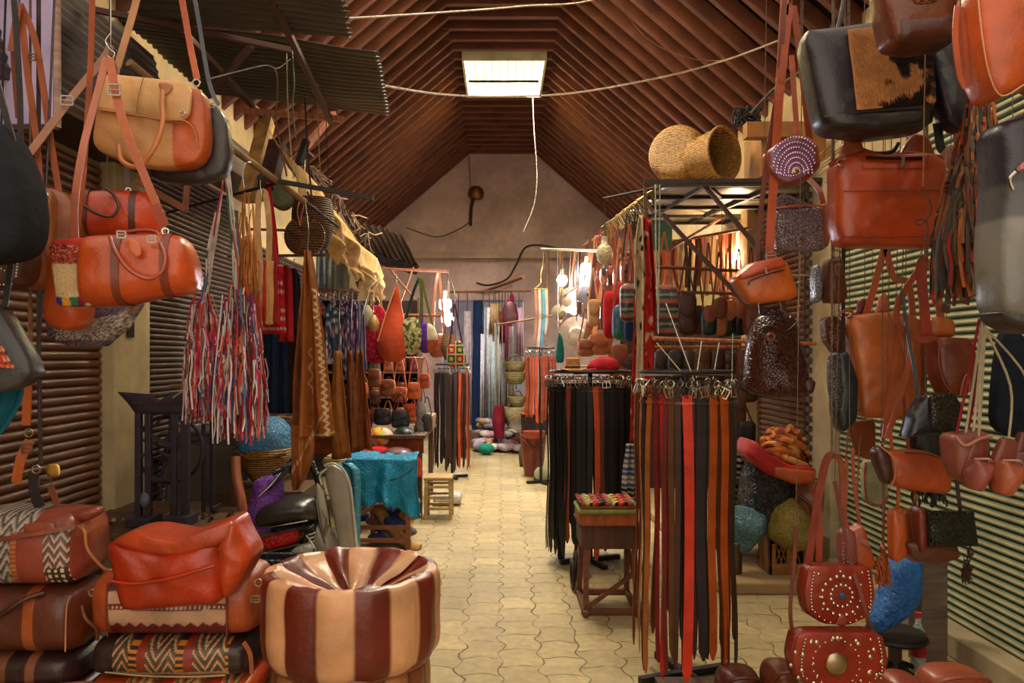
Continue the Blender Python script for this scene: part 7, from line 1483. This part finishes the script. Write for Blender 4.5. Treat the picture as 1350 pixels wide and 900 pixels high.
t.studs([(1104+abs(5-q)*.5, 702+q*5, .003) for q in range(10)]+[(1110, 706+q*5, .0035) for q in range(8)], -.052); t.strap('tab', leather('8a3c1c'), [(1124, 706, -.05), (1136, 712, -.06)], .02); t.strap('strap', leather('9a4a2a'), [(1112, 694, 0), (1116, 640, 0), (1116, 605, 0)], .012); t.strap('strap', leather('9a4a2a'), [(1134, 692, 0), (1126, 640, 0), (1124, 590, 0)], .012); up(t, 1120, 600, 3.0, 0)
t = T('cloth_bag', 'bright blue cloth bag slumped on the metal stool', 'bag', 1178, 830, 3.5)
t.puff('body', mat('plastic', '1b62ac', .5), [(1172, 742), (1210, 738), (1206, 790), (1182, 815), (1152, 830), (1146, 815), (1166, 780)], .14, .02, rnd=1, wr=.012); t.puff('flap', mat('plastic', '184c88', .5), [(1196, 738), (1218, 740), (1206, 756)], .05, .01)
t = T('metal_stool', 'metal stool with a round curved seat carrying the blue bag', 'stool', 1180, 900, 3.55); t.e.location.z = 0
zs = EYE-(830-CY)*3.55/1000
MB().tube([(0, 0, zs-.03), (0, 0, zs-.005)], .13, 28).build('seat', IRON, t.e); MB().torus((0, 0, zs-.03), .13, .012, 'z', 28, 6).build('seat_rim', IRON, t.e)
MB().tube([(0, 0, .02), (0, 0, zs-.03)], .03, 10).build('column', mat('metal', '5a4a3c', .6, met=.3), t.e); [MB().tube([(0, 0, .08), (.14*math.cos(a), .14*math.sin(a), .02)], .014, 6).build('leg', IRON, t.e) for a in (.4, 2.0, 3.5, 5.1)]
t = T('plastic_bottle', 'clear plastic bottle with a red label standing by the metal stool', 'bottle', 1205, 868, 3.6); t.e.location.z = .002
r_ = [(.0, .03), (.02, .034), (.16, .034), (.2, .03), (.235, .013), (.26, .013)]
MB().grid([[Vector((r*math.cos(a), r*math.sin(a), z)) for a in [2*PI*k/16 for k in range(16)]] for z, r in r_], True, True, True, flip=False).build('bottle', mat('plastic', 'a8b8b0', .15), t.e); MB().tube([(0, 0, .08), (0, 0, .15)], .0355, 16).build('label_band', mat('plastic', 'a8201c', .5), t.e); MB().tube([(0, 0, .262), (0, 0, .285)], .015, 12).build('cap', mat('plastic', 'b83028', .4), t.e)
t.e.location.x += .02
t = T('wooden_board', 'worn grey-brown board leaning upright against the green shutter', 'board', 1220, 868, 3.75); t.e.location.z = .002; t.e.location.x = 2.12
MB().box((-.075, -.03, 0), (.075, .03, .5)).build('board', mat('wood', '6a5a4c', grain=(3, 3, 20)), t.e, smooth=False, bevel=.006); MB().box((-.085, -.04, 0), (-.06, .04, .48)).build('edge_strip', mat('wood', '4c3e34'), t.e, smooth=False, bevel=.004)
t = T('shutter_lock', 'pale green metal lock plate on the green shutter', 'lock', 1336, 655, 3.3); t.e.location.x = XR-.045; t.put('plate', MB().box((-.012, -.13, -.05), (.006, .1, .035)), mat('paint', '8a9a84', .5), smooth=False, bevel=.005); t.put('keyhole', MB().torus((-.014, -.02, -.01), .01, .004, 'x', 14, 6), IRON)
# bags on the ground at the front edge
random.seed(106)
for q, (x, yt, w_, Y, cc, lb) in enumerate(((972, 880, 56, 3.3, '5a2a1e', 'dark reddish brown bag lying on the paving under the nearest belts'), (1028, 872, 44, 3.2, '6e3218', 'brown bag lying beside the domed-boss bag'), (1188, 888, 50, 3.15, '8a3c20', 'flat coiled brown bag on the paving past the domed-boss bag'), (1252, 878, 84, 3.1, '9a4a30', 'coral brown bag with two round handles on the paving by the green shutter'))):
    t = T('handbag', lb, 'bag', x, 925, Y); t.loft('body', leather(cc), [(yt, x-w_*.25, x+w_*.25, .08), (yt+6, x-w_*.42, x+w_*.42, .18), (yt+22, x-w_*.5, x+w_*.5, .24), (yt+48, x-w_*.48, x+w_*.48, .22)], n=2.4, wr=.015)
    s_ = t.s; t.e.location.z = max(.0, t.e.location.z-((925-yt-48)*0)) ; 
    t.tube('handle', leather(cc), [(x-w_*.42, yt+12, -.1), (x-w_*.3, yt+1, -.12), (x, yt-3, -.13), (x+w_*.3, yt+1, -.12), (x+w_*.42, yt+12, -.1)], .007)
    if q > 1: t.tube('handle', leather(cc), [(x-w_*.36, yt+14, -.14), (x-w_*.2, yt+5, -.16), (x+w_*.1, yt+2, -.17), (x+w_*.44, yt+8, -.14)], .007)
    t.e.location.z -= (EYE-(yt+48-CY)*Y/1000)-0 if False else 0
t = T('pallet', 'low wooden pallet under the bags at the frame\'s lower edge', 'pallet', 1110, 0, 3.1); t.e.location = (1.45, 3.2, 0)
for q in range(4): MB().box((-.75, -.24+q*.13, .02), (.55, -.24+q*.13+.1, .045)).build('board', WD, t.e, smooth=False)
for q in range(3): MB().box((-.7+q*.58, -.24, 0), (-.62+q*.58, .26, .02)).build('runner', WD, t.e, smooth=False)
# ================= GOODS BEHIND, AT THE BROWN SHUTTER =================
t = T('scarf_tray', 'wide red leather tray tilted under the orange scarves', 'tray', 1020, 634, 5.0)
t.puff('tray_wall', leather('a82420', .5), [(974, 596), (984, 576), (1000, 592), (1030, 608), (1064, 612), (1064, 628), (1040, 634), (1004, 622)], .34, .01, rnd=1); t.puff('orange_rim', leather('b04c22'), [(1000, 606), (1064, 614), (1064, 630), (1040, 635), (1004, 622)], .36, .008, rnd=1, N=40, rings=4)
t = T('scarf_pile', 'tangled heap of orange striped scarves piled on the red tray', 'scarves', 1040, 616, 5.0); mb = MB(); cols = []
for q in range(48):
    a0 = random.random()*6; r0 = random.uniform(.04, .19)*(1-q/90); cx_ = 1026+random.uniform(-8, 16); n0 = len(mb.v)
    pts = [t.p(cx_+(r0/t.s)*math.cos(a0+k*.8)*.9, 604-q*.75+7*math.sin(a0+k*1.3)+(abs(math.cos(a0+k*.8))*r0/t.s)*.3, r0*.8*math.sin(a0+k*.8)) for k in range(6)]
    mb.tube(pts, random.uniform(.014, .024), 8, 4); cols += [random.choice(['c07a3a', 'b5662c', 'c88a4c', 'a8541f', 'b8703c'])]*(len(mb.v)-n0)
o = t.put('scarves', mb, fabric()); at = o.data.color_attributes.new('Col', 'FLOAT_COLOR', 'POINT')
for i, cc in enumerate(cols): at.data[i].color = (*(lin(cc) if (i//24) % 3 else lin('7a3a24')), 1)
t.e['kind'] = 'stuff'
t = T('plastic_bag', 'large shiny black plastic bag under the red tray', 'bag', 1010, 690, 5.1); t.loft('body', mat('plastic', '16181a', .25), [(604, 985, 1030, .2), (620, 978, 1045, .34), (655, 976, 1046, .38), (685, 984, 1036, .32), (692, 990, 1020, .2)], n=2.3, wr=.04, wsc=8)
t = T('plastic_sack', 'yellow-olive plastic sack beside the black plastic bag', 'sack', 1042, 722, 4.95); t.loft('body', mat('plastic', '887830', .35), [(656, 1030, 1046, .06), (664, 1022, 1052, .16), (685, 1012, 1066, .28), (705, 1013, 1070, .3), (721, 1030, 1066, .2)], n=2.2, wr=.03, wsc=10)
t = T('leather_sack', 'pink-brown leather bag with drawn opening above the yellow sack', 'bag', 1062, 682, 5.05); t.loft('body', leather('94604a'), [(634, 1042, 1082, .16), (650, 1040, 1086, .24), (670, 1046, 1084, .2), (682, 1055, 1080, .14)], n=2.2, wr=.03); t.tube('drawn_edge', leather('5a3424'), [(1044, 648, -.12), (1056, 660, -.15), (1062, 676, -.12)], .01)
t = T('plastic_bag', 'teal grey plastic bag at the foot of the black plastic bag', 'bag', 988, 728, 5.0); t.loft('body', mat('plastic', '4a7078', .35), [(668, 970, 1000, .1), (680, 966, 1010, .2), (700, 966, 1008, .22), (722, 968, 990, .12), (728, 972, 982, .05)], n=2.2, wr=.03, wsc=10)
t = T('fretwork_box', 'brown wooden fretwork lantern box on the stone step', 'box', 1034, 766, 5.05); t.e.location.z = .076
FB = mat('wood', '94602c', grain=(8, 8, 8)); w2, h2 = .135, .30
for a, b_ in (((-w2, -.1, 0), (w2, -.08, .07)), ((-w2, -.1, .2), (w2, -.08, .24)), ((-w2, -.1, .07), (-.09, -.08, .3)), ((.09, -.1, .07), (w2, -.08, .24)), ((-w2, .1, 0), (w2, .12, .28)), ((-w2, -.1, 0), (-w2+.02, .12, .3)), ((w2-.02, -.1, 0), (w2, .12, .24)), ((-.02, -.1, .07), (.02, -.08, .2))): MB().box(a, b_).build('panel', FB, t.e, smooth=False, bevel=.003)
mb = MB(); [mb.bar((-.09+.03*q, -.092, .07), (-.09+.03*q+.04, -.092, .2), .006) for q in range(5)]; [mb.bar((-.09+.03*q+.04, -.092, .07), (-.09+.03*q, -.092, .2), .006) for q in range(5)]; mb.build('lattice', FB, t.e, smooth=False)
MB().box((-.11, -.07, .02), (.11, .09, .2)).build('lining', mat('fabric', '20160f'), t.e, smooth=False)
t = T('storage_shelf', 'dark wooden shelf carrying tray and sacks before the brown shutter', 'shelf', 0, 0, 5.4); t.e.location = (1.85, 5.45, .076)
for z in (.18, .55): MB().box((-.28, -.2, z), (.35, .2, z+.03)).build('shelf_board', WD, t.e, smooth=False)
for sx in (-.26, .32):
    for sy in (-.18, .18): MB().box((sx-.02, sy-.02, 0), (sx+.02, sy+.02, .55)).build('leg', WD, t.e, smooth=False)
t = T('striped_cloth', 'black and cream striped cloth hanging behind the nearest belt rack', 'cloth', 976, 690, 5.3); t.sheet('cloth', fabric(), [(596, 966, 984), (640, 965, 986), (690, 966, 984)], folds=2, amp=.02, nu=50, sub=30, colpx=lambda x, y: 'a89c80' if int(y/4) % 2 else '1c1a18'); up(t, 975, 598, 3.4, 0) if False else t.tube('hanging_cord', leather('3a2a20'), [(975, 596, 0), (975, 530, 0), (975, 453, .0)], .004)
t = T('paint_tin', 'dull metal tin standing on the stone step', 'tin', 969, 762, 5.0); t.e.location.z = .076; MB().tube([(0, 0, 0), (0, 0, .2)], .045, 20).build('can', mat('metal', '6a5a44', .5), t.e); MB().torus((0, 0, .2), .045, .005, 'z', 20, 6).build('rim', mat('metal', '8a7a5c', .5), t.e); MB().torus((0, 0, .1), .046, .003, 'z', 20, 6).build('band', mat('metal', '8a7a5c', .5), t.e)
cordt('white rope hanging before the brown shutter', [(1054, 300, 5.5), (1054, 362, 5.5), (1051, 440, 5.5)], .006, 'b8a888'); cordt('short white rope tied crosswise before the brown shutter', [(1034, 360, 5.5), (1054, 363, 5.5), (1072, 362, 5.6)], .006, 'b8a888')
t = T('hanging_string', 'thin brown string with a knotted curl in front of the glossy orange tote', 'cord', 1218, 330, 2.5); t.tube('string', fabric('8a6a54'), [(1218, topy(2.6), .1), (1218, 0, 0), (1218, 170, 0), (1217, 246, 0)], .0022); t.tube('curl', fabric('5a4a40'), [(1217, 246, 0), (1212, 252, 0), (1222, 262, -.01), (1227, 280, 0), (1214, 296, 0), (1206, 290, 0), (1222, 292, 0), (1220, 320, 0), (1214, 334, 0)], .0025)
